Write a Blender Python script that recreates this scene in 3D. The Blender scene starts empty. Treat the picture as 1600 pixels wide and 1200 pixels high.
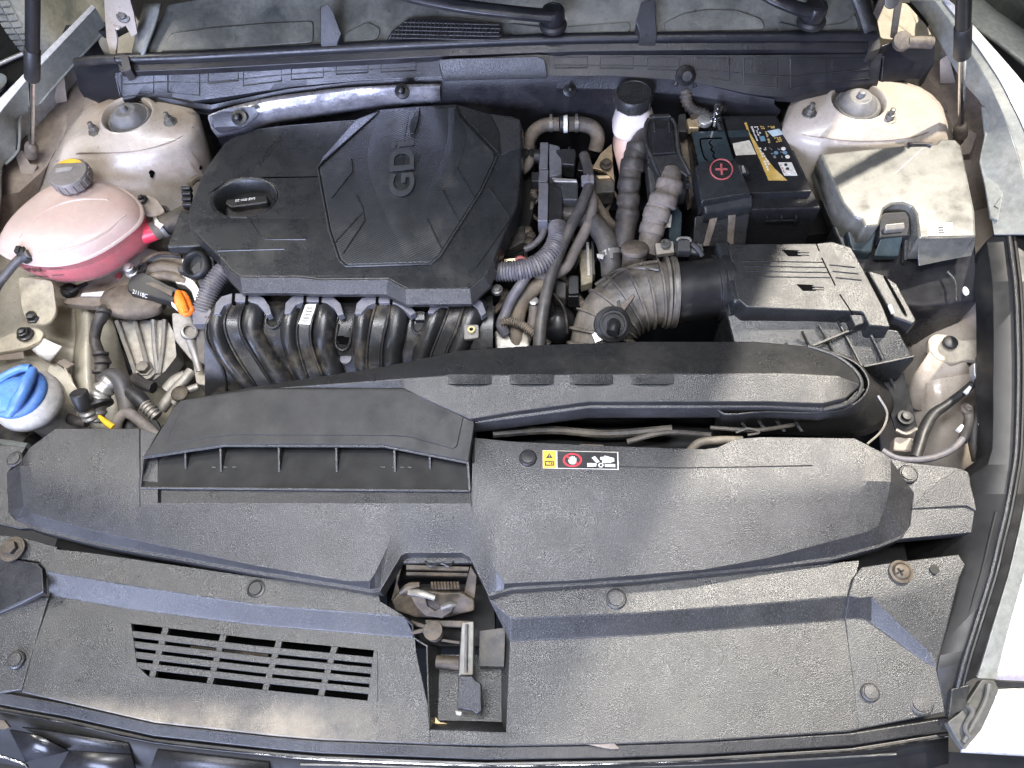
import bpy, bmesh, math, random
from mathutils import Vector, Matrix
from mathutils.geometry import tessellate_polygon
random.seed(7)
S = bpy.context.scene
COL = S.collection
# ------------------------------------------------------------------ camera
PITCH, TILT, ROLL, DIST, FPX = math.radians(62), math.radians(3), math.radians(1), 1.1, 1200.0
FW = Vector((-math.sin(TILT), math.cos(TILT)*math.cos(PITCH), -math.cos(TILT)*math.sin(PITCH)))
UP = Vector((0, 1, 0)) - FW*FW.y; UP.normalize()
RT = FW.cross(UP)
RT, UP = RT*math.cos(ROLL)+UP*math.sin(ROLL), UP*math.cos(ROLL)-RT*math.sin(ROLL)
CAM = Vector((0.045, 0, 0)) - FW*DIST
cd = bpy.data.cameras.new('camera'); co = bpy.data.objects.new('camera', cd); COL.objects.link(co)
cd.sensor_width = 36; cd.lens = 36*FPX/1600; cd.clip_start = .02; cd.clip_end = 100
m3 = Matrix((RT, UP, -FW)).transposed()
co.matrix_world = Matrix.Translation(CAM) @ m3.to_4x4()
S.camera = co
# ------------------------------------------------------------------ world, lamps, exposure
w = bpy.data.worlds.new('World'); S.world = w; w.use_nodes = True
bg = w.node_tree.nodes['Background']
bg.inputs[0].default_value = (.80, .86, 1.0, 1); bg.inputs[1].default_value = .035
def lamp(name, loc, target, power, color, sx, sy, spread=math.pi):
    l = bpy.data.lights.new(name, 'AREA'); l.shape = 'RECTANGLE'; l.size = sx; l.size_y = sy
    l.energy = power; l.color = color; l.spread = spread
    o = bpy.data.objects.new(name, l); COL.objects.link(o); o.location = loc
    d = Vector(target)-Vector(loc); o.rotation_euler = d.to_track_quat('-Z', 'Y').to_euler()
    return o
lamp('workshop_lamp_warm', (1.98, 1.58, 4.0), (.25, 0, 0), 600, (1, .925, .81), .15, .15)
lamp('ceiling_tube_cool', (-.25, -.62, 2.7), (-.2, -.3, 0), 64, (.94, .95, 1), 1.5, .2)
lamp('ceiling_tube_pair', (-.25, -.05, 2.7), (-.2, -.3, 0), 74, (.94, .95, 1), 1.5, .2)
lamp('front_fill_lamp', (-.2, -1.9, 2.5), (0, .2, 0), 22, (.92, .93, 1), 1.4, .4)  # unseen fill, added to light the engine region from the front
lamp('shop_door_daylight', (-1.5, -3.0, .75), (-.2, 0, 0), 330, (.60, .68, 1), 2.4, 1.7)
lamp('ceiling_tube_left', (-2.0, .6, 2.2), (-.4, .3, 0), 46, (1, .95, .86), .7, .4)
vs = S.view_settings; vs.view_transform = 'Standard'; vs.look = 'None'; vs.exposure = 0; vs.gamma = 1
S.cycles.max_bounces = 6
# ------------------------------------------------------------------ pixel + height -> place
def P(px, py, z=0.0):
    d = FW*FPX + RT*(px-800) + UP*(600-py)
    return CAM + d*((z-CAM.z)/d.z)
def W(p):
    return p if isinstance(p, Vector) else P(*p)
def catmull(pts, n=6, closed=False):
    pts = [Vector(p) for p in pts]; out = []; N = len(pts)
    rng = range(N) if closed else range(N-1)
    for i in rng:
        p0 = pts[(i-1) % N] if closed or i > 0 else pts[0]*2-pts[1]
        p1 = pts[i]; p2 = pts[(i+1) % N]
        p3 = pts[(i+2) % N] if closed or i+2 < N else p2*2-p1
        for k in range(n):
            t = k/n; t2 = t*t; t3 = t2*t
            out.append(.5*((2*p1)+(p2-p0)*t+(2*p0-5*p1+4*p2-p3)*t2+(3*p1-p0-3*p2+p3)*t3))
    if not closed: out.append(pts[-1].copy())
    return out
def fillet(pts, r, n=4):
    """round the corners of a closed outline; r in the units of pts"""
    pts = [Vector(p) for p in pts]; N = len(pts); out = []
    for i in range(N):
        a, b, c = pts[i-1], pts[i], pts[(i+1) % N]
        u, v = a-b, c-b; lu, lv = u.length, v.length
        if lu < 1e-6 or lv < 1e-6: out.append(b); continue
        d = min(r, lu*.45, lv*.45); p, q = b+u/lu*d, b+v/lv*d
        for k in range(n+1):
            t = k/n; out.append((1-t)**2*p+2*t*(1-t)*b+t*t*q)
    return out
def resample(pts, n):
    pts = [Vector(p) for p in pts]+[Vector(pts[0])]
    L = [0]
    for a, b in zip(pts, pts[1:]): L.append(L[-1]+(b-a).length)
    out = []; j = 0
    for k in range(n):
        s = L[-1]*k/n
        while L[j+1] < s: j += 1
        t = (s-L[j])/max(1e-9, L[j+1]-L[j]); out.append(pts[j].lerp(pts[j+1], t))
    return out
class B:
    """collects pieces of one mesh"""
    def __init__(s): s.v = []; s.f = []
    def add(s, vs_, fs):
        o = len(s.v); s.v += [Vector(v) for v in vs_]; s.f += [[i+o for i in f] for f in fs]; return s
    def prism(s, pts, h, draft=0.0, rnd=0, down=Vector((0, 0, -1)), n=4):
        if rnd: pts = [tuple(p) for p in fillet(pts, rnd, n)]
        t = [W(p) for p in pts]; c = sum(t, Vector())/len(t); N = len(t)
        b = []
        for p in t:
            d = (p-c); d.z = 0
            b.append(p+down*h+(d.normalized()*draft if d.length > 1e-6 else Vector()))
        return s.add(t+b, [list(range(N)), list(range(2*N-1, N-1, -1))]+[[i, i+N, (i+1) % N+N, (i+1) % N] for i in range(N)])
    def plate(s, outer, holes, h, rnd=0, draft=0.0):
        if rnd: outer = [tuple(p) for p in fillet(outer, rnd)]
        loops = [[W(p) for p in outer]]+[[W(p) for p in hh] for hh in holes]
        flat = [p for l in loops for p in l]; N = len(flat)
        tris = tessellate_polygon([[Vector((p.x, p.y, 0)) for p in l] for l in loops])
        c = sum(loops[0], Vector())/len(loops[0])
        bot = []
        for k, l in enumerate(loops):
            for p in l:
                d = p-c; d.z = 0; bot.append(p-Vector((0, 0, h))+(d.normalized()*draft if k == 0 else Vector()))
        fs = [list(t) for t in tris]+[[N+t[2], N+t[1], N+t[0]] for t in tris]; o = 0
        for l in loops:
            n = len(l); fs += [[o+i, N+o+i, N+o+(i+1) % n, o+(i+1) % n] for i in range(n)]; o += n
        return s.add(flat+bot, fs)
    def grid(s, rows, sm=0, smc=0):
        rows = [[W(p) for p in r] for r in rows]
        if sm: rows = [catmull(r, sm) for r in rows]
        if smc:
            cols = [catmull(c, smc) for c in zip(*rows)]; rows = [list(r) for r in zip(*cols)]
        n = len(rows[0]); vs_ = [p for r in rows for p in r]; fs = []
        for i in range(len(rows)-1):
            for j in range(n-1): fs.append([i*n+j, i*n+j+1, (i+1)*n+j+1, (i+1)*n+j])
        return s.add(vs_, fs)
    def ysheet(s, rows, step=40, hole=None):
        """rows: polylines (px,py,z) with growing px, or ('drop',dz) / ('off',dpy,dz) of the row above"""
        xs = set(); full = []
        for r in rows:
            if r[0] in ('drop', 'off'): full.append(r); continue
            full.append(r); xs |= {p[0] for p in r}
        lo, hi = min(xs), max(xs); k = lo
        while k < hi: xs.add(k); k += step
        xs = sorted(xs); X = [xs[0]]
        for x in xs[1:]:
            if x-X[-1] > .6: X.append(x)
        def ev(r, x):
            x = min(max(x, r[0][0]), r[-1][0])
            for a, b in zip(r, r[1:]):
                if x <= b[0]:
                    t = 0 if b[0] == a[0] else (x-a[0])/(b[0]-a[0])
                    return (x, a[1]+(b[1]-a[1])*t, a[2]+(b[2]-a[2])*t)
            return r[-1]
        W_ = []; last = None
        for r in full:
            if r[0] == 'drop': W_.append([p-Vector((0, 0, r[1])) for p in W_[-1]])
            elif r[0] == 'off':
                last = [(x, y+r[1], z+r[2]) for x, y, z in last]; W_.append([P(*p) for p in last])
            else:
                last = [ev(r, x) for x in X]; W_.append([P(*p) for p in last])
        n = len(X); vs_ = [p for r in W_ for p in r]; fs = []
        for i in range(len(W_)-1):
            for j in range(n-1):
                if hole and i == hole[0] and X[j] >= hole[1]-.1 and X[j+1] <= hole[2]+.1: continue
                fs.append([i*n+j, i*n+j+1, (i+1)*n+j+1, (i+1)*n+j])
        return s.add(vs_, fs)
    def loft(s, rings, cap0=True, cap1=True, n=0):
        rings = [[W(p) for p in r] for r in rings]
        if n: rings = [resample(r, n) for r in rings]
        N = len(rings[0]); vs_ = [p for r in rings for p in r]; fs = []
        for i in range(len(rings)-1):
            for j in range(N): fs.append([i*N+j, i*N+(j+1) % N, (i+1)*N+(j+1) % N, (i+1)*N+j])
        if cap0: fs.append(list(range(N))[::-1])
        if cap1: fs.append([(len(rings)-1)*N+j for j in range(N)])
        return s.add(vs_, fs)
    def lathe(s, base, prof, axis=(0, 0, 1), n=24, squash=1.0, ref=(1, 0, 0)):
        a = Vector(axis).normalized(); u = Vector(ref)-a*a.dot(Vector(ref))
        if u.length < 1e-3: u = Vector((0, 1, 0))-a*a.y
        u.normalize(); v = a.cross(u); b = W(base)
        rings = [[b+a*h+(u*math.cos(2*math.pi*k/n)+v*squash*math.sin(2*math.pi*k/n))*max(r, 1e-5) for k in range(n)] for r, h in prof]
        return s.loft(rings)
    def tube(s, pts, r, n=10, sm=5, corr=None, closed=False, flat=1.0, jit=0.0):
        w_ = [W(p) for p in pts]
        rr = r if isinstance(r, (list, tuple)) else [r]*len(w_)
        if sm:
            c = catmull(w_, sm, closed)
            R = []
            for i in range(len(w_)-1): R += [rr[i]+(rr[i+1]-rr[i])*k/sm for k in range(sm)]
            R.append(rr[-1])
            if closed: R = [rr[0]]*len(c)
        else: c = w_; R = rr
        if corr:
            pitch, amp = corr; L = [0]
            for a, b in zip(c, c[1:]): L.append(L[-1]+(b-a).length)
            M_ = max(8, int(L[-1]/pitch*4)); c2 = []; R2 = []; j = 0
            for k in range(M_+1):
                d = L[-1]*k/M_
                while j < len(L)-2 and L[j+1] < d: j += 1
                t = (d-L[j])/max(1e-9, L[j+1]-L[j]); c2.append(c[j].lerp(c[j+1], t))
                R2.append(R[j]+(R[j+1]-R[j])*t+(amp if k % 4 in (1, 2) else -amp))
            c, R = c2, R2
        if jit: R = [q*(1+random.uniform(-jit, jit)) for q in R]
        N = len(c); rings = []; up = None
        for i in range(N):
            if closed: t = c[(i+1) % N]-c[i-1]
            else: t = c[min(i+1, N-1)]-c[max(i-1, 0)]
            if t.length < 1e-9: t = Vector((0, 0, 1))
            t.normalize()
            if up is None: up = Vector((0, 0, 1)) if abs(t.z) < .9 else Vector((0, 1, 0))
            up = up-t*up.dot(t)
            if up.length < 1e-6: up = t.orthogonal()
            up.normalize(); sd = t.cross(up)
            rings.append([c[i]+(sd*math.cos(2*math.pi*k/n)+up*flat*math.sin(2*math.pi*k/n))*R[i] for k in range(n)])
        if closed:
            o = len(rings); return s.loft(rings+[rings[0]], False, False)
        return s.loft(rings)
    def box(s, c, sx, sy, sz, ex=(1, 0, 0), ey=(0, 1, 0)):
        c = W(c); ex = Vector(ex).normalized(); ey = Vector(ey); ey = (ey-ex*ex.dot(ey)).normalized(); ez = ex.cross(ey)
        q = [c+ex*sx*i/2+ey*sy*j/2+ez*sz*k/2 for k in (-1, 1) for j in (-1, 1) for i in (-1, 1)]
        return s.add(q, [[0, 2, 3, 1], [4, 5, 7, 6], [0, 1, 5, 4], [2, 6, 7, 3], [0, 4, 6, 2], [1, 3, 7, 5]])
    def slab(s, quad, th):
        """a flat thin polygon given thickness along its own normal"""
        q = [W(p) for p in quad]; n = (q[1]-q[0]).cross(q[2]-q[0]).normalized()
        if n.dot(CAM-q[0]) < 0: n = -n
        return s.prism(q, th, down=-n)
    def build(s, name, mat, parent=None, bevel=.0012, seg=2, ang=40, sub=0, solid=0, merge=True, flip=False):
        me = bpy.data.meshes.new(name); bm = bmesh.new()
        vv = [bm.verts.new(v) for v in s.v]
        for f in s.f:
            g = []
            for i in f:
                if vv[i] not in g: g.append(vv[i])
            if len(g) > 2:
                try: bm.faces.new(g)
                except ValueError: pass
        if merge: bmesh.ops.remove_doubles(bm, verts=bm.verts, dist=2e-5)
        bmesh.ops.recalc_face_normals(bm, faces=bm.faces)
        if solid:   # open sheet: make its outside look at the camera
            tot = sum((f.calc_area()*f.normal.dot((CAM-f.calc_center_median()).normalized()) for f in bm.faces))
            if tot < 0: bmesh.ops.reverse_faces(bm, faces=bm.faces)
        for f in bm.faces: f.smooth = True
        bm.to_mesh(me); bm.free()
        me.set_sharp_from_angle(angle=math.radians(ang))
        o = bpy.data.objects.new(name, me); COL.objects.link(o)
        if mat: me.materials.append(M(mat) if isinstance(mat, str) else mat)
        if sub:
            mo = o.modifiers.new('sub', 'SUBSURF'); mo.levels = mo.render_levels = sub
        if solid:
            mo = o.modifiers.new('solid', 'SOLIDIFY'); mo.thickness = solid; mo.offset = -1
        if bevel:
            mo = o.modifiers.new('bevel', 'BEVEL'); mo.width = bevel; mo.segments = seg; mo.limit_method = 'ANGLE'
            mo.angle_limit = math.radians(ang); mo.use_clamp_overlap = True; mo.harden_normals = True
        if parent is not None: adopt(o, parent)
        return o
from mathutils.bvhtree import BVHTree
_T = {}
def on(o, px, py, lift=0.0):
    """the point of a built surface seen at a pixel of the photograph, lifted off along its normal"""
    if o.name not in _T: _T[o.name] = BVHTree.FromPolygons([v.co for v in o.data.vertices], [p.vertices[:] for p in o.data.polygons])
    d = (FW*FPX+RT*(px-800)+UP*(600-py)).normalized(); h = _T[o.name].ray_cast(CAM, d)
    if h[0] is None: return P(px, py, 0)
    n = h[1] if h[1].dot(d) < 0 else -h[1]
    return h[0]+n*lift
def adopt(o, parent):
    o.parent = parent
    if parent.type == 'EMPTY': o.matrix_parent_inverse = Matrix.Translation(-parent.location)
def tag(o, label, cat, group=None):
    o['label'] = label; o['category'] = cat
    if group: o['group'] = group
    return o
def thing(name, label, cat, base, group=None):
    o = bpy.data.objects.new(name, None); COL.objects.link(o); o.location = W(base); o.empty_display_size = .02
    return tag(o, label, cat, group)
def dup(root, offset, label, rot=None):
    r = root.copy(); COL.objects.link(r); r.location = root.location+offset; r['label'] = label
    for ch in list(root.children):
        c = ch.copy(); COL.objects.link(c); c.parent = r; c.matrix_parent_inverse = ch.matrix_parent_inverse.copy()
        for g in list(ch.children):
            d = g.copy(); COL.objects.link(d); d.parent = c
    return r
def text(name, body, a, b, up, mat, parent=None, th=.0006, lift=.0008, tall=1.0, fit=True, bold=0.0):
    """lettering whose baseline runs from a to b, its tops towards up"""
    a, b, u = W(a), W(b), W(up)
    cu = bpy.data.curves.new(name, 'FONT'); cu.body = body; cu.extrude = .02; cu.offset = bold
    t = bpy.data.objects.new(name, cu); COL.objects.link(t)
    dg = bpy.context.evaluated_depsgraph_get(); me = bpy.data.meshes.new_from_object(t.evaluated_get(dg))
    bpy.data.objects.remove(t)
    xs = [v.co.x for v in me.vertices]; x0, x1 = min(xs), max(xs)
    ex = (b-a); L = ex.length; ex.normalize(); n = ex.cross(u-a).normalized(); ey = n.cross(ex)
    if n.dot(CAM-a) < 0: nn = -n
    else: nn = n
    k = L/(x1-x0)
    for v in me.vertices: v.co = a+ex*(v.co.x-x0)*k+ey*v.co.y*k*tall+nn*(lift+(th if v.co.z > 0 else 0))
    me.name = name; o = bpy.data.objects.new(name, me); COL.objects.link(o); me.materials.append(M(mat))
    if parent is not None: adopt(o, parent)
    return o
# ------------------------------------------------------------------ materials
_M = {}
def M(k): return _M[k]
def material(key, base, rough=.45, metal=0.0, dust=None, dust_amt=0.0, dust_scale=9, grain=0.0, gscale=900, spec=.5,
             var=.15, trans=0.0, sss=0.0, alpha=1.0, wave=None, sparkle=0.0, emit=None, coat=0.0, stain=None, stain_amt=0.0, stain_scale=5, grime=.30, edge=None, gdist=.0009, dots=0.0):
    m = bpy.data.materials.new(key); m.use_nodes = True; nt = m.node_tree; N = nt.nodes; L = nt.links
    b = N['Principled BSDF']; tc = N.new('ShaderNodeTexCoord'); co_ = tc.outputs['Object']
    def noise(scale, det=3, rgh=.55):
        n = N.new('ShaderNodeTexNoise'); n.inputs['Scale'].default_value = scale; n.inputs['Detail'].default_value = det
        n.inputs['Roughness'].default_value = rgh; L.new(co_, n.inputs['Vector']); return n.outputs['Fac']
    def ramp(sock, lo, hi, a=0.0, b_=1.0):
        r = N.new('ShaderNodeMapRange'); r.inputs[1].default_value = lo; r.inputs[2].default_value = hi
        r.inputs[3].default_value = a; r.inputs[4].default_value = b_; L.new(sock, r.inputs[0]); return r.outputs[0]
    def mix(fac, c1, c2):
        x = N.new('ShaderNodeMix'); x.data_type = 'RGBA'
        if isinstance(fac, float): x.inputs[0].default_value = fac
        else: L.new(fac, x.inputs[0])
        for i, c in ((6, c1), (7, c2)):
            if isinstance(c, tuple): x.inputs[i].default_value = (*c, 1)
            else: L.new(c, x.inputs[i])
        return x.outputs[2]
    col = mix(ramp(noise(23, 4), .3, .7), tuple(c*(1-var) for c in base), tuple(min(1, c*(1+var)) for c in base))
    rg = ramp(noise(31, 3), .3, .7, max(.02, rough-.08), min(1, rough+.08))
    if dust:
        f = ramp(noise(dust_scale, 6, .68), .62-.4*dust_amt, .80-.15*dust_amt, 0, min(1, dust_amt*1.3))
        col = mix(f, col, dust)
        ad = N.new('ShaderNodeMath'); ad.operation = 'MULTIPLY_ADD'; L.new(f, ad.inputs[0]); ad.inputs[1].default_value = .3; L.new(rg, ad.inputs[2])
        ad.use_clamp = True; rg = ad.outputs[0]
    if edge:
        sp = N.new('ShaderNodeSeparateXYZ'); L.new(co_, sp.inputs[0])
        ey_ = ramp(sp.outputs[1], edge[0], edge[1]); nn = ramp(noise(14, 6, .7), .30, .62)
        mm = N.new('ShaderNodeMath'); mm.operation = 'MULTIPLY'; L.new(ey_, mm.inputs[0]); L.new(nn, mm.inputs[1])
        ex_ = ramp(sp.outputs[0], -.05, -.25); m2 = N.new('ShaderNodeMath'); m2.operation = 'MULTIPLY'; L.new(mm.outputs[0], m2.inputs[0]); L.new(ex_, m2.inputs[1])
        col = mix(m2.outputs[0], col, (.24, .205, .15))
    if stain:
        col = mix(ramp(noise(stain_scale, 7, .7), .56, .72, 0, stain_amt), col, stain)
    if dots:
        col = mix(ramp(noise(330, 3, .6), .62, .70, 0, dots), col, (.10, .07, .045))
    if sparkle:
        col = mix(ramp(noise(gscale*1.1, 1, .5), .60, .72, 0, sparkle), col, tuple(min(1, c*3+.12) for c in base))  # bright dots in the base colour stand in for glints of the grain
    gm = N.new('ShaderNodeMix'); gm.data_type = 'RGBA'; gm.blend_type = 'MULTIPLY'; gm.inputs[0].default_value = 1
    L.new(col, gm.inputs[6]); gr = N.new('ShaderNodeCombineColor'); gv = ramp(noise(95, 8, .75), .33, .66, 1-grime, 1+grime*.35)
    for i_ in range(3): L.new(gv, gr.inputs[i_])
    L.new(gr.outputs[0], gm.inputs[7]); col = gm.outputs[2]
    L.new(col, b.inputs['Base Color']); L.new(rg, b.inputs['Roughness'])
    b.inputs['Metallic'].default_value = metal; b.inputs['Specular IOR Level'].default_value = spec
    b.inputs['Transmission Weight'].default_value = trans; b.inputs['Alpha'].default_value = alpha
    b.inputs['Coat Weight'].default_value = coat
    if sss:
        b.inputs['Subsurface Weight'].default_value = sss; b.inputs['Subsurface Radius'].default_value = (.02, .015, .012); b.inputs['Subsurface Scale'].default_value = 1
    hs = []
    if grain: hs.append((noise(gscale, 2, .5), grain, gdist))
    if wave:
        wv = N.new('ShaderNodeTexWave'); wv.wave_type = 'BANDS'; wv.bands_direction = 'X'; wv.inputs['Scale'].default_value = wave[0]
        mp = N.new('ShaderNodeMapping'); mp.inputs['Rotation'].default_value = (0, 0, wave[1]); L.new(co_, mp.inputs[0]); L.new(mp.outputs[0], wv.inputs[0])
        hs.append((wv.outputs['Fac'], wave[2], .0016))
    prev = None
    for h, st, di in hs:
        bp = N.new('ShaderNodeBump'); bp.inputs['Strength'].default_value = st; bp.inputs['Distance'].default_value = di
        L.new(h, bp.inputs['Height'])
        if prev: L.new(prev, bp.inputs['Normal'])
        prev = bp.outputs[0]
    if prev: L.new(prev, b.inputs['Normal'])
    if emit:
        b.inputs['Emission Color'].default_value = (*emit[0], 1); b.inputs['Emission Strength'].default_value = emit[1]
    _M[key] = m; return m
DUST = (.26, .22, .17)
material('cover', (.030, .030, .031), .31, grain=.62, gscale=820, dust=(.080, .079, .078), dust_amt=.28, dust_scale=6, sparkle=.45, grime=.12)
material('cover_low', (.032, .032, .031), .30, grain=.75, gscale=760, dust=(.115, .108, .094), dust_amt=.32, dust_scale=5, sparkle=.55, grime=.15, edge=(P(300, 1085, -.1).y, P(300, 1125, -.1).y))
material('duct_plastic', (.020, .020, .0205), .32, grain=.55, gscale=860, dust=(.075, .072, .066), dust_amt=.28, dust_scale=7, sparkle=.2)
material('engine_plastic', (.021, .0225, .0235), .28, grain=.45, gscale=800, dust=(.14, .13, .11), dust_amt=.22, dust_scale=8)
material('scoop', (.015, .015, .0155), .5, grain=.3, gscale=900, spec=.35, dust=(.06, .057, .05), dust_amt=.28, dust_scale=7)
material('engine_fluted', (.022, .024, .026), .40, wave=(86, math.radians(60), .3), dust=(.14, .13, .11), dust_amt=.22, dust_scale=12)
material('black_plastic', (.016, .016, .017), .36, grain=.15, gscale=500, dust=DUST, dust_amt=.18, dust_scale=14)
material('manifold', (.018, .018, .019), .33, grain=.25, gscale=500, dust=(.30, .25, .18), dust_amt=.26, dust_scale=26)
material('dusty_black', (.03, .03, .03), .5, grain=.3, gscale=500, dust=DUST, dust_amt=.5, dust_scale=16)
material('dusty_rubber', (.055, .048, .042), .6, grain=.4, gscale=300, dust=(.30, .24, .18), dust_amt=.6, dust_scale=18)
material('letter', (.055, .058, .06), .35, grain=.2)
material('rubber', (.018, .018, .019), .5, grain=.2, gscale=400, dust=(.16, .14, .12), dust_amt=.25, dust_scale=20)
material('hose', (.055, .052, .052), .48, grain=.2, gscale=400, dust=(.26, .22, .17), dust_amt=.4, dust_scale=20)
material('conduit', (.12, .115, .13), .5, dust=(.3, .26, .2), dust_amt=.35, dust_scale=25)
material('tape', (.15, .13, .115), .65, grain=.6, gscale=120, dust=(.36, .30, .24), dust_amt=.4, dust_scale=30)
material('dark_tape', (.04, .036, .034), .55, grain=.6, gscale=120, dust=(.2, .16, .12), dust_amt=.4, dust_scale=30)
material('body_paint', (.41, .36, .305), .33, dust=(.38, .30, .23), dust_amt=.40, dust_scale=7, stain=(.30, .21, .14), stain_amt=.55, stain_scale=8, var=.04, coat=.2, grime=.13, dots=.55)
material('body_cream', (.40, .365, .285), .36, dust=(.45, .38, .28), dust_amt=.28, dust_scale=8, stain=(.30, .24, .18), stain_amt=.55, stain_scale=11, var=.06, grime=.16, dots=.5)
material('body_dirty', (.25, .20, .155), .6, dust=(.22, .18, .14), dust_amt=.5, dust_scale=9, stain=(.14, .11, .09), stain_amt=.6, stain_scale=13)
material('fender_paint', (.46, .455, .445), .22, dust=(.5, .47, .42), dust_amt=.12, var=.03, coat=.5)
material('rail_grey', (.20, .21, .195), .4, dust=(.27, .255, .22), dust_amt=.4, dust_scale=9, var=.1, stain=(.08, .08, .08), stain_amt=.5, stain_scale=12)
material('alu', (.34, .32, .285), .52, metal=.6, dust=(.34, .28, .21), dust_amt=.45, dust_scale=22, grain=.25, gscale=260)
material('alu_clean', (.50, .485, .46), .42, metal=.75, dust=(.4, .34, .27), dust_amt=.2, dust_scale=30)
material('steel', (.17, .165, .15), .45, metal=.6, dust=(.28, .22, .16), dust_amt=.35, dust_scale=40)
material('chrome', (.62, .62, .64), .12, metal=1, var=.03)
material('rust_metal', (.055, .045, .036), .55, metal=.35, dust=(.22, .175, .12), dust_amt=.5, dust_scale=35, stain=(.05, .04, .035), stain_amt=.7, stain_scale=40, grain=.5, gscale=250)
material('foil', (.86, .84, .90), .30, metal=.8, var=.08, grain=.6, gscale=38, gdist=.005, dust=(.3, .28, .27), dust_amt=.15, dust_scale=14)
material('tank', (.56, .44, .385), .36, alpha=.80, dust=(.50, .42, .36), dust_amt=.3, dust_scale=10, stain=(.56, .30, .27), stain_amt=.16, stain_scale=7, var=.04, grime=.08, dots=.25)
material('tank_clear', (.56, .42, .37), .36, alpha=.30, dust=(.50, .42, .36), dust_amt=.25, dust_scale=12, var=.04, grime=.08)
material('tank_pink', (.50, .20, .18), .42, sss=.3, dust=(.52, .36, .32), dust_amt=.4, dust_scale=14, var=.1, grime=.05)
material('tank_blush', (.50, .30, .265), .42, sss=.3, dust=(.5, .38, .33), dust_amt=.35, dust_scale=12, var=.06, grime=.05)
material('coolant', (.62, .035, .07), .35, sss=.2, var=.2, dust=(.55, .22, .2), dust_amt=.3, dust_scale=18)
material('tank_tab', (.42, .37, .27), .45, sss=.25, dust=(.40, .33, .25), dust_amt=.4, dust_scale=15, var=.06)
material('white_tank', (.55, .53, .49), .45, sss=.3, dust=(.6, .55, .47), dust_amt=.25, var=.04)
material('brake_tank', (.74, .66, .62), .4, sss=.3, dust=(.55, .46, .40), dust_amt=.25, dust_scale=12, var=.05, grime=.06)
material('brake_low', (.66, .44, .34), .4, sss=.3, dust=(.45, .32, .25), dust_amt=.3, dust_scale=12, var=.05, grime=.1)
material('void', (.002, .002, .002), .9, spec=.05)  # near-black, paints the shade inside holes, slots and seams
material('seal_black', (.008, .008, .008), .5, dust=(.05, .05, .045), dust_amt=.25, dust_scale=14)
material('collar', (.15, .15, .17), .4, dust=(.2, .18, .16), dust_amt=.25, dust_scale=20)
material('pale_gold', (.62, .52, .26), .4, var=.1)
material('ice_reflection', (.50, .62, .70), .35, var=.1)  # pale blue of the reflection painted on the battery lid
material('blue', (.09, .22, .55), .45, dust=(.35, .42, .6), dust_amt=.3, dust_scale=18)
material('orange', (.90, .20, .015), .38, var=.08, dust=(.6, .3, .12), dust_amt=.15, dust_scale=30)
material('yellow', (.80, .50, .03), .45, var=.06)
material('label_yellow', (.75, .46, .05), .4, var=.04)
material('gold', (.58, .38, .09), .38, var=.1, dust=(.8, .66, .35), dust_amt=.4, dust_scale=30)
material('red', (.70, .03, .05), .4, var=.05)
material('dull_red', (.36, .08, .08), .5, var=.1)
material('white', (.80, .79, .76), .45, var=.04)
material('paper', (.72, .70, .64), .55, var=.06, dust=(.5, .45, .38), dust_amt=.25, dust_scale=40)
material('print', (.02, .02, .02), .5)
material('grey_print', (.30, .29, .28), .5)
material('sky_blue', (.16, .28, .38), .35, var=.1)
material('cowl', (.09, .092, .08), .32, grain=.3, gscale=300, dust=(.27, .265, .215), dust_amt=.5, dust_scale=11, stain=(.04, .045, .042), stain_amt=.7, stain_scale=20)
material('cowl_black', (.014, .014, .017), .36, grain=.35, gscale=350, dust=(.09, .085, .085), dust_amt=.25, dust_scale=10)
material('fuse_lid', (.11, .108, .095), .24, dust=(.185, .18, .15), dust_amt=.65, dust_scale=6, var=.1, coat=.6, stain=(.17, .165, .14), stain_amt=.5, stain_scale=8)
material('battery', (.018, .018, .02), .30, dust=(.12, .11, .1), dust_amt=.2, dust_scale=12)
material('battery_gloss', (.035, .05, .06), .16, dust=(.12, .13, .13), dust_amt=.2, dust_scale=12, coat=.4)  # glossy black with a blue reflection mixed into the base colour
material('mount_rubber', (.11, .09, .07), .65, grain=.5, gscale=200, dust=(.30, .24, .17), dust_amt=.55, dust_scale=22)
material('deep', (.005, .005, .005), .7, dust=(.03, .026, .02), dust_amt=.3, dust_scale=15)  # near-black base carries the shade of gaps and recesses
material('floor_dark', (.012, .012, .012), .5, dust=(.025, .025, .022), dust_amt=.4, dust_scale=3)
material('tyre', (.10, .105, .095), .7, dust=(.30, .29, .24), dust_amt=.6, dust_scale=6)
material('lamp_glass', (.42, .37, .36), .08, var=.1, coat=.8, dust=(.45, .28, .28), dust_amt=.3, dust_scale=6)
material('gold_metal', (.62, .48, .30), .4, metal=.7, var=.1)
material('elbow', (.045, .042, .040), .42, grain=.3, gscale=300, dust=(.30, .26, .21), dust_amt=.62, dust_scale=13)
material('cap_grey', (.17, .155, .145), .5, dust=(.27, .24, .21), dust_amt=.4, dust_scale=20)
material('film', (.07, .07, .065), .6, dust=(.15, .145, .125), dust_amt=.4, dust_scale=25, grain=.6, gscale=60)
material('mount_cone', (.13, .13, .135), .5, dust=(.26, .24, .21), dust_amt=.5, dust_scale=20)
material('glass_dark', (.03, .04, .038), .06, coat=.6)
# ------------------------------------------------------------------ setting
g = B().grid([[Vector((-6, -6, -.80)), Vector((6, -6, -.80))], [Vector((-6, 7, -.80)), Vector((6, 7, -.80))]]).build('ground', 'floor_dark', bevel=0)
g['kind'] = 'structure'
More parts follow.
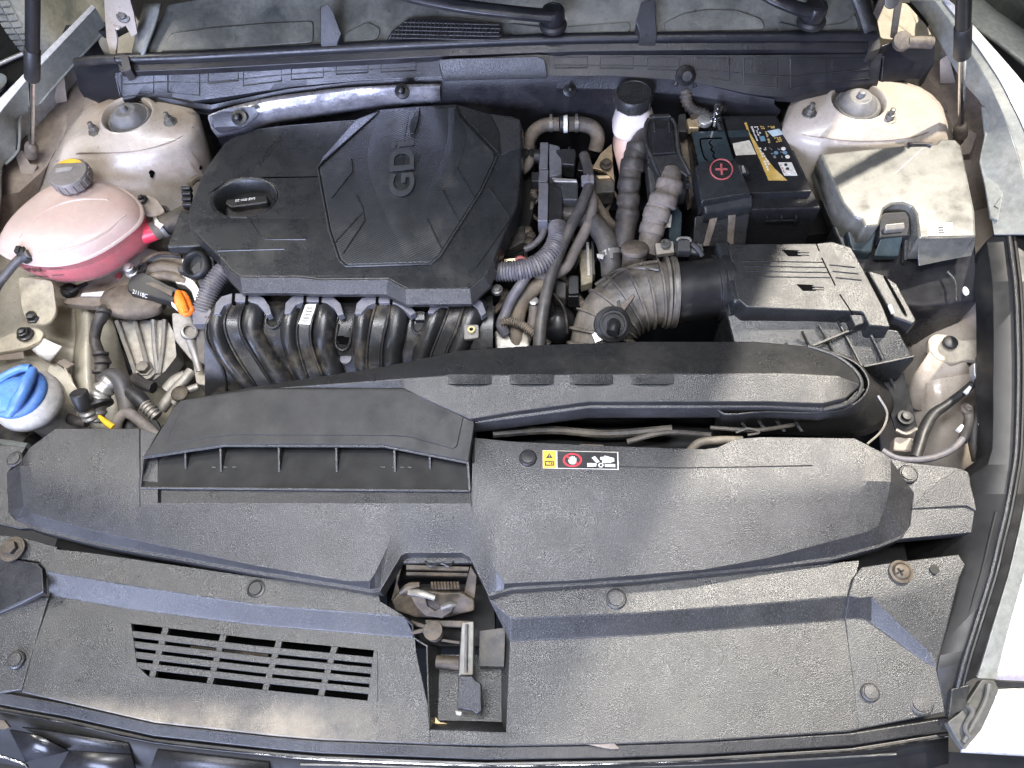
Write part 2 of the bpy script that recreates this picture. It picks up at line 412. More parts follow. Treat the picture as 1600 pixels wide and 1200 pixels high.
# ------------------------------------------------------------------ car body around the bay
body = thing('white_car', 'white car whose dusty engine bay fills the picture', 'car', (760, 600, -.6))
B().box(Vector((0, .12, -.40)), 1.5, 1.15, .02).build('bay_floor', 'deep', body, bevel=0)
B().box(Vector((0, .66, -.14)), 1.5, .02, .5).build('bulkhead', 'deep', body, bevel=0)
def tower(cx, cy, top, shoulder, bottom, cz=.082):
    c = P(cx, cy, cz); n = 44
    hole = []
    t_ = [W(p) for p in top]; o = sum(t_, Vector())/len(t_)
    def ring(poly, rad=None):
        """cast the outline round the tower centre so that every ring shares its directions"""
        out = []
        w_ = catmull([W(p) for p in poly], 5, True)
        for k in range(n):
            a = 2*math.pi*k/n; best = None
            for p in w_:
                d = p-c; e = abs((math.atan2(d.y, d.x)-a+math.pi) % (2*math.pi)-math.pi)
                if best is None or e < best[0]: best = (e, p)
            out.append(best[1])
        return out
    def circ(r, dz): return [c+Vector((r*math.cos(2*math.pi*k/n), r*math.sin(2*math.pi*k/n), dz)) for k in range(n)]
    b = B(); b.loft([circ(.040, -.03), circ(.040, .001), circ(.0425, .004), circ(.046, .003), circ(.050, -.003), ring(top), ring(shoulder), ring(bottom)], False, False)
    return b.build('strut_tower', 'body_paint', body, bevel=0, ang=62), c
tl, CL = tower(200, 181,
    [(104, 226, .074), (140, 186, .076), (175, 163, .078), (245, 160, .078), (290, 176, .076), (300, 190, .075), (286, 214, .073), (240, 229, .072), (170, 235, .072), (120, 234, .073)],
    [(94, 240, .060), (130, 182, .066), (168, 156, .068), (250, 153, .068), (300, 170, .066), (313, 188, .062), (302, 224, .058), (246, 247, .055), (170, 252, .055), (112, 252, .057)],
    [(40, 320, -.07), (85, 205, -.02), (150, 165, .0), (255, 160, .0), (318, 190, -.02), (336, 260, -.06), (330, 350, -.10), (250, 430, -.12), (150, 440, -.12), (72, 400, -.10)])
tr, CR = tower(1341, 160,
    [(1236, 186, .074), (1258, 152, .076), (1300, 130, .078), (1350, 124, .079), (1415, 136, .078), (1458, 165, .075), (1466, 196, .072), (1430, 213, .071), (1340, 219, .072), (1264, 210, .073)],
    [(1222, 205, .058), (1245, 146, .066), (1295, 123, .068), (1350, 118, .069), (1425, 131, .066), (1468, 160, .062), (1478, 205, .056), (1440, 228, .054), (1340, 236, .054), (1250, 226, .056)],
    [(1232, 330, -.09), (1212, 210, -.02), (1240, 150, .0), (1340, 118, .02), (1440, 135, .0), (1490, 190, -.02), (1500, 260, -.06), (1480, 340, -.10), (1390, 380, -.12), (1290, 380, -.12)])
for o_, ln in ((tl, [(88, 252), (120, 240), (160, 239), (205, 237), (245, 229), (280, 216), (302, 198)]), (tr, [(1232, 205), (1270, 213), (1330, 220), (1390, 219), (1440, 211), (1468, 196)])):
    B().tube([on(o_, x, y, -.0004) for x, y in ln], .0012, n=6, sm=4).build('seam_line', 'body_dirty', body, bevel=0)
for x, y, r in ((237, 270, .0045), (237, 275, .003), (313, 262, .0035), (318, 272, .0025), (1250, 250, .003)):
    o_ = tl if x < 800 else tr; q_ = on(o_, x, y, .0004); B().lathe(q_, [(r, 0), (r, .0006)], axis=(CAM-q_), n=12).build('hole', 'void', body, bevel=0)
# side aprons below and before the towers
B().ysheet([[(-60, 250, .0), (60, 250, -.02), (120, 250, -.06)], [(-60, 330, -.02), (30, 335, -.07), (120, 340, -.10), (330, 350, -.12)],
            [(-60, 420, -.05), (20, 430, -.07), (60, 440, -.09), (130, 450, -.12), (170, 455, -.10), (330, 460, -.20)],
            [(-60, 500, -.07), (30, 505, -.08), (70, 515, -.11), (115, 520, -.14), (140, 520, -.105), (185, 530, -.16), (215, 520, -.25), (340, 520, -.26)],
            [(-60, 560, -.10), (40, 570, -.10), (75, 575, -.12), (110, 590, -.15), (150, 590, -.12), (200, 600, -.16), (240, 600, -.24), (340, 600, -.28)],
            [(-60, 630, -.13), (40, 640, -.14), (110, 650, -.17), (180, 655, -.17), (230, 660, -.22), (340, 660, -.28)],
            [(-60, 720, -.16), (110, 730, -.20), (340, 740, -.28)]], 18).build('inner_apron', 'body_cream', body, bevel=0, sub=1, solid=.003, ang=70)
B().ysheet([[(1300, 350, -.14), (1400, 350, -.10), (1480, 340, -.06), (1560, 320, -.02)], [(1300, 470, -.24), (1400, 470, -.16), (1470, 470, -.10), (1570, 470, -.03)],
            [(1380, 545, -.24), (1425, 540, -.16), (1460, 540, -.12), (1580, 540, -.06)], [(1370, 590, -.26), (1410, 600, -.17), (1450, 600, -.10), (1500, 600, -.10), (1590, 600, -.10)],
            [(1370, 660, -.26), (1420, 660, -.18), (1470, 660, -.14), (1520, 640, -.14), (1600, 640, -.12)], [(1380, 745, -.28), (1440, 745, -.22), (1500, 745, -.18), (1600, 745, -.14)]], 16).build('inner_apron', 'body_paint', body, bevel=0, sub=1, solid=.003, ang=70)
# dusty ledges between towers and fenders
B().ysheet([[(96, 128, .03), (135, 120, .04), (165, 130, .03)], [(55, 180, .02), (110, 170, .025), (150, 150, .03)], [(20, 240, .01), (70, 235, .01), (105, 200, .025)],
            [(-20, 310, 0), (30, 300, 0), (72, 262, .0)], [(-50, 380, -.02), (0, 360, -.02), (52, 330, -.06)]], 14).build('fender_ledge', 'body_dirty', body, bevel=.001, solid=.004)
B().ysheet([[(1405, 92, .04), (1460, 95, .04), (1500, 100, .05)], [(1440, 125, .035), (1480, 128, .035), (1535, 140, .05)], [(1468, 165, .02), (1500, 170, .02), (1560, 175, .04)],
            [(1482, 215, -.0), (1520, 220, .0), (1560, 230, .03)], [(1490, 290, -.05), (1530, 300, -.04), (1570, 300, .0)], [(1500, 380, -.10), (1540, 380, -.08), (1580, 380, -.04)]], 12).build('fender_ledge', 'body_dirty', body, bevel=.001, solid=.004)
B().prism([(150, 118, .055), (158, 150, .05), (152, 172, .05), (132, 176, .045), (128, 165, .045), (138, 140, .05)], .03, rnd=5).build('ledge_rib', 'body_dirty', body)
B().prism([(1412, 122, .05), (1440, 112, .05), (1478, 150, .04), (1482, 175, .035), (1460, 160, .05), (1420, 135, .055)], .03, rnd=6).build('ledge_rib', 'body_dirty', body)
B().prism([(88, 122, .075), (99, 116, .075), (104, 156, .03), (84, 160, .03)], .004).build('fender_post', 'body_paint', body)
B().prism([(1470, 92, .085), (1482, 84, .085), (1494, 128, .04), (1470, 128, .04)], .004).build('fender_post', 'body_paint', body)
# left and right fender upper edges
a = [(168, 44, .105), (116, 100, .09), (70, 152, .075), (58, 166, .07), (30, 184, .065), (26, 205, .06), (24, 240, .04), (4, 262, .03), (0, 330, .02), (-30, 380, .0)]
b_ = [(150, 13, .14), (92, 74, .13), (46, 122, .12), (32, 138, .115), (10, 165, .11), (-6, 185, .105), (-22, 205, .10), (-36, 232, .09), (-52, 280, .08), (-80, 330, .07)]
c_ = [(145, 8, .142), (84, 70, .134), (36, 119, .124), (20, 136, .119), (-4, 160, .113), (-20, 178, .108), (-36, 200, .10), (-60, 225, .09), (-80, 270, .08), (-110, 320, .07)]
B().grid([a, b_], sm=3, smc=2).build('fender_flange', 'rail_grey', body, bevel=.001, solid=.004)
B().grid([b_, c_, [Vector(W(p))+Vector((-.03, 0, -.02)) for p in c_], [Vector(W(p))+Vector((-.05, 0, -.16)) for p in c_]]).build('fender', 'fender_paint', body, bevel=.002, solid=.002)
B().tube([(p[0]+5, p[1]-6, p[2]+.002) for p in a[:8]], .0022, n=6, sm=2).build('flange_crease', 'rail_grey', body, bevel=0)
i_ = [(1420, 0, .11), (1452, 40, .105), (1501, 124, .095), (1534, 165, .085), (1538, 210, .08), (1530, 252, .07), (1540, 290, .06), (1553, 366, .05)]
k_ = [(1459, 0, .14), (1492, 44, .135), (1538, 117, .125), (1560, 162, .118), (1574, 195, .11), (1588, 235, .10), (1602, 285, .09), (1626, 366, .075)]
l_ = [(1474, 0, .145), (1506, 44, .14), (1556, 117, .13), (1580, 162, .122), (1596, 195, .115), (1612, 235, .105), (1628, 285, .095), (1656, 366, .08)]
o_ = [(1482, 0, .150), (1522, 44, .145), (1586, 117, .135), (1612, 152, .128), (1640, 185, .12), (1665, 225, .11), (1690, 275, .10), (1720, 356, .085)]
B().grid([i_, k_], sm=4, smc=2).build('fender_flange', 'rail_grey', body, bevel=.001, solid=.004)
B().grid([k_, l_], sm=4).build('fender_seam', 'rail_grey', body, bevel=.001, solid=.002)
B().grid([l_, o_, [W(p)+Vector((.05, 0, -.16)) for p in o_]], sm=4).build('fender', 'fender_paint', body, bevel=.002, solid=.002)
# the left fender goes on forward beyond the picture edge
f0 = [(-82, 330, .066), (-86, 440, .04), (-84, 560, .02), (-80, 700, -.01), (-74, 820, -.035), (-72, 950, -.06), (-70, 1080, -.095)]
B().grid([[(x+22, y, z-.06) for x, y, z in f0], [(x+6, y, z-.006) for x, y, z in f0], f0, [(x-40, y, z-.004) for x, y, z in f0], [W((x-90, y, z-.05)) for x, y, z in f0], [W((x-90, y, z-.05))+Vector((-.03, 0, -.3)) for x, y, z in f0]], sm=3).build('fender', 'fender_paint', body, bevel=.002, solid=.003)
B().tube([(x+8, y, z+.002) for x, y, z in f0], .006, n=10, sm=4).build('fender_seal_bead', 'seal_black', body, bevel=0)
# gusset plates low on the right flange
B().prism([(1534, 165, .088), (1560, 176, .10), (1590, 240, .09), (1600, 290, .08), (1568, 300, .07), (1560, 345, .06), (1548, 340, .055), (1540, 290, .062), (1531, 252, .072), (1539, 210, .082)], .004).build('fender_gusset', 'rail_grey', body)
gs = body.children[-1] if 0 else [o_ for o_ in body.children if o_.name.startswith('fender_gusset')][0]
B().prism([on(gs, x, y, .0006) for x, y in ((1553, 322), (1562, 310), (1572, 300), (1586, 295), (1593, 299), (1590, 310), (1580, 316), (1568, 318), (1560, 326))], .0005).build('drain_hole', 'void', body, bevel=0)
# ------------------------------------------------------------------ strut mounts
for c, studs, lb in ((CL, ((150, 207), (267, 192)), 'dark rubber strut mount with two nuts in the strut tower beside the coolant tank'),
                     (CR, ((1264, 178), (1388, 187)), 'dark rubber strut mount with two nuts in the strut tower behind the fuse box')):
    t = thing('strut_mount', lb, 'strut mount', c-Vector((0, 0, .012)), 'strut mounts')
    B().lathe(c-Vector((0, 0, .02)), [(.034, 0), (.0365, .010), (.0365, .015), (.033, .018), (.031, .0175), (.026, .024), (.018, .032), (.016, .033), (.013, .032), (.006, .033), (.0055, .041), (.003, .042)], n=28).build('dome', 'mount_cone', t, bevel=0, ang=50)
    for s in studs:
        q = P(*s, .075)
        B().lathe(q, [(.012, -.002), (.012, .003), (.0075, .0035), (.007, .012), (.0042, .0125), (.0042, .021), (.002, .022)], n=8).build('nut', 'steel', t, bevel=.0004)
# ------------------------------------------------------------------ hinges, struts
h1 = B().slab([(162, -10, .22), (200, -12, .22), (208, 18, .20), (214, 52, .17), (206, 58, .16), (196, 40, .17), (184, 46, .16), (176, 35, .17), (164, 14, .20)], .004).build('hood_hinge', 'body_paint', body)
B().slab([(163, 15, .18), (176, 34, .17), (182, 60, .15), (180, 90, .12), (173, 90, .12), (166, 60, .14)], .004).build('lower_arm', 'body_paint', h1)
B().tube([(184, 30, .175), (188, 36, .17), (184, 44, .165), (178, 40, .168)], .003, n=6).build('rim', 'body_paint', h1, bevel=0)
B().lathe((194, 24, .188), [(.012, 0), (.012, .004), (.007, .005), (.006, .009)], axis=(0, -.7, .7), n=18).build('pivot', 'steel', h1)
h2 = B().slab([(1400, -8, .21), (1412, -8, .21), (1401, 60, .12), (1391, 60, .12)], .006).build('hood_hinge', 'steel', body)
B().slab([(1378, -10, .20), (1390, -10, .20), (1370, 36, .15), (1358, 34, .15)], .005).build('upper_arm', 'rust_metal', h2)
B().lathe((1392, 2, .20), [(.011, 0), (.011, .004), (.006, .005)], axis=(0, -.7, .7), n=16).build('pivot', 'steel', h2)
for (bx, by, mx, my, tx, ty), lb in (((49, 236, 50, 124, 52, -60), 'black gas strut standing on the fender ledge beside the tyre'), ((1501, 205, 1503, 88, 1507, -60), 'black gas strut standing on the fender ledge behind the fuse box')):
    t = thing('gas_strut', lb, 'gas strut', (bx, by, .02), 'gas struts')
    p0, p1 = P(bx, by, .03), P(tx, ty, .36); ax = (p1-p0).normalized()
    # find where the strut passes the collar pixel
    def along(px, py):
        best = min(range(400), key=lambda k: abs((lambda q: (600-(q-CAM).dot(UP)/(q-CAM).dot(FW)*FPX)-py)(p0.lerp(p1, k/400))))
        return p0.lerp(p1, best/400)
    q = along(mx, my); r_ = along(mx, my-46); L1 = (q-p0).length; L2 = (r_-p0).length; LT = (p1-p0).length
    B().lathe(p0, [(.0048, .01), (.0048, L1+.01)], axis=ax, n=16).build('rod', 'chrome', t, bevel=0)
    B().lathe(p0, [(.0095, L1), (.0112, L1+.003), (.0112, L2), (.0098, L2+.002)], axis=ax, n=20).build('collar', 'rubber', t, bevel=.0005)
    B().lathe(p0, [(.0098, L2), (.0098, LT)], axis=ax, n=20).build('cylinder', 'black_plastic', t, bevel=0)
    B().lathe(p0, [(.006, -.016), (.0105, -.012), (.0105, .012), (.008, .018), (.005, .020)], axis=ax, n=16).build('ball_socket', 'dusty_rubber', t, bevel=.0006)
    s = 1 if bx < 800 else -1
    B().slab([(bx-s*26, by+4, .03), (bx-s*14, by-2, .03), (bx-s*2, by+20, .012), (bx+s*10, by+22, .01), (bx+s*2, by+38, .0), (bx-s*16, by+36, .004)], .004).build('bracket', 'body_dirty', t)
# ------------------------------------------------------------------ radiator cover (upper front panel)
rc = thing('radiator_cover', 'wide dark grey grained plastic cover across the front of the bay', 'cover panel', (735, 830, -.06))
b = B()
r0 = [(31, 724, -.012), (46, 700, -.006), (87, 670, -.003), (220, 670, -.003), (246, 678, -.003), (252, 700, -.016), (736, 700, -.016), (742, 684, -.004), (800, 690, -.002), (950, 697, -.001), (1100, 702, 0), (1122, 699, 0), (1150, 686, 0), (1190, 683, 0), (1335, 685, 0), (1380, 708, -.004), (1392, 718, -.006)]
r1 = [(31, 728, -.004), (180, 733, 0), (205, 711, 0), (217, 711, -.002), (220, 786, -.006), (736, 787, -.006), (738, 724, 0), (757, 724, 0), (777, 744, 0), (1000, 748, .001), (1392, 752, -.001)]
r2 = [(37, 790, -.022), (50, 802, -.024), (120, 823, -.024), (240, 850, -.024), (400, 884, -.024), (540, 908, -.024), (578, 908, -.024), (586, 896, -.024), (611, 843, -.020), (625, 833, -.020), (737, 834, -.020), (750, 843, -.020), (775, 892, -.024), (788, 912, -.025), (900, 907, -.025), (1100, 890, -.025), (1200, 872, -.025), (1355, 831, -.023), (1372, 822, -.022), (1384, 790, -.014)]
r3 = [(25, 812, -.046), (55, 823, -.046), (150, 847, -.046), (400, 892, -.044), (540, 914, -.042), (580, 921, -.040), (594, 919, -.036), (627, 863, -.030), (635, 859, -.030), (722, 859, -.030), (734, 866, -.030), (764, 927, -.038), (800, 917, -.04), (1000, 904, -.043), (1200, 883, -.046), (1300, 870, -.047), (1375, 850, -.047), (1409, 836, -.046), (1420, 820, -.045), (1426, 772, -.040)]
r1b = [(34, 760, -.012), (180, 792, -.0078), (240, 793, -.0076), (718, 793, -.0076), (777, 791, -.0066), (1000, 790, -.006), (1388, 772, -.007)]
b.ysheet([[(x, y, z-.03) for x, y, z in r0], r0, r1, r1b, r2, r3, ('off', 5, -.001), ('drop', .03)], 30)
b.grid([[(31, 726, -.006), (37, 790, -.022), (50, 802, -.024)], [(11, 738, -.04), (14, 800, -.045), (25, 812, -.046)]])
b.grid([[(1392, 718, -.006), (1392, 752, -.001), (1384, 790, -.014)], [(1408, 744, -.038), (1426, 768, -.040), (1426, 772, -.040)]])
b.build('panel', 'cover', rc, bevel=.0025, seg=3, ang=20)
B().prism([(-60, 690, -.036), (40, 698, -.036), (26, 722, -.037), (11, 738, -.04), (14, 800, -.045), (25, 812, -.046), (55, 825, -.047), (30, 826, -.047), (-60, 806, -.046)], .012).build('end_tab', 'cover', rc, bevel=.0015)
B().plate([(1380, 708, -.036), (1392, 716, -.036), (1415, 722, -.036), (1497, 731, -.034), (1514, 737, -.034), (1532, 800, -.038), (1525, 831, -.044), (1407, 842, -.046), (1421, 820, -.045), (1427, 770, -.040), (1408, 744, -.038)], [], .02).build('end_tab', 'cover', rc, bevel=.002)
B().grid([[(1452, 762, -.030), (1497, 733, -.032), (1512, 740, -.032)], [(1424, 795, -.040), (1511, 790, -.034), (1528, 800, -.036)]]).build('tab_facet', 'cover', rc, bevel=.001, solid=.002)
def clip(px, py, z, parent, r=.013, mat='cover', name='push_clip', ax=(0, 0, 1)):
    return B().lathe((px, py, z), [(r, -.001), (r, .0022), (r*.86, .0036), (r*.82, .0036), (r*.80, .0028), (r*.74, .0028), (r*.70, .0046), (r*.1, .0052)], axis=ax, n=22).build(name, mat, parent, bevel=0, ang=30)
clip(1418, 741, -.035, rc)
clip(825, 716, .0, rc, .012, 'black_plastic')
clip(24, 718, -.036, rc, .012)
B().tube([(940, 728, .0008), (1060, 731, .0008), (1270, 727, .0008)], .0007, n=5, sm=3).build('scuff_line', 'print', rc, bevel=0)
# warning label
wl = thing('warning_label', 'black and yellow fan warning label with red no-touch ring on the front cover', 'label', (905, 717, .002))
def q(u, v):   # inside the sticker: u 0..1600, v 0..571 of its enlarged view
    return (840+u*.0875, 690+v*.0875, .0012)
def flat(name, pts, mat, lift=.0006, par=wl): return B().prism([(p[0], p[1], p[2]+lift) for p in pts], .0005).build(name, mat, par, bevel=0)
flat('backing', [q(90, 155), q(1440, 185), q(1450, 500), q(95, 475)], 'paper', .0002)
flat('black_field', [q(350, 168), q(1418, 196), q(1425, 486), q(355, 468)], 'black_plastic', .0007)
flat('yellow_field', [q(95, 162), q(322, 168), q(325, 470), q(98, 470)], 'label_yellow', .0007)
flat('triangle', [q(210, 205), q(270, 292), q(148, 292)], 'print', .0012)
flat('exclamation', [q(206, 232), q(216, 232), q(214, 276), q(208, 276)], 'label_yellow', .0017)
b = B()
for (x0, y0, x1, y1) in ((128, 352, 146, 420), (274, 352, 292, 420), (128, 410, 292, 428), (140, 345, 205, 360), (215, 345, 280, 360), (204, 350, 214, 390), (238, 370, 258, 400)):
    b.prism([(*q(x0, y0)[:2], .0024), (*q(x1, y0)[:2], .0024), (*q(x1, y1)[:2], .0024), (*q(x0, y1)[:2], .0024)], .0005)
b.build('book_mark', 'print', wl, bevel=0)
def ringplate(cx, cy, rx, ry, k, z, n=32):
    o = [(*q(cx+rx*math.cos(t*2*math.pi/n), cy+ry*math.sin(t*2*math.pi/n))[:2], z) for t in range(n)]
    i = [(*q(cx+rx*k*math.cos(t*2*math.pi/n), cy+ry*k*math.sin(t*2*math.pi/n))[:2], z) for t in range(n)]
    return B().plate(o, [i], .0005)
ringplate(622, 328, 170, 122, .80, .0024).build('red_ring', 'red', wl, bevel=0)
B().prism([(*q(x, y)[:2], .0024) for x, y in ((500, 262), (522, 246), (745, 396), (724, 412))], .0005).build('red_bar', 'red', wl, bevel=0)
hand = [(545, 330), (552, 315), (572, 335), (576, 275), (592, 270), (602, 310), (608, 256), (626, 253), (634, 308), (644, 262), (662, 266), (664, 318), (676, 285), (692, 292), (690, 360), (664, 400), (600, 402), (566, 380)]
B().prism([(*q(x, y)[:2], .0030) for x, y in hand], .0005).build('hand_mark', 'white', wl, bevel=0)
for nm, pp in (('fan_blade', [(885, 382), (1050, 388), (1048, 440), (890, 446)]), ('fan_blade', [(1200, 402), (1385, 402), (1385, 452), (1205, 448)]), ('fan_blade', [(966, 285), (1025, 262), (1110, 360), (1050, 378)]),
               ('cut_hand', [(1116, 300), (1120, 278), (1180, 270), (1200, 250), (1365, 295), (1370, 350), (1300, 375), (1240, 372), (1180, 385), (1150, 365), (1160, 330), (1120, 318)])):
    B().prism([(*q(x, y)[:2], .0025) for x, y in pp], .0005).build(nm, 'white', wl, bevel=0)
ringplate(1130, 420, 52, 44, .55, .0026, 6).build('fan_hub', 'white', wl, bevel=0)
# ------------------------------------------------------------------ lower front panel with vent and latch slot
lp = thing('grille_top_panel', 'dusty grey lower front panel with slotted vent and latch recess', 'cover panel', (735, 1050, -.14))
zf, zl = -.060, -.092
L0 = [(66, 856, zf), (140, 864, zf), (400, 902, zf), (590, 926, zf), (594, 940, zf)]
L1 = [(72, 893, zf), (200, 915, zf), (400, 945, zf), (590, 960, zf), (632, 963, zf)]
L2 = [(78, 930, zl), (200, 951, zl), (400, 976, zl), (600, 993, zl), (648, 996, zl)]
V0 = [(68, 950, zl), (203, 974, zl), (400, 998, zl), (585, 1016, zl), (650, 1020, zl)]
V1 = [(50, 1025, zl-.004), (203, 1054, zl-.004), (400, 1077, zl-.004), (585, 1096, zl-.004), (668, 1102, zl-.004)]
L3 = [(34, 1082, zl-.010), (100, 1097, zl-.010), (240, 1129, zl-.010), (420, 1149, zl-.010), (500, 1156, zl-.010), (672, 1163, zl-.010)]
b = B(); b.ysheet([L0, L1, L2, V0, V1, L3, ('drop', .02)], 25, hole=(3, 203, 585))
# right half
R0 = [(762, 930, zf), (800, 918, zf), (1000, 907, zf), (1200, 890, zf), (1342, 876, zf)]
R1 = [(764, 936, zf), (798, 966, zf), (1000, 958, zf), (1200, 943, zf), (1332, 931, zf)]
R2 = [(797, 1002, zl), (1000, 992, zl), (1200, 977, zl), (1324, 967, zl)]
R3 = [(790, 1166, zl-.012), (960, 1163, zl-.012), (1100, 1158, zl-.012), (1330, 1143, zl-.012), (1342, 1140, zl-.012)]
b.ysheet([R0, R1, R2, R3, ('drop', .02)], 40)
b.ysheet([[(660, 1140, zl-.010), (800, 1145, zl-.010)], [(660, 1163, zl-.011), (800, 1166, zl-.012)], ('drop', .02)])
b.build('panel', 'cover_low', lp, bevel=.0022, seg=3, ang=20)
# latch slot walls
B().grid([[(632, 963, zf), (646, 975, zf-.01), (648, 996, zl), (668, 1008, zl-.002), (672, 1140, zl-.010)], [(640, 965, zf-.06), (652, 978, zf-.06), (655, 1000, zl-.05), (690, 1012, zl-.05), (692, 1132, zl-.05)]]).build('slot_wall', 'cover_low', lp, bevel=.001, solid=.003)
B().grid([[(798, 966, zf), (797, 1002, zl), (792, 1143, zl-.010)], [(786, 985, zf-.05), (782, 1010, zl-.05), (778, 1134, zl-.05)]]).build('slot_wall', 'cover_low', lp, bevel=.001, solid=.003)
B().prism([(676, 1022, -.135), (790, 1022, -.135), (790, 1134, -.125), (676, 1134, -.125)], .01).build('slot_floor', 'cover_low', lp)
B().grid([[(664, 1141, zl-.010), (796, 1146, zl-.010)], [(684, 1118, zl-.045), (784, 1120, zl-.045)]]).build('slot_wall', 'duct_plastic', lp, bevel=0, solid=.003)
B().prism([(677, 1116, -.119), (686, 1128, -.118), (700, 1131, -.118), (678, 1133, -.118)], .002).build('rust_flake', 'gold', lp, bevel=0)
# vent: slats and bars
def lerp_row(t, x):
    def ev(r):
        for a_, b2 in zip(r, r[1:]):
            if x <= b2[0]: k = (x-a_[0])/(b2[0]-a_[0]); return a_[1]+(b2[1]-a_[1])*k, a_[2]+(b2[2]-a_[2])*k
        return r[-1][1:]
    y0, z0 = ev(V0); y1, z1 = ev(V1); return (x, y0+(y1-y0)*t, z0+(z1-z0)*t)
n = 5
for k in range(1, n):
    t0, t1 = k/n-.065, k/n+.065
    B().prism([lerp_row(t0, x) for x in (203, 300, 400, 500, 586)]+[lerp_row(t1, x) for x in (586, 500, 400, 300, 203)], .008).build('slat', 'cover_low', lp, bevel=.0007)
for i in range(5):
    def bx(t, e): return 262+i*87-22*t+e+ (0 if i else -3)
    B().prism([(lambda p: (p[0], p[1], p[2]-.0015))(lerp_row(t, min(585, max(203, bx(t, e))))) for t, e in ((0, -5), (0, 5), (1, 5), (1, -5))], .007).build('bar', 'cover_low', lp, bevel=.0007)
B().prism([(x, y, z+.0008) for x, y, z in (lerp_row(0, 196), lerp_row(0, 205), lerp_row(.8, 214), lerp_row(1, 232), lerp_row(1, 196))], .007).build('vent_edge', 'cover_low', lp, bevel=.0005)
B().prism([(x, y, z+.0008) for x, y, z in (lerp_row(0, 584), lerp_row(0, 590), lerp_row(1, 590), lerp_row(1, 574))], .007).build('vent_edge', 'cover_low', lp, bevel=.0005)
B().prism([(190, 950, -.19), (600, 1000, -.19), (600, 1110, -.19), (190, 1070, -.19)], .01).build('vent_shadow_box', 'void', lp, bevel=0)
B().tube([(300, 1012, -.14), (360, 1016, -.14), (420, 1022, -.15)], .006, n=8).build('duct_bit', 'rust_metal', lp, bevel=0)
# clips on the flange
c1 = B().lathe((400, 920, zf), [(.0125, 0), (.0125, .0015), (.010, .0022), (.0095, .001), (.0085, .001), (.008, .003), (.002, .003)], n=20).build('push_clip', 'black_plastic', lp, bevel=0)
clip(963, 936, zf, lp, .0135)
# ------------------------------------------------------------------ corner covers
cc = thing('corner_cover', 'grey plastic corner cover with screw and clips beside the headlight', 'cover panel', (1405, 1010, -.12))
p_ = dict(a=(1334, 902, -.052), b=(1346, 886, -.05), c=(1400, 878, -.05), d=(1498, 866, -.046), e=(1509, 882, -.046), f=(1500, 902, -.048), g=(1342, 934, -.052), h=(1326, 930, -.055),
          i=(1320, 966, -.09), j=(1348, 966, -.09), k=(1362, 972, -.09), l=(1445, 1034, -.088), m=(1464, 1042, -.08), n=(1478, 1113, -.098), o=(1342, 1140, -.104), p=(1362, 932, -.056), q=(1372, 944, -.06), r=(1452, 1018, -.078))
ks = list(p_); ix = {k: i for i, k in enumerate(ks)}
B().add([W(p_[k]) for k in ks], [[ix[c] for c in s] for s in ('abcdefpgh', 'hgji', 'gpkj', 'pqk', 'qrlk', 'fmrqp', 'rml', 'ijklmno')]).build('panel', 'cover_low', cc, bevel=.002, ang=14, solid=.004)
B().lathe((1407, 894, -.050), [(.015, 0), (.015, .003), (.012, .004), (.011, .003), (.009, .006), (.004, .007)], n=20).build('screw', 'rust_metal', cc, bevel=0)
b = B(); c0 = P(1407, 893, -.0425); b.box(c0, .010, .002, .002, (1, .4, 0), (-.4, 1, 0)); b.box(c0, .002, .010, .002, (1, .4, 0), (-.4, 1, 0)); b.build('screw_cross', 'deep', cc, bevel=0)
B().lathe((1460, 890, -.047), [(.006, 0), (.006, .0012)], n=14).build('hole', 'deep', cc, bevel=0)
clip(1359, 1082, -.098, cc, .0115)
clip(1438, 1098, -.098, cc, .0155)
cl = thing('corner_cover', 'dark plastic corner cover with bolt at the left end of the front panel', 'cover panel', (20, 1000, -.12))
B().prism([(-60, 866, -.058), (16, 872, -.058), (58, 880, -.058), (66, 888, -.058), (68, 925, -.062), (30, 945, -.075), (-60, 985, -.09)], .01).build('upper_step', 'duct_plastic', cl, bevel=.002)
B().prism([(-60, 985, -.09), (28, 945, -.084), (50, 930, -.084), (76, 932, -.086), (34, 1078, -.102), (-60, 1092, -.104)], .01).build('panel', 'cover_low', cl, bevel=.002)
clip(26, 1031, -.095, cl, .012)
B().lathe((20, 858, -.052), [(.016, 0), (.016, .002), (.010, .003), (.010, .010), (.002, .0105)], n=6).build('bolt', 'rust_metal', cl, bevel=.0006)
B().lathe((20, 858, -.053), [(.018, 0), (.018, .0025)], n=24).build('washer', 'rust_metal', cl, bevel=.0004)
# flange strip to the left of the flange, below the radiator cover
B().prism([(-60, 830, -.057), (30, 838, -.057), (90, 854, -.060), (74, 892, -.060), (60, 878, -.060), (-60, 862, -.060)], .012).build('flange', 'cover_low', cl, bevel=.0015)
# ------------------------------------------------------------------ bumper top: strips in front of the panel
bt = thing('grille_trim', 'dark grille trim strip with bright lip along the front edge', 'trim strip', (735, 1180, -.16))
T0 = [(-60, 1070, -.108), (0, 1082, -.108), (100, 1100, -.108), (240, 1131, -.108), (420, 1151, -.108), (500, 1158, -.108), (760, 1168, -.110), (960, 1165, -.110), (1100, 1160, -.110), (1330, 1146, -.110), (1482, 1122, -.108)]
def offr(r, d, z): return [(x, y+d, z) for x, y, _ in r]
b = B(); b.ysheet([offr(T0, -4, -.114), T0, offr(T0, 19, -.113), ('drop', .012)], 60); b.build('upper_strip', 'duct_plastic', bt, bevel=.0015, ang=20)
b = B(); b.ysheet([offr(T0, 20, -.126), offr(T0, 23, -.121), offr(T0, 29, -.121), offr(T0, 31, -.130), ('drop', .01)], 60); b.build('lower_strip', 'black_plastic', bt, bevel=.001, ang=20)
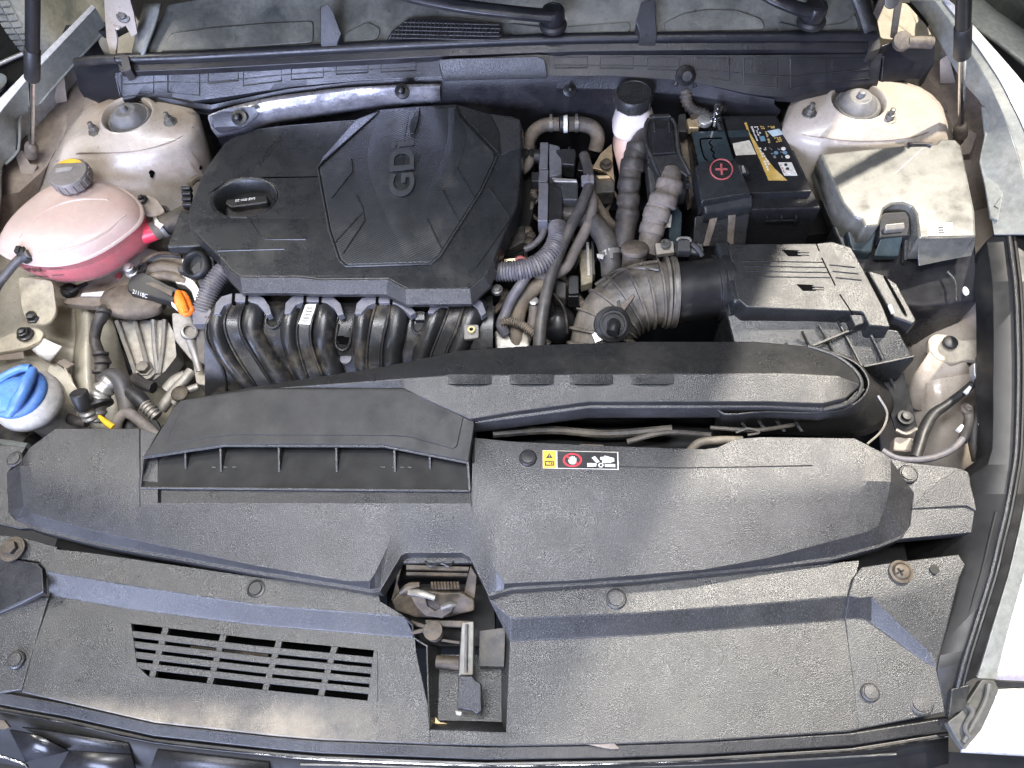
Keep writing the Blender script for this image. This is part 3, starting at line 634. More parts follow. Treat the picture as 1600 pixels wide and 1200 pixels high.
B().tube([(x, y+28.5, -.1195) for x, y, _ in T0], .0011, n=6, sm=3).build('bright_lip', 'chrome', bt, bevel=0)
B().ysheet([offr(T0, 30, -.135), offr(T0, 48, -.15), offr(T0, 110, -.19)], 60).build('grille_back', 'deep', bt, bevel=0, solid=.003)
B().prism([(900, 1160, -.104), (930, 1158, -.104), (960, 1161, -.104), (968, 1170, -.106), (955, 1171, -.107)], .002).build('loose_film', 'tape', bt)
gb = thing('front_grille', 'black faceted grille pieces below the trim strip at the lower left', 'grille', (120, 1185, -.2))
B().add([W(p) for p in ((15, 1141, -.13), (40, 1191, -.15), (106, 1174, -.14), (60, 1150, -.13))], [[0, 1, 2, 3]]).build('facet', 'battery', gb, bevel=0, solid=.003)
B().add([W(p) for p in ((34, 1137, -.13), (200, 1162, -.14), (205, 1178, -.15), (108, 1172, -.145))], [[0, 1, 2, 3]]).build('facet', 'duct_plastic', gb, bevel=0, solid=.003)
B().add([W(p) for p in ((108, 1173, -.145), (204, 1180, -.15), (214, 1210, -.16), (90, 1205, -.16))], [[0, 1, 2, 3]]).build('facet', 'battery', gb, bevel=0, solid=.003)
B().add([W(p) for p in ((245, 1172, -.14), (420, 1192, -.14), (420, 1215, -.15), (235, 1200, -.15))], [[0, 1, 2, 3]]).build('facet', 'duct_plastic', gb, bevel=0, solid=.003)
B().tube([(-10, 1178, -.14), (38, 1194, -.15), (42, 1210, -.15)], .0022, n=6).build('edge_strip', 'chrome', gb, bevel=0)
B().prism([(-10, 1122, -.13), (6, 1125, -.13), (15, 1136, -.132), (4, 1140, -.132), (-10, 1135, -.132)], .006).build('red_mark', 'rust_metal', gb)
B().tube([(470, 1194, -.14), (800, 1200, -.14), (1100, 1194, -.14), (1400, 1178, -.14)], .0016, n=6).build('edge_strip', 'steel', gb, bevel=0)
# ------------------------------------------------------------------ hood latch
ht = thing('hood_latch', 'dusty rusted hood latch with grey release lever in the front recess', 'latch', (690, 960, -.2))
B().prism([(600, 868, -.16), (770, 868, -.16), (775, 1010, -.16), (610, 1010, -.16)], .02).build('back_plate', 'deep', ht)
B().prism([(634, 882, -.062), (734, 885, -.062), (732, 892, -.064), (634, 890, -.064)], .006).build('cross_bar', 'rust_metal', ht)
B().prism([(634, 893, -.068), (732, 895, -.068), (730, 901, -.07), (634, 899, -.07)], .006).build('cross_bar', 'rust_metal', ht)
B().prism([(622, 864, -.052), (736, 866, -.052), (738, 880, -.056), (622, 880, -.056)], .01).build('upper_brace', 'duct_plastic', ht)
B().tube([(664, 877, -.053), (672, 884, -.05), (690, 880, -.05), (702, 885, -.05), (708, 878, -.053)], .0016, n=6).build('wire', 'black_plastic', ht, bevel=0)
B().slab([(622, 882, -.06), (628, 884, -.06), (621, 912, -.07), (626, 932, -.075), (640, 948, -.08), (620, 944, -.08), (611, 938, -.08), (618, 910, -.07)], .004).build('side_cheek', 'rust_metal', ht)
B().slab([(735, 884, -.06), (745, 900, -.065), (742, 935, -.08), (722, 940, -.085), (728, 910, -.07)], .006).build('side_cheek', 'rust_metal', ht)
B().slab([(612, 940, -.075), (622, 928, -.07), (640, 918, -.068), (664, 922, -.068), (690, 926, -.07), (720, 926, -.07), (742, 938, -.075), (742, 955, -.085), (700, 966, -.09), (650, 966, -.09), (618, 955, -.085)], .012).build('latch_plate', 'rust_metal', ht, bevel=.003)
B().tube([(626, 926, -.064), (640, 917, -.058), (656, 914, -.056)], [.004, .006, .004], n=8).build('spring_arm', 'rust_metal', ht, bevel=0)
B().tube([(638, 925, -.056), (655, 926, -.053), (680, 934, -.053)], [.004, .005, .004], n=8, flat=.6).build('pawl', 'steel', ht, bevel=0)
B().slab([(640, 928, -.06), (664, 930, -.058), (668, 946, -.06), (680, 954, -.06), (694, 945, -.06), (712, 944, -.06), (706, 956, -.064), (690, 966, -.066), (664, 962, -.066), (648, 946, -.064)], .006).build('claw', 'rust_metal', ht, bevel=.0015)
B().tube([(690, 950, -.055), (704, 945, -.052), (714, 944, -.052)], [.004, .005, .003], n=8).build('claw_tip', 'steel', ht, bevel=0)
for i in range(9): B().tube([(675+i*5, 910, -.066), (676.5+i*5, 920, -.062)], .0022, n=6, sm=0).build('spring_coil', 'rust_metal', ht, bevel=0)
B().tube([(642, 972, -.085), (668, 980, -.08), (688, 985, -.082)], .003, n=6).build('cable', 'rust_metal', ht, bevel=0)
B().tube([(644, 988, -.085), (670, 984, -.08), (690, 992, -.082)], .003, n=6).build('cable', 'rust_metal', ht, bevel=0)
B().lathe((680, 990, -.10), [(.012, 0), (.012, .006), (.008, .008), (.008, .018), (.013, .020), (.013, .024), (.002, .025)], n=18).build('pulley', 'rust_metal', ht, bevel=.0005)
B().prism([(664, 968, -.08), (742, 970, -.08), (740, 980, -.082), (666, 978, -.082)], .006).build('base_bar', 'rust_metal', ht)
B().tube([(690, 1000, -.095), (718, 1004, -.095)], .002, n=6, sm=0).build('link_rod', 'rust_metal', ht, bevel=0)
B().tube([(682, 1034, -.11), (718, 1036, -.11)], .009, n=10, sm=0).build('cross_tube', 'rust_metal', ht, bevel=0)
B().prism([(749, 985, -.10), (790, 980, -.10), (788, 1042, -.11), (748, 1042, -.11)], .02).build('striker_block', 'dusty_black', ht)
B().prism([(721, 972, -.066), (741, 970, -.066), (740, 1056, -.084), (716, 1056, -.084)], .010, rnd=4).build('lever', 'steel', ht, bevel=.002)
B().tube([(729, 975, -.064), (728, 1050, -.080)], .0022, n=8, sm=0).build('lever_rib', 'steel', ht, bevel=0)
B().prism([(716, 1056, -.078), (739, 1056, -.078), (742, 1062, -.08), (752, 1068, -.085), (753, 1112, -.092), (744, 1116, -.093), (738, 1110, -.092), (714, 1108, -.092)], .016, rnd=3).build('lever_grip', 'cover', ht, bevel=.0025)
B().prism([(711, 1110, -.090), (722, 1112, -.090), (721, 1118, -.091), (713, 1117, -.091)], .003).build('grip_tip', 'alu', ht, bevel=.0008)
# hidden radiator support below the covers
rs = tag(B().box(P(735, 830, -.16), 1.25, .16, .06).build('radiator_support', 'deep'), 'black radiator support beam below the front cover', 'support beam')
# ------------------------------------------------------------------ open hood above the bay (out of frame, it shades the left side)
hood = thing('open_hood', 'white car hood raised on gas struts above the engine bay', 'hood', Vector((0, .70, .20)))
HA, HB = Vector((0, .70, .20)), Vector((0, .10, 1.10))
def hp(x, t, d=0):
    n = Vector((0, -(HB-HA).z, (HB-HA).y)).normalized()
    return HA.lerp(HB, t)+Vector((x, 0, 0))+n*d
B().add([hp(-.70, 0), hp(.70, 0), hp(.69, .5, -.02), hp(.64, .92), hp(.60, 1.0), hp(-.60, 1.0), hp(-.64, .92), hp(-.69, .5, -.02)], [list(range(8))]).build('skin', 'fender_paint', hood, bevel=0, solid=.004)
B().add([hp(-.58, .08, .02), hp(.58, .08, .02), hp(.52, .85, .02), hp(-.52, .85, .02)], [[0, 1, 2, 3]]).build('insulation', 'deep', hood, bevel=0, solid=.01)
# ------------------------------------------------------------------ air scoop
sc = thing('air_scoop', 'black air intake scoop with finned mouth over the front cover', 'air intake', (480, 700, -.02))
top = B()
s0 = [(256, 664, .020), (272, 636, .024), (283, 625, .026), (400, 606, .028), (628, 606, .028), (727, 632, .024), (742, 652, .020)]
s1 = [(226, 714, .012), (350, 694, .016), (600, 695, .016), (731, 721, .010)]
top.ysheet([[(x, y, z-.02) for x, y, z in s0], s0, s1, ('drop', .005)], 30)
top.build('top_plate', 'scoop', sc, bevel=.0018, ang=20)
B().prism([(257, 694, .0155), (362, 679, .0195), (610, 680, .0195), (640, 682, .0190), (708, 701, .0150), (714, 697, .0155), (727, 637, .0245), (722, 632, .025), (630, 609, .029), (400, 608, .029), (290, 627, .0265)], .002, rnd=6).build('raised_panel', 'scoop', sc, bevel=.0012)
B().tube([(224, 715, .0085), (350, 696, .0125), (600, 697, .0125), (732, 723, .0065)], .0022, n=8, sm=0).build('mouth_lip', 'cover', sc, bevel=0)
B().tube([(225, 715, .008), (220, 762, -.004)], .0018, n=6, sm=0).build('mouth_lip', 'cover', sc, bevel=0)
B().tube([(731, 722, .008), (734, 766, -.004)], .0022, n=6, sm=0).build('mouth_lip', 'cover', sc, bevel=0)
B().tube([(220, 762, -.004), (734, 767, -.004)], .0016, n=6, sm=0).build('mouth_lip', 'cover', sc, bevel=0)
B().prism([(219, 763, -.005), (735, 768, -.005), (735, 690, -.006), (232, 690, -.006)], .004).build('mouth_floor', 'deep', sc)
B().grid([[(226, 714, .010), (256, 664, .02)], [(220, 762, -.013), (250, 690, -.012)]]).build('side_wall', 'duct_plastic', sc, bevel=0, solid=.002)
B().grid([[(731, 721, .008), (742, 655, .02)], [(735, 767, -.013), (742, 690, -.013)]]).build('side_wall', 'duct_plastic', sc, bevel=0, solid=.002)
def lip(x):
    for a_, b2 in zip(s1, s1[1:]):
        if x <= b2[0]:
            k = (x-a_[0])/(b2[0]-a_[0]); return a_[1]+(b2[1]-a_[1])*k, a_[2]+(b2[2]-a_[2])*k
for x in (289, 344, 435, 525, 616, 671):
    y, z = lip(x); f0 = P(x, y+1, z-.005); f1 = P(x+1, 738 if 300 < x < 640 else 733, -.0045)
    bk = Vector((0, .05, 0)); th = Vector((.0014, 0, 0))
    B().add([f0-th, f1-th, f1+bk-th, f0+bk-th, f0+th, f1+th, f1+bk+th, f0+bk+th], [[0, 1, 2, 3], [7, 6, 5, 4], [0, 4, 5, 1], [1, 5, 6, 2], [2, 6, 7, 3], [3, 7, 4, 0]]).build('fin', 'cover', sc, bevel=.0004)
b = B()
for x in (334, 352, 366, 598, 616, 628, 640): b.prism([(x-3, 729, -.0043), (x+3, 729, -.0043), (x+3, 731, -.0043), (x-3, 731, -.0043)], .0008)
b.build('mould_marks', 'cover', sc, bevel=0)
# ------------------------------------------------------------------ intake duct
du = thing('intake_duct', 'long black intake duct with rounded end and four notches behind the front cover', 'air duct', (1000, 600, -.04))
d0 = [(330, 616, .012), (400, 604, .014), (600, 573, .018), (720, 548, .02), (850, 539, .02), (1000, 534, .02), (1180, 534, .02), (1262, 541, .02), (1305, 556, .02), (1332, 576, .02), (1342, 594, .02)]
d1 = [(330, 618, .018), (420, 607, .026), (600, 594, .034), (700, 586, .037), (1050, 584, .039), (1230, 584, .039), (1310, 588, .036), (1342, 600, .028)]
d2 = [(330, 624, .018), (430, 612, .022), (628, 606, .028), (660, 622, .028), (735, 655, .026), (800, 644, .028), (920, 628, .030), (1200, 628, .030), (1285, 631, .030), (1322, 622, .029), (1342, 604, .026)]
b = B(); b.ysheet([[(x, y, z-.05) for x, y, z in d0], d0, d1, d2, ('drop', .010)], 24)
b.build('top_shell', 'duct_plastic', du, bevel=.003, seg=3, ang=18)
b = B(); b.ysheet([[(735, 656, .016), (800, 646, .018), (920, 630, .020), (1200, 630, .020), (1285, 634, .019), (1324, 626, .018), (1344, 606, .016)], [(734, 662, .014), (800, 654, .016), (920, 638, .018), (1200, 637, .018), (1290, 642, .017), (1332, 632, .016), (1352, 608, .014)], ('drop', .03)], 24)
b.build('seam_flange', 'cover', du, bevel=.0012, ang=20)
# round bell under the end of the duct
rim = [(1120, 640), (1200, 644), (1290, 645), (1335, 632), (1357, 606), (1350, 580), (1325, 560), (1270, 545), (1150, 545)]
def sc_ring(k, z, dx=0, dy=0): return catmull([P(1225+(x-1225)*k+dx, 595+(y-595)*k+dy, z) for x, y in rim], 4, True)
B().loft([sc_ring(1, .012), sc_ring(1.03, .004), sc_ring(1.06, -.03, 4, 10), sc_ring(1.16, -.06, 12, 24), sc_ring(1.22, -.11, 16, 30)], False, False).build('bell', 'duct_plastic', du, bevel=0, ang=50, solid=.002)
B().tube([(1372, 618, -.005), (1386, 645, -.018), (1378, 672, -.028), (1355, 694, -.03)], .0016, n=6).build('bell_rim', 'alu', du, bevel=0)
B().tube([(1262, 541, .021), (1305, 556, .021), (1334, 577, .020), (1346, 598, .019), (1340, 618, .018), (1320, 632, .018), (1286, 640, .018)], .0028, n=8).build('end_bead', 'cover', du, bevel=0)
for x in (700, 797, 890, 985):
    B().add([W(p) for p in ((x, 585, .0395), (x+68, 585, .0395), (x+54, 598, .0365), (x+15, 598, .0365), (x+15, 600, .0425), (x+54, 600, .0425), (x+68, 600, .0365), (x, 600, .0365))],
            [[0, 1, 5, 4], [0, 4, 7], [1, 6, 5], [4, 5, 2, 3], [3, 7, 4], [2, 5, 6]]).build('notch', 'cover', du, bevel=.0004)
# dark shroud below
sh = thing('fan_shroud', 'black fan shroud in the gap below the intake duct', 'shroud', (1000, 670, -.2))
B().prism([(745, 600, -.085), (1260, 600, -.085), (1300, 720, -.085), (745, 720, -.085)], .05).build('shell', 'deep', sh)
B().grid([[(742, 664, -.004), (800, 652, .0), (920, 640, .002), (1260, 640, .002)], [(742, 676, -.03), (800, 668, -.03), (920, 655, -.03), (1260, 652, -.03)]]).build('lip', 'black_plastic', sh, bevel=0, solid=.002)
B().tube([(1075, 708, -.03), (1092, 692, -.02), (1120, 688, -.02), (1160, 688, -.02)], .006, n=10).build('cable_tube', 'dusty_black', sh, bevel=0)
for k in range(4): B().prism([(1155+k*28, 658, -.03), (1160+k*28, 657, -.03), (1172+k*28, 674, -.03), (1167+k*28, 674, -.03)], .002).build('rib', 'cover', sh, bevel=0)
B().prism([(905, 694, -.008), (942, 695, -.008), (944, 698, -.008), (918, 698, -.008)], .002).build('copper_strip', 'mount_rubber', sh, bevel=0)
for k, (pts, r, m_) in enumerate((([(770, 678, -.03), (860, 672, -.04), (950, 678, -.05), (1050, 670, -.04)], .006, 'dusty_black'), ([(980, 690, -.04), (1040, 676, -.03), (1110, 680, -.04)], .004, 'hose'), ([(1110, 668, -.03), (1180, 672, -.02), (1240, 664, -.03)], .003, 'dusty_black'), ([(1150, 676, -.02), (1170, 670, -.015), (1186, 676, -.02), (1168, 680, -.02)], .0018, 'hose'))):
    B().tube(pts, r, n=8).build('cable', m_, sh, bevel=0)
# ------------------------------------------------------------------ engine cover
ec = thing('engine_cover', 'large black faceted engine cover with raised centre panel and oil filler recess', 'engine cover', (560, 320, -.02))
out = [(292, 342), (297, 321), (318, 267), (350, 223), (362, 215), (405, 200), (447, 195), (528, 188), (555, 186), (595, 170), (650, 165), (712, 162), (725, 165), (762, 176), (800, 181), (813, 186), (816, 198), (813, 270), (808, 322), (798, 342), (772, 405), (757, 430), (734, 450), (634, 451), (606, 436), (500, 437), (467, 433), (375, 433), (358, 421), (342, 401), (297, 357)]
def ez(x, y): return .044+.016*max(0, min(1, (430-y)/240))
hx = [(382+51*math.cos(t)+(6 if 0 else 0), 309-31*math.sin(t)-.10*51*math.cos(t)) for t in [2*math.pi*k/28 for k in range(28)]]
B().plate([(x, y, ez(x, y)) for x, y in out], [[(x, y, ez(x, y)) for x, y in hx]], .034, draft=.004).build('shell', 'engine_plastic', ec, bevel=.003, seg=3, ang=30)
B().grid([[(x, y, ez(x, y)+.0004) for x, y in ((344, 403), (358, 421.5), (375, 433.5), (467, 433.5), (500, 437.5), (606, 436.5), (634, 451.5), (734, 450.5), (757, 430.5), (772, 405.5))], [(x, y, .030) for x, y in ((346, 418), (360, 440), (379, 458), (467, 458), (500, 460), (603, 460), (635, 476), (737, 475), (766, 448), (776, 428))], [(x, y+4, .018) for x, y in ((348, 418), (362, 440), (380, 458), (467, 458), (500, 460), (603, 460), (635, 476), (737, 475), (766, 448), (775, 428))]]).build('front_skirt', 'cover', ec, bevel=.0015, solid=.002, ang=15)
hz_ = [(x, y, ez(x, y)) for x, y in hx]
hl = [W(p) for p in hz_]; cc_ = sum(hl, Vector())/len(hl)
B().loft([[p+Vector((0, 0, .0008)) for p in hl], [p.lerp(cc_, .07)-Vector((0, 0, .005)) for p in hl], [p.lerp(cc_, .20)-Vector((0, 0, .024)) for p in hl], [p.lerp(cc_, .22)-Vector((0, 0, .05)) for p in hl]], False, True).build('filler_recess', 'engine_plastic', ec, bevel=0, solid=.001, ang=60)
hexo = [(496, 263), (500, 257), (592, 173), (650, 167), (714, 165), (719, 178), (774, 236), (776, 246), (752, 298), (686, 402), (673, 412), (540, 416), (530, 408), (514, 360)]
hexi = [(560+(x-620)*.97+60*.97 if 0 else 632+(x-632)*.975, 300+(y-300)*.975) for x, y in hexo]
B().prism([(x, y, ez(x, y)+.0045) for x, y in hexi], .004, rnd=3).build('centre_panel', 'engine_fluted', ec, bevel=.0015)
B().tube([(x, y, ez(x, y)+.002) for x, y in hexo[7:]+hexo[:2]], .0018, n=6, sm=0).build('panel_rim', 'cover', ec, bevel=0)
B().tube([(x, y, ez(x, y)+.0008) for x, y in hexo[1:3]], .0022, n=6, sm=0).build('panel_rim', 'deep', ec, bevel=0)
B().tube([(x, y, ez(x, y)+.0008) for x, y in hexo[4:8]], .0022, n=6, sm=0).build('panel_rim', 'deep', ec, bevel=0)
def ep(x, y, d): return (x, y, ez(x, y)+d)
# raised flutes on the centre panel
B().grid([[ep(592, 176, .0048), ep(574, 250, .0048), ep(600, 330, .0048), ep(632, 398, .0048)], [ep(608, 174, .0075), ep(594, 250, .0075), ep(618, 330, .0065), ep(640, 398, .005)], [ep(640, 172, .0050), ep(630, 240, .0050), ep(640, 330, .0050), ep(650, 398, .0048)]], sm=5).build('flute', 'engine_fluted', ec, bevel=0, ang=30)
B().grid([[ep(700, 168, .0048), ep(698, 225, .0048), ep(668, 300, .0048), ep(655, 330, .0048)], [ep(710, 168, .0085), ep(708, 225, .008), ep(684, 290, .0065), ep(660, 335, .005)], [ep(716, 176, .0048), ep(728, 215, .0048), ep(708, 275, .0048), ep(668, 340, .0046)]], sm=5).build('flute', 'engine_fluted', ec, bevel=0, ang=30)
B().prism([ep(650, 167, .010), ep(656, 167, .010), ep(653, 190, .0085), ep(647, 208, .0062), ep(640, 208, .0062), ep(640, 192, .0085)], .006).build('fin', 'engine_plastic', ec, bevel=.001)
for ln in ([(549, 248), (551, 268), (518, 310)], [(558, 305), (568, 330), (524, 378)], [(566, 322), (570, 345), (536, 396)], [(714, 262), (742, 310)], [(692, 298), (717, 346)], [(667, 341), (690, 388)]):
    B().tube([ep(x, y, .0049) for x, y in ln], .0013, n=6, sm=0).build('crease', 'engine_plastic', ec, bevel=0)
# facets beside the centre panel
B().add([W(p) for p in (ep(720, 166, .006), ep(764, 178, .003), ep(779, 205, .002), ep(781, 240, .001), ep(777, 236, .006), ep(722, 178, .009))], [[0, 1, 2, 3, 4, 5]]).build('wing', 'engine_plastic', ec, bevel=.0006, solid=.004)
B().add([W(p) for p in (ep(766, 178, .0015), ep(812, 188, .0005), ep(813, 230, .0005), ep(800, 234, .003), ep(784, 242, .002), ep(781, 205, .003))], [[0, 1, 2, 3, 4, 5]]).build('wing', 'cover', ec, bevel=.0006, solid=.003)
B().add([W(p) for p in (ep(592, 174, .006), ep(556, 188, .001), ep(505, 245, .0005), ep(499, 256, .006))], [[0, 1, 2, 3]]).build('wing', 'engine_plastic', ec, bevel=.0006, solid=.003)
B().tube([ep(797, 341, .001), ep(770, 380, .001), ep(743, 418, .001)], .0014, n=6, sm=0).build('crease', 'engine_plastic', ec, bevel=0)
B().tube([ep(764, 294, .0005), ep(797, 340, .0005)], .0013, n=6, sm=0).build('crease', 'engine_plastic', ec, bevel=0)
B().tube([ep(386, 338, .0004), ep(406, 368, .0004), ep(416, 374, .0004), ep(478, 374, .0002)], .0013, n=6, sm=0).build('crease', 'engine_plastic', ec, bevel=0)
B().tube([ep(340, 392, .0004), ep(445, 389, .0002)], .0013, n=6, sm=0).build('crease', 'engine_plastic', ec, bevel=0)
text('gdi_lettering', 'GDi', ep(647, 308, .0045), ep(647, 224, .0045), ep(612, 300, .0045), 'letter', ec, th=.0024, lift=.0042, tall=.82, bold=.02)
text('side_lettering', 'SMARTSTREAM', ep(405, 262, 0), ep(444, 214, 0), ep(395, 254, 0), 'engine_plastic', ec, th=.0008, lift=.0002, tall=1.3)
B().prism([(261, 386, .016), (282, 328, .02), (300, 336, .02), (310, 362, .018), (318, 384, .016)], .016, draft=.003).build('side_flange', 'engine_plastic', ec, bevel=.002)
for k in range(3): B().prism([(282+k*9, 374-k*4, .0165), (285+k*9, 374-k*4, .0165), (298+k*7, 354-k*3, .0185), (294+k*7, 354-k*3, .0185)], .001).build('slot', 'deep', ec, bevel=0)
oc = thing('oil_cap', 'black oil filler cap with bar handle sunk in the engine cover', 'cap', (382, 312, .01))
B().lathe(cc_-Vector((0, 0, .035)), [(.040, 0), (.040, .010), (.036, .012), (.004, .012)], n=28).build('disc', 'black_plastic', oc, bevel=.0006)
B().prism([(352, 318, .040), (354, 311, .041), (417, 304, .042), (419, 312, .041), (418, 316, .041), (360, 324, .040)], .022).build('handle', 'black_plastic', oc, bevel=.0025, seg=3)
text('grade_lettering', 'SAE 0W-20', (399, 308.5, .0415), (368, 312.5, .0412), (384, 317, .0412), 'white', oc, th=.0003, lift=.0006)
# ------------------------------------------------------------------ engine block, manifold
eb = thing('engine_block', 'near-black engine block and pipes between the cover and the bulkhead', 'engine', (640, 330, -.36))
B().prism([(330, 250, -.02), (800, 200, -.02), (840, 300, -.02), (800, 470, -.05), (340, 480, -.05)], .2).build('head', 'deep', eb)
B().prism([(780, 330, -.16), (980, 330, -.16), (960, 620, -.16), (760, 620, -.16)], .15).build('gearbox', 'deep', eb, bevel=.01)
im = thing('intake_manifold', 'black ribbed intake manifold with four curved runners below the engine cover', 'intake manifold', (540, 540, -.15))
def mz(y, d=0.0):
    t = [(440, .0), (465, .002), (495, .003), (520, -.007), (550, -.028), (590, -.058), (640, -.10)]
    for a_, b2 in zip(t, t[1:]):
        if y <= b2[0]: return a_[1]+(b2[1]-a_[1])*(y-a_[0])/(b2[0]-a_[0])+d
    return -.1+d
def mp_(pts, d): return [(x, y, mz(y, d)) for x, y in pts]
B().ysheet([[(320, y, mz(y, -.012)), (770, y, mz(y, -.012))] for y in (462, 480, 495, 508, 520, 535, 550, 570, 590, 612, 636)]+[('drop', .02)], 30).build('web_plate', 'manifold', im, bevel=0, ang=60)
runs = [dict(left=[(352, 476), (342, 494), (339, 521), (354, 557), (381, 592), (404, 620)], a=[(365, 468), (352, 494), (352, 518), (368, 554), (397, 599), (410, 618)], b=[(386, 468), (375, 494), (376, 518), (391, 546), (423, 598), (436, 618)],
             right=[(400, 474), (396, 494), (394, 518), (410, 550), (438, 590), (456, 616)], edge=[(414, 490), (408, 508), (408, 522), (424, 550), (455, 590), (474, 616)], rim=[(336, 482), (326, 500), (322, 512), (324, 534), (345, 570), (352, 594), (354, 620)],
             co=[(334, 490), (337, 473), (346, 463), (362, 458), (397, 458), (412, 465), (421, 478), (424, 490), (416, 493), (411, 484), (401, 474), (388, 471), (365, 471), (350, 477), (343, 490)], r=(.0125, .0175)),
        dict(left=[(462, 476), (454, 498), (451, 525), (461, 560), (476, 590), (488, 616)], a=[(477, 468), (466, 500), (464, 528), (471, 560), (480, 588), (490, 616)], b=[(501, 468), (488, 500), (485, 528), (493, 560), (503, 585), (514, 616)],
             right=[(512, 474), (509, 496), (506, 520), (508, 545), (520, 580), (532, 612)], edge=[(530, 490), (522, 512), (518, 530), (522, 552), (534, 578), (548, 612)], rim=[(446, 492), (445, 520), (450, 555), (462, 590), (470, 612)],
             co=[(444, 490), (446, 473), (456, 463), (472, 458), (505, 458), (520, 463), (532, 474), (537, 490), (528, 493), (522, 481), (510, 473), (496, 471), (475, 471), (462, 476), (454, 489)], r=(.0125, .0180)),
        dict(left=[(574, 476), (567, 498), (564, 526), (566, 560), (572, 590), (580, 616)], a=[(590, 468), (580, 502), (575, 534), (573, 568), (578, 596), (584, 618)], b=[(612, 468), (605, 502), (598, 534), (596, 565), (600, 594), (606, 618)],
             right=[(624, 476), (621, 496), (617, 522), (611, 549), (612, 585), (618, 612)], edge=[(640, 490), (634, 512), (628, 534), (625, 560), (628, 590), (634, 614)], rim=[(556, 492), (555, 520), (556, 555), (560, 590), (566, 614)],
             co=[(554, 490), (557, 474), (566, 465), (581, 460), (612, 460), (628, 466), (640, 476), (650, 488), (641, 493), (630, 482), (618, 475), (606, 473), (586, 473), (574, 478), (564, 490)], r=(.0125, .0175)),
        dict(left=[(692, 474), (680, 498), (669, 526), (658, 556), (655, 590), (658, 616)], a=[(706, 470), (695, 499), (684, 527), (673, 556), (668, 592), (668, 616)], b=[(730, 468), (721, 490), (712, 518), (698, 550), (690, 588), (690, 616)],
             right=[(746, 474), (736, 498), (722, 527), (709, 556), (702, 590), (704, 616)], edge=[(756, 492), (746, 512), (734, 535), (724, 560), (716, 590), (716, 616)], rim=[(672, 500), (662, 524), (650, 552), (646, 590), (648, 616)],
             co=[(668, 488), (674, 474), (686, 466), (700, 462), (728, 460), (742, 462), (754, 472), (760, 488), (752, 494), (746, 482), (736, 475), (722, 473), (700, 474), (688, 478), (677, 489)], r=(.0135, .0180))]
for R_ in runs:
    o = B().tube(mp_(R_['right'], -.010), R_['r'][1], n=20, sm=7).build('runner', 'manifold', im, bevel=0)
    B().tube(mp_(R_['left'], -.008), R_['r'][0], n=18, sm=7).build('runner_lobe', 'manifold', o, bevel=0)
    rows = []
    for k in range(7):
        t = k/6; rows.append([(a_[0]+(b2[0]-a_[0])*t, a_[1]+(b2[1]-a_[1])*t, mz(a_[1], .0035+.0022*(k % 2))) for a_, b2 in zip(R_['a'], R_['b'])])
    B().grid([[(x, y, z-.02) for x, y, z in rows[0]]]+rows+[[(x, y, z-.02) for x, y, z in rows[-1]]], sm=6).build('ribbed_band', 'manifold', o, bevel=0, ang=80)
    for kk in 'ab': B().tube(mp_(R_[kk], .0062), .0019, n=8, sm=6).build('rib', 'manifold', o, bevel=0)
    B().tube(mp_(R_['edge'], -.010), .0022, n=8, sm=6).build('edge_bead', 'manifold', o, bevel=0)
    B().tube(mp_(R_['rim'], -.010), .0022, n=8, sm=6).build('edge_bead', 'black_plastic', o, bevel=0)
    B().prism([(x, y, .0135-.00008*(y-458)) for x, y in R_['co']], .014).build('collar', 'collar', o, bevel=.0012)
    for dx in (R_['a'][0][0], R_['b'][0][0]): B().prism([(dx-2.2, 456, .0145), (dx+2.2, 456, .0145), (dx+1, 474, .0132), (dx-3.4, 474, .0132)], .006).build('collar_notch', 'void', o, bevel=0)
for ln in ([(417, 493), (415, 505), (424, 512), (434, 509), (441, 498)], [(528, 505), (524, 536), (534, 547), (545, 541), (549, 520), (553, 497)], [(645, 492), (644, 512), (653, 522), (663, 512), (667, 492)]):
    B().tube(mp_(ln, -.008), .0020, n=8, sm=5).build('pocket_rim', 'black_plastic', im, bevel=0)
    cxx = sum(p[0] for p in ln)/5; cyy = sum(p[1] for p in ln)/len(ln)
    B().prism(mp_([(ln[0][0]+2, ln[0][1]-14), (ln[-1][0]-2, ln[-1][1]-14), (ln[-2][0]-2, ln[-2][1]), (ln[len(ln)//2][0], ln[len(ln)//2][1]-3), (ln[1][0]+2, ln[1][1])], -.0105), .002).build('pocket', 'deep', im, bevel=0)
B().lathe((536, 529, mz(529, -.010)), [(.0095, 0), (.0095, .0012)], n=20).build('pocket_hole', 'void', im, bevel=0)
B().prism([(648, 486, .0), (664, 486, .0), (664, 500, -.004), (648, 500, -.004)], .01).build('clip', 'black_plastic', im, bevel=.001)
B().lathe((541, 562, mz(562, -.012)), [(.009, 0), (.009, .004), (.002, .0045)], n=18).build('plug', 'collar', im, bevel=.0004)
B().prism([(725, 507, .004), (748, 507, .004), (748, 528, -.002), (725, 530, -.002)], .006, rnd=3).build('sensor_plate', 'cap_grey', im, bevel=.001)
B().lathe((737, 517, .001), [(.0058, 0), (.0058, .005), (.003, .005), (.003, .002)], n=18).build('sensor_bush', 'pale_gold', im, bevel=0)
B().lathe((737, 517, .0012), [(.003, 0), (.003, .003)], n=12).build('sensor_hole', 'void', im, bevel=0)
B().lathe((777, 455, .0), [(.009, 0), (.009, .006), (.006, .007), (.006, .010), (.001, .011)], n=14).build('bolt', 'steel', im, bevel=.0004)
B().prism([(466, 506, mz(506, .0075)), (478, 475, mz(475, .0075)), (494, 475, mz(475, .0075)), (485, 507, mz(507, .0075))], .0008).build('sticker', 'paper', im, bevel=0)
b = B()
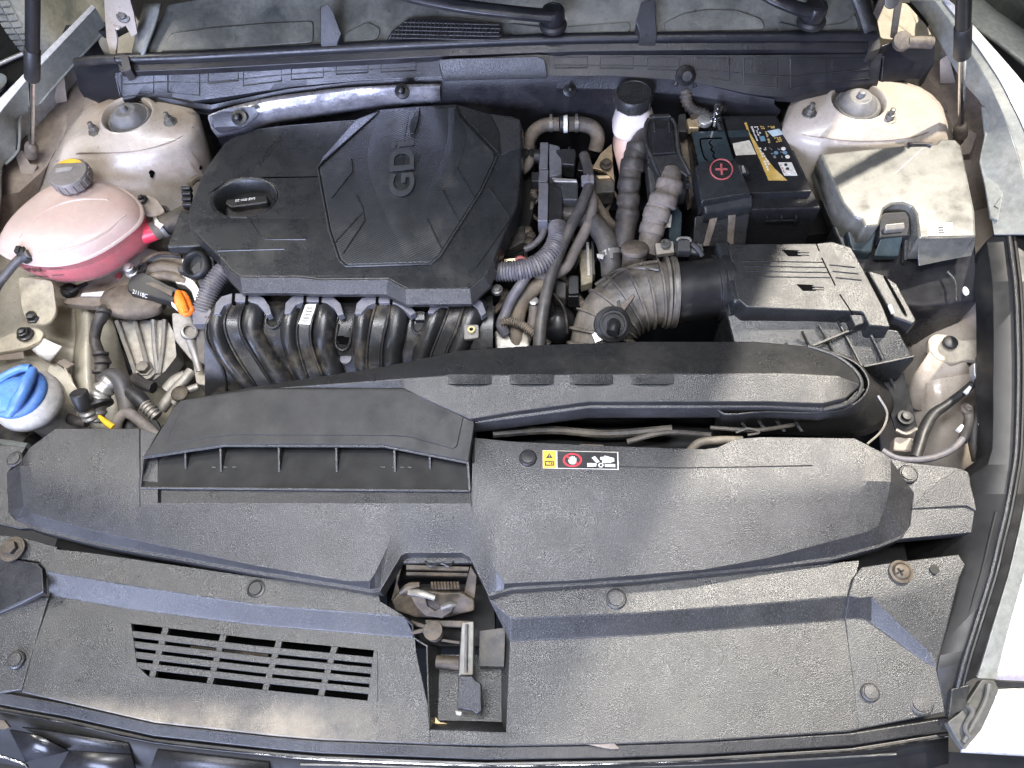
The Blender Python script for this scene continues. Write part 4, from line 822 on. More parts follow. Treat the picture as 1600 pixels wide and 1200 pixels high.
for k in range(5): b.prism([(x-k*2.1, y+k*5, mz(y+k*5, .0082)) for x, y in ((479, 480), (489, 480), (488.6, 481.6), (478.6, 481.6))], .0004)
b.build('sticker_print', 'grey_print', im, bevel=0)
# ================================================================== left side of the bay
ct = thing('coolant_tank', 'translucent coolant tank with red coolant and grey cap beside the strut tower', 'coolant tank', (115, 360, -.03))
seam = [(3, 396), (1, 374), (18, 346), (45, 320), (72, 300), (100, 290), (150, 286), (186, 294), (212, 311), (222, 328), (220, 346), (200, 366), (162, 392), (122, 409), (82, 415), (40, 411)]
def cr(k, z, dx=0, dy=0): return catmull([P(112+(x-112)*k+dx, 348+(y-348)*k+dy, z) for x, y in seam], 3, True)
top_z = .034
base = catmull([P(x, y, top_z) for x, y in seam], 3, True); ctr = sum(base, Vector())/len(base)
def wr(k, z): return [Vector((ctr.x+(p.x-ctr.x)*k, ctr.y+(p.y-ctr.y)*k, z)) for p in base]
us = B().loft([wr(.2, .0615), wr(.55, .060), wr(.80, .055), wr(.93, .0455), wr(.985, .036)], True, False).build('upper_shell', 'tank', ct, bevel=0, ang=70)
B().loft([wr(.98, .037), wr(1.02, .036), wr(1.025, .033), wr(.98, .032)], False, False).build('seam', 'tank', ct, bevel=0, ang=70)
ls = B().loft([wr(.985, .033), wr(.980, .012), wr(.968, -.004), wr(.93, -.020), wr(.78, -.032), wr(.3, -.038)], False, True).build('lower_shell', 'tank_clear', ct, bevel=0, ang=70)
B().loft([wr(.3, .0165), wr(.955, .0165), wr(.968, .013), wr(.962, -.003), wr(.92, -.018), wr(.76, -.030), wr(.3, -.036)], True, True).build('coolant', 'coolant', ct, bevel=0, ang=70)
for pts in ([(30, 372), (70, 330), (120, 312), (170, 312)], [(60, 396), (110, 388), (160, 366), (196, 336)]):
    B().tube([on(us, x, y, -.0006) for x, y in pts], .0022, n=6, sm=4).build('moulding_ridge', 'tank', us, bevel=0)
B().tube([(205, 366, .0), (225, 365, .0), (244, 360, .002)], [.020, .017, .015], n=14).build('outlet', 'coolant', ct, bevel=0)
cap = P(118, 284, .062)
B().lathe(cap, [(.022, -.02), (.022, .002), (.030, .003), (.031, .006), (.031, .020), (.029, .023), (.004, .024)], n=30).build('cap', 'cap_grey', ct, bevel=.0008)
b = B()
for k in range(16):
    t = 2*math.pi*k/16; b.box(cap+Vector((.0312*math.cos(t), .0312*math.sin(t), .012)), .002, .006, .015, (math.cos(t), math.sin(t), 0), (-math.sin(t), math.cos(t), 0))
b.build('cap_ridges', 'cap_grey', ct, bevel=.0005)
B().prism([cap+Vector((.026*math.cos(t), .026*math.sin(t), .0248)) for t in [.75+1.7*k/10 for k in range(11)]], .0006).build('cap_label', 'label_yellow', ct, bevel=0)
B().prism([cap+Vector((x, y, .0248)) for x, y in ((-.02, .006), (.008, .009), (.006, .001), (-.018, -.003))], .0006).build('cap_print', 'grey_print', ct, bevel=0)
n1 = base[30]
lt = [o_ for o_ in ct.children if o_.name.split('.')[0] == 'lower_shell']
def tk(x, y):
    c = [on(o_, x, y, .0006) for o_ in lt]; d = (FW*FPX+RT*(x-800)+UP*(600-y)).normalized()
    c = [q_ for q_ in c if (q_-P(x, y, 0)).length > 1e-5]
    return min(c, key=lambda q_: (q_-CAM).length) if c else P(x, y, .02)
for nm, bd, x0, y0, x1, y1 in (('max_lettering', 'MAX', 48, 424, 73, 423.5), ('min_lettering', 'MIN', 54, 434, 77, 433.5)):
    text(nm, bd, tk(x0, y0), tk(x1, y1), tk(x0, y0-7), 'print', ct, th=.0003, lift=.0006, tall=.85)
    B().tube([tk(x1+5, y0-4), tk(x1+16, y0-4.5), tk(x1+23, y0-5)], .0006, n=5, sm=0).build('level_mark', 'print', ct, bevel=0)
B().prism([(28, 432, -.012), (82, 438, -.012), (88, 488, -.04), (76, 506, -.048), (44, 508, -.048), (34, 484, -.04)], .006, rnd=8).build('mounting_leg', 'tank_tab', ct, bevel=.0015)
B().lathe((53, 497, -.046), [(.012, 0), (.012, .003), (.008, .004), (.008, .011), (.001, .012)], n=6).build('bolt', 'black_plastic', ct, bevel=.0006)
ch = thing('overflow_hose', 'thin black hose clipped to the coolant tank at the left edge', 'hose', (20, 410, .0))
B().tube([(46, 396, .05), (30, 405, .045), (12, 425, .03), (-6, 450, .01), (-20, 490, -.02)], .0068, n=12).build('tube', 'hose', ch, bevel=0)
B().lathe((40, 399, .044), [(.012, -.006), (.013, -.004), (.013, .006), (.011, .008)], axis=(.8, .3, .3), n=14).build('clamp', 'rubber', ch, bevel=.0008)
B().box((30, 392, .053), .008, .012, .012).build('clamp_tab', 'black_plastic', ch, bevel=.001)
oh = thing('coolant_hose', 'dusty coolant hose with wire clamp between the tank outlet and the engine', 'hose', (265, 345, -.02))
B().tube([(240, 362, .003), (262, 349, .005), (285, 338, -.0), (300, 330, -.02)], .0155, n=14).build('tube', 'dusty_rubber', oh, bevel=0)
B().lathe((253, 354, .004), [(.0165, -.003), (.0185, -.003), (.0185, .003), (.0165, .003)], axis=(.8, .5, .1), n=18).build('clamp', 'alu_clean', oh, bevel=0)
B().slab([(244, 344, .026), (256, 350, .026), (250, 358, .024), (240, 350, .024)], .003).build('clamp_ear', 'alu_clean', oh)
hb = thing('tank_bracket', 'dusty bracket with black stud holding the coolant tank to the tower', 'bracket', (235, 330, .0))
B().prism([(216, 312, .028), (232, 303, .03), (246, 312, .03), (258, 330, .02), (248, 338, .015), (226, 335, .022)], .006, rnd=4).build('plate', 'body_dirty', hb)
B().lathe((223, 312, .030), [(.008, 0), (.008, .003), (.004, .004), (.004, .009), (.001, .01)], n=12).build('stud', 'black_plastic', hb)
B().prism([(244, 318, .012), (262, 322, .01), (270, 336, .0), (256, 342, .0)], .01, rnd=4).build('strap', 'dusty_rubber', hb)
# ledge with bolts, tag, small body pieces
lg = thing('mounting_ledge', 'cream metal ledge with black bolt below the coolant tank leg', 'bracket', (30, 530, -.09))
B().prism([(-30, 538, -.055), (10, 524, -.056), (40, 512, -.058), (60, 512, -.06), (69, 520, -.06), (62, 533, -.062), (40, 543, -.063), (-30, 556, -.062)], .008, rnd=5).build('plate', 'tank_tab', lg, bevel=.0015)
B().lathe((40, 523, -.057), [(.0135, 0), (.0135, .003), (.009, .004), (.009, .010), (.006, .0105), (.006, .014), (.001, .015)], n=10).build('bolt', 'black_plastic', lg, bevel=.0005)
B().slab([(-5, 556, -.068), (36, 549, -.068), (38, 560, -.075), (-5, 564, -.075)], .002).build('lip', 'body_dirty', lg)
tg = tag(B().grid([[(48, 545, -.074), (60, 532, -.068), (68, 528, -.066)], [(60, 556, -.078), (78, 548, -.066), (84, 536, -.062)], [(76, 568, -.09), (86, 556, -.072), (97, 541, -.066)]], sm=3, smc=3).build('paper_tag', 'white', bevel=0, solid=.0006), 'curled white paper tag stuck beside the cream ledge', 'paper tag')
sr = thing('support_rail', 'white folded body rail between the washer neck and the engine mount', 'body rail', (100, 600, -.14))
B().grid([[(68, 580, -.10), (82, 562, -.10), (110, 585, -.11), (128, 640, -.12)], [(66, 592, -.104), (74, 580, -.104), (100, 604, -.114), (120, 652, -.124)], [(76, 630, -.15), (86, 600, -.15), (104, 640, -.15), (112, 668, -.15)]]).build('shell', 'body_cream', sr, bevel=.002, solid=.003)
B().prism([(86, 566, -.088), (100, 560, -.09), (116, 568, -.094), (104, 576, -.096)], .004).build('notch', 'body_dirty', sr)
B().tube([(92, 560, -.092), (100, 572, -.096), (112, 596, -.102), (122, 612, -.104)], .0014, n=6).build('seam', 'body_paint', sr, bevel=0)
B().prism([(176, 498, -.088), (184, 500, -.088), (204, 560, -.105), (202, 566, -.106), (190, 545, -.10)], .003).build('gap', 'void', sr, bevel=0)  # solid black sliver painting the shade of a gap
B().grid([[(118, 470, -.10), (132, 468, -.08), (150, 470, -.09)], [(118, 520, -.125), (134, 518, -.095), (152, 522, -.115)], [(112, 590, -.145), (132, 590, -.112), (152, 592, -.13)], [(116, 640, -.165), (138, 640, -.14), (156, 640, -.15)]], sm=4, smc=4).build('fold', 'body_cream', sr, bevel=0, solid=.002, ang=80)
# ------------------------------------------------------------------ engine mount
mt = thing('engine_mount', 'dusty rubber engine mount under a black bracket beside the orange dipstick', 'engine mount', (210, 480, -.12))
def ellr(cx, cy, rx, ry, z, n=28, rot=0): return [P(cx+rx*math.cos(t)*math.cos(rot)-ry*math.sin(t)*math.sin(rot), cy+rx*math.cos(t)*math.sin(rot)+ry*math.sin(t)*math.cos(rot), z) for t in [2*math.pi*k/n for k in range(n)]]
B().loft([ellr(205, 464, 36, 20, -.042), ellr(206, 468, 50, 24, -.050), ellr(208, 476, 52, 24, -.066), ellr(210, 478, 40, 18, -.078)], True, True).build('bowl', 'mount_rubber', mt, bevel=0, ang=60)
B().prism([(96, 468, -.055), (130, 462, -.052), (172, 450, -.048), (200, 440, -.044), (215, 450, -.046), (190, 470, -.05), (168, 482, -.055), (140, 478, -.058), (98, 474, -.058)], .014, rnd=4).build('arm', 'body_dirty', mt, bevel=.002)
B().prism([(198, 444, -.022), (204, 432, -.020), (222, 424, -.018), (232, 428, -.02), (262, 445, -.018), (272, 448, -.018), (290, 458, -.02), (288, 476, -.03), (262, 470, -.03), (200, 456, -.028)], .018, rnd=3).build('bracket', 'black_plastic', mt, bevel=.0025)
B().prism([(226, 442, -.0185), (238, 440, -.018), (270, 454, -.0175), (268, 462, -.018)], .003).build('bracket_pad', 'mount_rubber', mt)
text('part_lettering', '21118C', (210, 458, -.026), (233, 466, -.026), (213, 449, -.020), 'paper', mt, th=.0003, lift=.0045)
for k, (y, r) in enumerate(((407, .010), (424, .012), (436, .009))):
    B().tube([(226+k*3, y+6, -.04), (248, y-4, -.028), (272, y-3, -.026), (292, y+6, -.03)], r, n=10).build('rubber_rib', 'mount_rubber', mt, bevel=0)
B().tube([(228, 412, -.03), (248, 400, -.018), (284, 401, -.016)], .003, n=8).build('rubber_edge', 'rubber', mt, bevel=0)
B().lathe((207, 426, -.028), [(.011, 0), (.011, .004), (.0085, .005), (.0085, .014), (.006, .015), (.006, .018), (.001, .019)], n=12).build('bolt', 'alu_clean', mt, bevel=.0006)
B().lathe((224, 421, -.028), [(.010, 0), (.010, .006), (.006, .006), (.006, .001)], n=16).build('eyelet', 'rubber', mt, bevel=.0005)
B().slab([(128, 458, -.046), (163, 455, -.046), (158, 463, -.049), (126, 463, -.049)], .001).build('sticker', 'paper', mt, bevel=0)
pl = thing('mount_plate', 'reddish dusty plate below the coolant tank next to the engine mount', 'bracket', (170, 430, -.08))
B().prism([(95, 452, -.062), (150, 435, -.058), (190, 405, -.05), (222, 385, -.045), (248, 392, -.045), (225, 425, -.05), (180, 455, -.058), (120, 472, -.066)], .006, rnd=5).build('plate', 'body_dirty', pl)
B().lathe((186, 432, -.055), [(.006, 0), (.006, .003), (.001, .003)], n=12).build('hole', 'dull_red', pl, bevel=0)
B().lathe((108, 454, -.055), [(.013, -.004), (.014, 0), (.012, .006), (.006, .008)], n=14).build('grommet', 'rubber', pl, bevel=.0008)
B().tube([(96, 449, -.05), (110, 456, -.048), (126, 448, -.05), (136, 442, -.052)], .003, n=8).build('clip_wire', 'rubber', pl, bevel=0)
mb = thing('mount_bracket', 'ribbed cast aluminium bracket with hex bolt below the engine mount', 'bracket', (230, 550, -.16))
B().prism([(178, 500, -.085), (262, 500, -.082), (272, 520, -.086), (276, 556, -.098), (258, 580, -.108), (240, 594, -.115), (214, 592, -.115), (206, 570, -.108), (190, 525, -.093)], .03, rnd=4).build('casting', 'alu', mb, bevel=.003)
for p in ([(183, 502), (208, 570), (214, 590)], [(212, 502), (224, 545), (230, 568)], [(240, 500), (242, 540), (248, 584)], [(258, 500), (256, 540), (250, 584)]):
    B().tube([(x, y, -.078-.0004*(y-500)) for x, y in p], [.0042, .0042, .005], n=8, sm=3, flat=1.6).build('rib', 'alu_clean' if p[0][0] == 240 else 'alu', mb, bevel=0)
B().lathe((228, 578, -.108), [(.0145, 0), (.0145, .004), (.0105, .005), (.0105, .014), (.001, .0145)], n=6).build('bolt', 'steel', mb, bevel=.0008)
B().lathe((228, 580, -.110), [(.019, 0), (.019, .004)], n=20).build('washer', 'alu', mb, bevel=.0008)
B().grid([[(178, 500, -.085), (190, 525, -.093), (206, 572, -.108)], [(175, 505, -.20), (186, 540, -.20), (200, 590, -.20)]]).build('side_web', 'deep', mb, bevel=0, solid=.002)
wh = thing('taped_harness', 'tape wrapped wiring harness hanging down beside the engine mount', 'wiring harness', (155, 560, -.12))
B().tube([(166, 480, -.055), (160, 492, -.055), (152, 508, -.06), (148, 530, -.075), (154, 550, -.08), (160, 565, -.082), (158, 580, -.085), (160, 598, -.09)], [.009, .011, .009, .0085, .009, .012, .010, .009], n=10, sm=5).build('loom', 'dark_tape', wh, bevel=0)
for x, y, z in ((163, 487, -.05), (157, 553, -.074), (161, 566, -.076), (157, 581, -.079)):
    B().lathe((x, y, z), [(.010, -.003), (.0125, -.002), (.0125, .002), (.010, .003)], axis=(.1, -.9, -.3), n=12).build('tape_band', 'dark_tape', wh, bevel=0)
B().prism([(146, 478, -.05), (160, 476, -.05), (162, 486, -.052), (150, 488, -.052)], .008).build('clip', 'black_plastic', wh)
# ------------------------------------------------------------------ dipstick, timing cover, breather
dp = thing('dipstick', 'bright orange oil dipstick handle beside the intake manifold', 'dipstick', (288, 475, -.03))
B().prism([(270, 463, .004), (273, 455, .005), (280, 452, .006), (288, 453, .006), (294, 461, .004), (299, 474, .001), (303, 481, -.001), (296, 489, -.002), (286, 492, -.002), (278, 487, -.0), (272, 476, .002)], .010, rnd=3).build('handle', 'orange', dp, bevel=.004, seg=3)
B().tube([(278, 456, .007), (284, 466, .008), (288, 477, .006), (291, 487, .002)], .0042, n=8).build('handle_ridge', 'orange', dp, bevel=0)
B().prism([(267, 470, -.004), (272, 474, -.003), (281, 484, -.004), (276, 484, -.006), (268, 477, -.006)], .006).build('stopper', 'white', dp)
B().tube([(294, 488, -.006), (304, 500, -.03), (310, 530, -.08)], .0035, n=8).build('tube', 'steel', dp, bevel=0)
tc_ = thing('timing_cover', 'grey cast aluminium engine side cover next to the orange dipstick', 'engine casting', (290, 500, -.12))
B().prism([(270, 424, -.022), (282, 420, -.02), (290, 430, -.02), (304, 438, -.02), (312, 452, -.022), (313, 470, -.03), (304, 474, -.032), (298, 455, -.026), (288, 446, -.024), (274, 444, -.024)], .014, rnd=3).build('upper_arm', 'alu_clean', tc_, bevel=.003)
B().prism([(268, 488, -.035), (300, 490, -.035), (302, 506, -.038), (310, 530, -.048), (312, 566, -.065), (298, 562, -.068), (284, 545, -.06), (272, 530, -.05), (269, 510, -.04)], .03, rnd=4).build('casting', 'alu', tc_, bevel=.004)
B().lathe((295, 520, -.038), [(.013, 0), (.013, .010), (.009, .011), (.009, .004), (.002, .004)], axis=(.5, -.2, .8), n=18).build('boss', 'alu', tc_, bevel=.0008)
B().tube([(296, 526, -.04), (304, 550, -.055), (312, 580, -.07)], [.008, .007, .006], n=10).build('web', 'alu', tc_, bevel=0)
B().prism([(300, 500, -.03), (320, 506, -.034), (320, 570, -.06), (304, 560, -.06)], .02).build('side_panel', 'dusty_black', tc_)
B().prism([(300, 560, -.075), (350, 566, -.075), (346, 606, -.085), (306, 600, -.085)], .03, rnd=6).build('lower_casting', 'alu', tc_, bevel=.004)
B().prism([(300, 482, -.006), (330, 482, -.006), (328, 506, -.012), (300, 506, -.012)], .016).build('bracket_block', 'conduit', tc_, bevel=.002)
br = thing('breather_port', 'black ring shaped breather port at the lower left of the engine cover', 'breather', (307, 420, -.03))
B().prism([(296, 420, .004), (318, 396, .006), (334, 400, .005), (336, 420, .0), (322, 456, -.012), (312, 452, -.012), (306, 438, -.004)], .022, rnd=4).build('body', 'black_plastic', br, bevel=.003)
B().lathe((307, 414, .006), [(.0165, -.008), (.0225, -.006), (.0235, 0), (.0225, .006), (.0185, .008), (.0165, .006), (.0155, -.004), (.002, -.005)], axis=(-.25, -.35, .9), n=30).build('ring', 'rubber', br, bevel=0, ang=60)
B().prism([(276, 415, -.002), (296, 413, -.002), (297, 426, -.006), (278, 424, -.006)], .012).build('plug', 'duct_plastic', br, bevel=.0015)
B().prism([(284, 405, .002), (290, 404, .002), (290, 413, .0), (285, 413, .0)], .008).build('clip', 'paper', br)
cv = tag(B().tube([(356, 418, .004), (342, 432, .004), (330, 450, .0), (322, 468, -.006), (316, 486, -.014)], .0150, n=14, corr=(.0045, .0012)).build('corrugated_conduit', 'conduit', bevel=0, ang=60), 'grey corrugated conduit curving from under the engine cover to the manifold left end', 'conduit')
cn = thing('coil_connector', 'small dark connector stack between the strut tower and the engine cover', 'connector', (291, 310, .0))
for k in range(4): B().box((292+k*.6, 296+k*8.5, .022-.002*k), .016, .0065, .012).build('connector_body', 'duct_plastic', cn, bevel=.0012)
B().tube([(296, 288, .018), (304, 280, .015), (316, 276, .01)], .006, n=8).build('cable', 'dusty_rubber', cn, bevel=0)
# ------------------------------------------------------------------ washer neck and air-con lines
wt = thing('washer_tank', 'milky washer fluid filler with blue folded cap at the left edge', 'washer tank', (30, 640, -.14))
wc = P(26, 612, -.018)
B().lathe(wc, [(.038, -.004), (.043, -.010), (.050, -.024), (.051, -.034), (.046, -.046), (.034, -.056), (.031, -.075), (.034, -.14)], n=32).build('neck', 'white_tank', wt, bevel=0, ang=60)
B().lathe(wc, [(.041, -.010), (.0425, -.006), (.042, .0), (.037, .005), (.018, .006), (.002, .006)], n=32).build('cap', 'blue', wt, bevel=.001, ang=50)
B().tube([(52, 577, -.002), (44, 594, .003), (36, 612, .003), (24, 632, -.002), (14, 648, -.012)], [.006, .009, .009, .009, .006], n=10).build('cap_fold', 'blue', wt, bevel=0)
B().tube([(-6, 596, -.002), (14, 584, -.001), (34, 576, -.004), (48, 575, -.004)], .006, n=8).build('cap_rim', 'blue', wt, bevel=0)
B().grid([[(-10, 600, -.006), (20, 590, .0), (42, 588, -.002)], [(-10, 622, -.006), (14, 615, .001), (34, 608, .004)], [(-10, 646, -.014), (4, 643, -.010), (18, 640, -.006)]], sm=3, smc=3).build('cap_flap', 'blue', wt, bevel=0, solid=.002)
ac = thing('aircon_pipes', 'aluminium air conditioning pipes with black service cap behind the front cover', 'pipes', (150, 640, -.12))
pa, pb = P(142, 655, -.075), P(122, 613, -.030); ax = (pb-pa).normalized(); L = (pb-pa).length
B().lathe(pa, [(.0115, L-.030), (.0135, L-.028), (.0135, L-.002), (.012, L), (.002, L+.0006)], axis=ax, n=20).build('service_cap', 'rubber', ac, bevel=.0006)
B().lathe(pa, [(.010, 0), (.0125, .004), (.0105, .008), (.0125, .013), (.0105, .017), (.012, .022), (.009, L-.026)], axis=ax, n=20).build('valve', 'alu_clean', ac, bevel=0)
B().tube([(150, 660, -.085), (152, 640, -.075), (157, 620, -.065), (166, 604, -.058), (176, 596, -.058)], [.013, .0135, .0155, .0145, .014], n=16, corr=(.012, .0014)).build('elbow_pipe', 'alu_clean', ac, bevel=0)
B().tube([(160, 598, -.060), (172, 588, -.056), (186, 592, -.055), (194, 612, -.062), (200, 640, -.075), (204, 668, -.09)], [.011, .013, .0135, .0135, .0135, .0135], n=14).build('hose', 'hose', ac, bevel=0)
B().lathe((158, 632, -.062), [(.0165, -.003), (.0185, -.002), (.0185, .002), (.0165, .003)], axis=(.4, -.9, -.3), n=20).build('clamp', 'rubber', ac, bevel=0)
B().tube([(184, 680, -.08), (184, 660, -.065), (194, 647, -.058), (206, 648, -.058), (226, 664, -.066), (252, 686, -.075)], .0085, n=12).build('bent_pipe', 'tape', ac, bevel=0)
B().tube([(204, 612, -.060), (216, 622, -.060), (226, 632, -.064)], [.011, .0125, .011], n=12).build('sensor', 'rubber', ac, bevel=0)
B().tube([(226, 632, -.064), (238, 644, -.068), (246, 652, -.072)], [.010, .0095, .009], n=12, corr=(.006, .0012)).build('sensor_nut', 'alu', ac, bevel=0)
B().prism([(230, 652, -.062), (244, 656, -.062), (254, 674, -.066), (244, 676, -.068)], .012).build('plug', 'black_plastic', ac, bevel=.002)
yt = tag(B().tube([(155, 650, -.065), (166, 660, -.062), (178, 668, -.062)], [.003, .005, .0055], n=8).build('yellow_stick', 'yellow'), 'short yellow stick lying beside the aluminium service valve', 'stick')
lh = thing('lower_harness', 'dark taped harness passing below the white washer neck', 'wiring harness', (100, 650, -.15))
B().tube([(80, 632, -.11), (98, 648, -.11), (118, 658, -.105), (136, 660, -.105)], .0085, n=10).build('loom', 'dark_tape', lh, bevel=0)
B().tube([(-10, 668, -.12), (20, 682, -.12), (50, 696, -.12)], .022, n=10).build('branch', 'dark_tape', lh, bevel=0)
B().tube([(-10, 690, -.10), (20, 694, -.10), (44, 698, -.10)], .006, n=8).build('tube', 'rail_grey', lh, bevel=0)
mp = thing('metal_pipes', 'short bare metal pipes and clips beside the manifold left end', 'pipes', (285, 610, -.18))
for p, r in (([(252, 640, -.10), (270, 615, -.09), (285, 598, -.085), (300, 580, -.085)], .009), ([(262, 610, -.095), (275, 596, -.09), (292, 588, -.088)], .011), ([(272, 630, -.09), (290, 612, -.08), (310, 604, -.08)], .006)):
    B().tube(p, r, n=10).build('pipe', 'alu', mp, bevel=0)
B().lathe((282, 616, -.075), [(.013, 0), (.014, .004), (.010, .007), (.002, .007)], n=16).build('round_clip', 'rust_metal', mp, bevel=.0008)
B().tube([(210, 590, -.10), (222, 600, -.10), (240, 606, -.10)], .010, n=8).build('pipe', 'dark_tape', mp, bevel=0)
# ================================================================== centre and right side of the bay
bf = thing('brake_reservoir', 'pinkish white brake fluid reservoir with black round cap before the bulkhead', 'brake reservoir', (985, 230, -.04))
def rr(cx, cy, rx, ry, z, n=32, e=3.0):
    c = P(cx, cy, z); return [c+Vector((rx*abs(math.cos(t))**(2/e)*(1 if math.cos(t) > 0 else -1), ry*abs(math.sin(t))**(2/e)*(1 if math.sin(t) > 0 else -1), 0)) for t in [2*math.pi*k/n for k in range(n)]]
B().loft([rr(990, 166, .024, .024, .088, e=2), rr(991, 172, .027, .026, .078, e=2.2), rr(991, 178, .030, .030, .066), rr(990, 194, .035, .032, .046), rr(990, 197, .035, .032, .043), rr(990, 200, .029, .030, .040)], True, False).build('upper_body', 'brake_tank', bf, bevel=0, ang=60)
B().loft([rr(990, 200, .029, .030, .040), rr(982, 225, .026, .028, .018), rr(976, 258, .012, .014, -.012), rr(978, 280, .010, .012, -.04)], False, True).build('lower_body', 'brake_low', bf, bevel=0, ang=60)
bc = P(989, 158, .092)
B().lathe(bc, [(.027, -.004), (.0305, -.002), (.0305, .012), (.0285, .017), (.0265, .018), (.026, .0165), (.002, .0165)], n=34).build('cap', 'rubber', bf, bevel=.0006)
b = B()
for k in range(10):
    t = 2*math.pi*k/10; b.box(bc+Vector((.0305*math.cos(t), .0305*math.sin(t), .004)), .0022, .004, .012, (math.cos(t), math.sin(t), 0), (-math.sin(t), math.cos(t), 0))
b.build('cap_ribs', 'rubber', bf, bevel=.0004)
random.seed(3); b = B()
for k in range(7):
    for j in range(9):
        x, y = -.019+j*.0048+random.uniform(-.001, .001), -.016+k*.0054
        if x*x+y*y < .0225**2 and random.random() < .8: b.box(bc+Vector((x, y, .0168)), random.uniform(.002, .004), .0018, .0008)
b.build('cap_embossing', 'duct_plastic', bf, bevel=0)
# breather hoses behind the engine cover
h = thing('breather_hose', 'curved rubber hose with white joint ring behind the grey valve module', 'hose', (880, 210, -.02))
B().tube([(828, 250, .0), (826, 225, .012), (834, 206, .022), (850, 196, .026), (874, 194, .028)], .0115, n=14).build('tube', 'dusty_rubber', h, bevel=0)
B().tube([(888, 194, .028), (908, 194, .026), (926, 200, .022), (934, 214, .012), (930, 236, -.005)], .0125, n=14).build('tube', 'dusty_rubber', h, bevel=0)
B().lathe((874, 194, .028), [(.0105, 0), (.0135, .001), (.0135, .006), (.010, .007)], axis=(1, 0, 0), n=20).build('joint', 'rubber', h, bevel=0)
B().lathe((880, 194, .028), [(.0125, 0), (.0145, .001), (.0145, .007), (.012, .008)], axis=(1, 0, 0), n=20).build('joint_ring', 'white', h, bevel=0)
for x in (858, 898):
    B().lathe((x, 194, .028), [(.0118, 0), (.0138, .0), (.0138, .006), (.0118, .006)], axis=(1, 0, 0), n=18).build('clamp', 'steel', h, bevel=0)
    B().box((x+3, 183, .043), .004, .008, .007).build('clamp_tab', 'steel', h, bevel=.0005)
tp = tag(B().tube([(806, 272, .0), (822, 262, .012), (828, 248, .014), (822, 236, .01), (812, 232, .0)], .008, n=10).build('cream_hose', 'tape', bevel=0), 'short cream hose looping out behind the engine cover right edge', 'hose')
# ignition module
ig = thing('control_module', 'grey plastic valve module with two square blocks right of the engine cover', 'module', (870, 290, -.02))
for i, (y0, y1) in enumerate(((222, 264), (265, 284), (285, 345))):
    B().prism([(844-i*1.2, y0, .030), (857, y0, .030), (856, y1, .028), (842-i*.8, y1, .028)], .03).build('side_bar', 'collar', ig, bevel=.0015)
B().prism([(858, 224, .028), (874, 228, .027), (878, 240, .026), (878, 272, .026), (858, 276, .026)], .03).build('upper_body', 'collar', ig, bevel=.002)
B().prism([(857, 286, .026), (872, 286, .026), (880, 296, .024), (878, 345, .022), (856, 345, .022)], .03).build('lower_body', 'duct_plastic', ig, bevel=.002)
B().prism([(868, 233, .034), (898, 232, .034), (900, 238, .033), (898, 258, .030), (878, 256, .030), (876, 244, .031)], .03).build('valve_block', 'duct_plastic', ig, bevel=.002)
B().prism([(863, 276, .036), (902, 279, .036), (903, 284, .036), (903, 312, .030), (880, 312, .030), (876, 288, .034)], .03).build('valve_block', 'cover', ig, bevel=.002)
B().prism([(862, 277, .038), (900, 280, .038), (902, 284, .037), (866, 283, .037)], .003).build('block_lip', 'alu_clean', ig, bevel=.0006)
B().prism([(878, 312, .012), (904, 312, .012), (906, 328, .004), (880, 325, .004)], .02).build('foot', 'duct_plastic', ig, bevel=.002)
B().lathe((838, 245, .012), [(.012, -.02), (.014, -.016), (.011, -.012), (.014, -.008), (.011, -.004), (.013, .008)], axis=(1, 0, 0), n=16).build('stub', 'rubber', ig, bevel=0)
B().prism([(830, 268, .012), (843, 268, .012), (843, 283, .010), (830, 283, .010)], .02).build('plug', 'rubber', ig, bevel=.002)
# hoses and looms, each one a thing
def hose(name, label, cat, pts, r, mat, corr=None, n=12, jit=0):
    o = B().tube(pts, r, n=n, corr=corr, jit=jit).build(name, mat, bevel=0, ang=60); return tag(o, label, cat)
hose('vacuum_hose', 'long smooth grey hose running down beside the valve module to the front duct', 'hose', [(912, 242, .032), (918, 262, .036), (920, 290, .036), (908, 322, .03), (890, 358, .022), (872, 400, .012), (856, 450, .0), (846, 500, -.015), (842, 548, -.035)], [.0078, .0078, .0085, .0088, .0088, .0088, .0092, .0096, .010], 'hose', n=16)
cl_ = thing('hose_clip', 'purple grey plastic clip round the smooth hose beside the valve module', 'clip', (916, 276, .03))
B().prism([(908, 273, .050), (928, 272, .050), (929, 284, .046), (909, 285, .046)], .012).build('jaw', 'conduit', cl_, bevel=.0015)
B().prism([(917, 271, .053), (920, 271, .053), (921, 284, .049), (918, 284, .049)], .004).build('tab', 'conduit', cl_, bevel=.0006)
hose('tan_hose', 'dusty tan hose curving beside the smooth grey hose', 'hose', [(920, 292, .018), (926, 320, .014), (918, 352, .006), (900, 388, -.004), (884, 418, -.01), (860, 430, -.014), (838, 434, -.02)], .0088, 'tape')
hose('corrugated_conduit', 'purple grey corrugated conduit from the valve module to the engine cover', 'conduit', [(871, 352, .012), (872, 372, .014), (862, 394, .014), (842, 412, .012), (812, 422, .010), (774, 425, .008)], [.014, .0155, .0155, .0155, .0155, .0150], 'conduit', corr=(.0044, .0011), n=16)
hose('taped_loom', 'purple grey taped cable loom dropping from the corrugated conduit', 'wiring harness', [(826, 428, .002), (812, 448, -.004), (800, 466, -.014), (790, 490, -.028), (784, 508, -.035), (790, 522, -.045)], [.007, .0085, .0085, .0085, .010, .008], 'conduit')
hose('brown_pipe', 'wide yellowish brown pipe bending down behind the smooth hose', 'pipe', [(862, 434, -.026), (838, 448, -.024), (818, 466, -.03), (808, 492, -.042), (806, 516, -.055), (808, 540, -.07)], [.012, .0125, .013, .0135, .014, .014], 'mount_rubber', n=14)
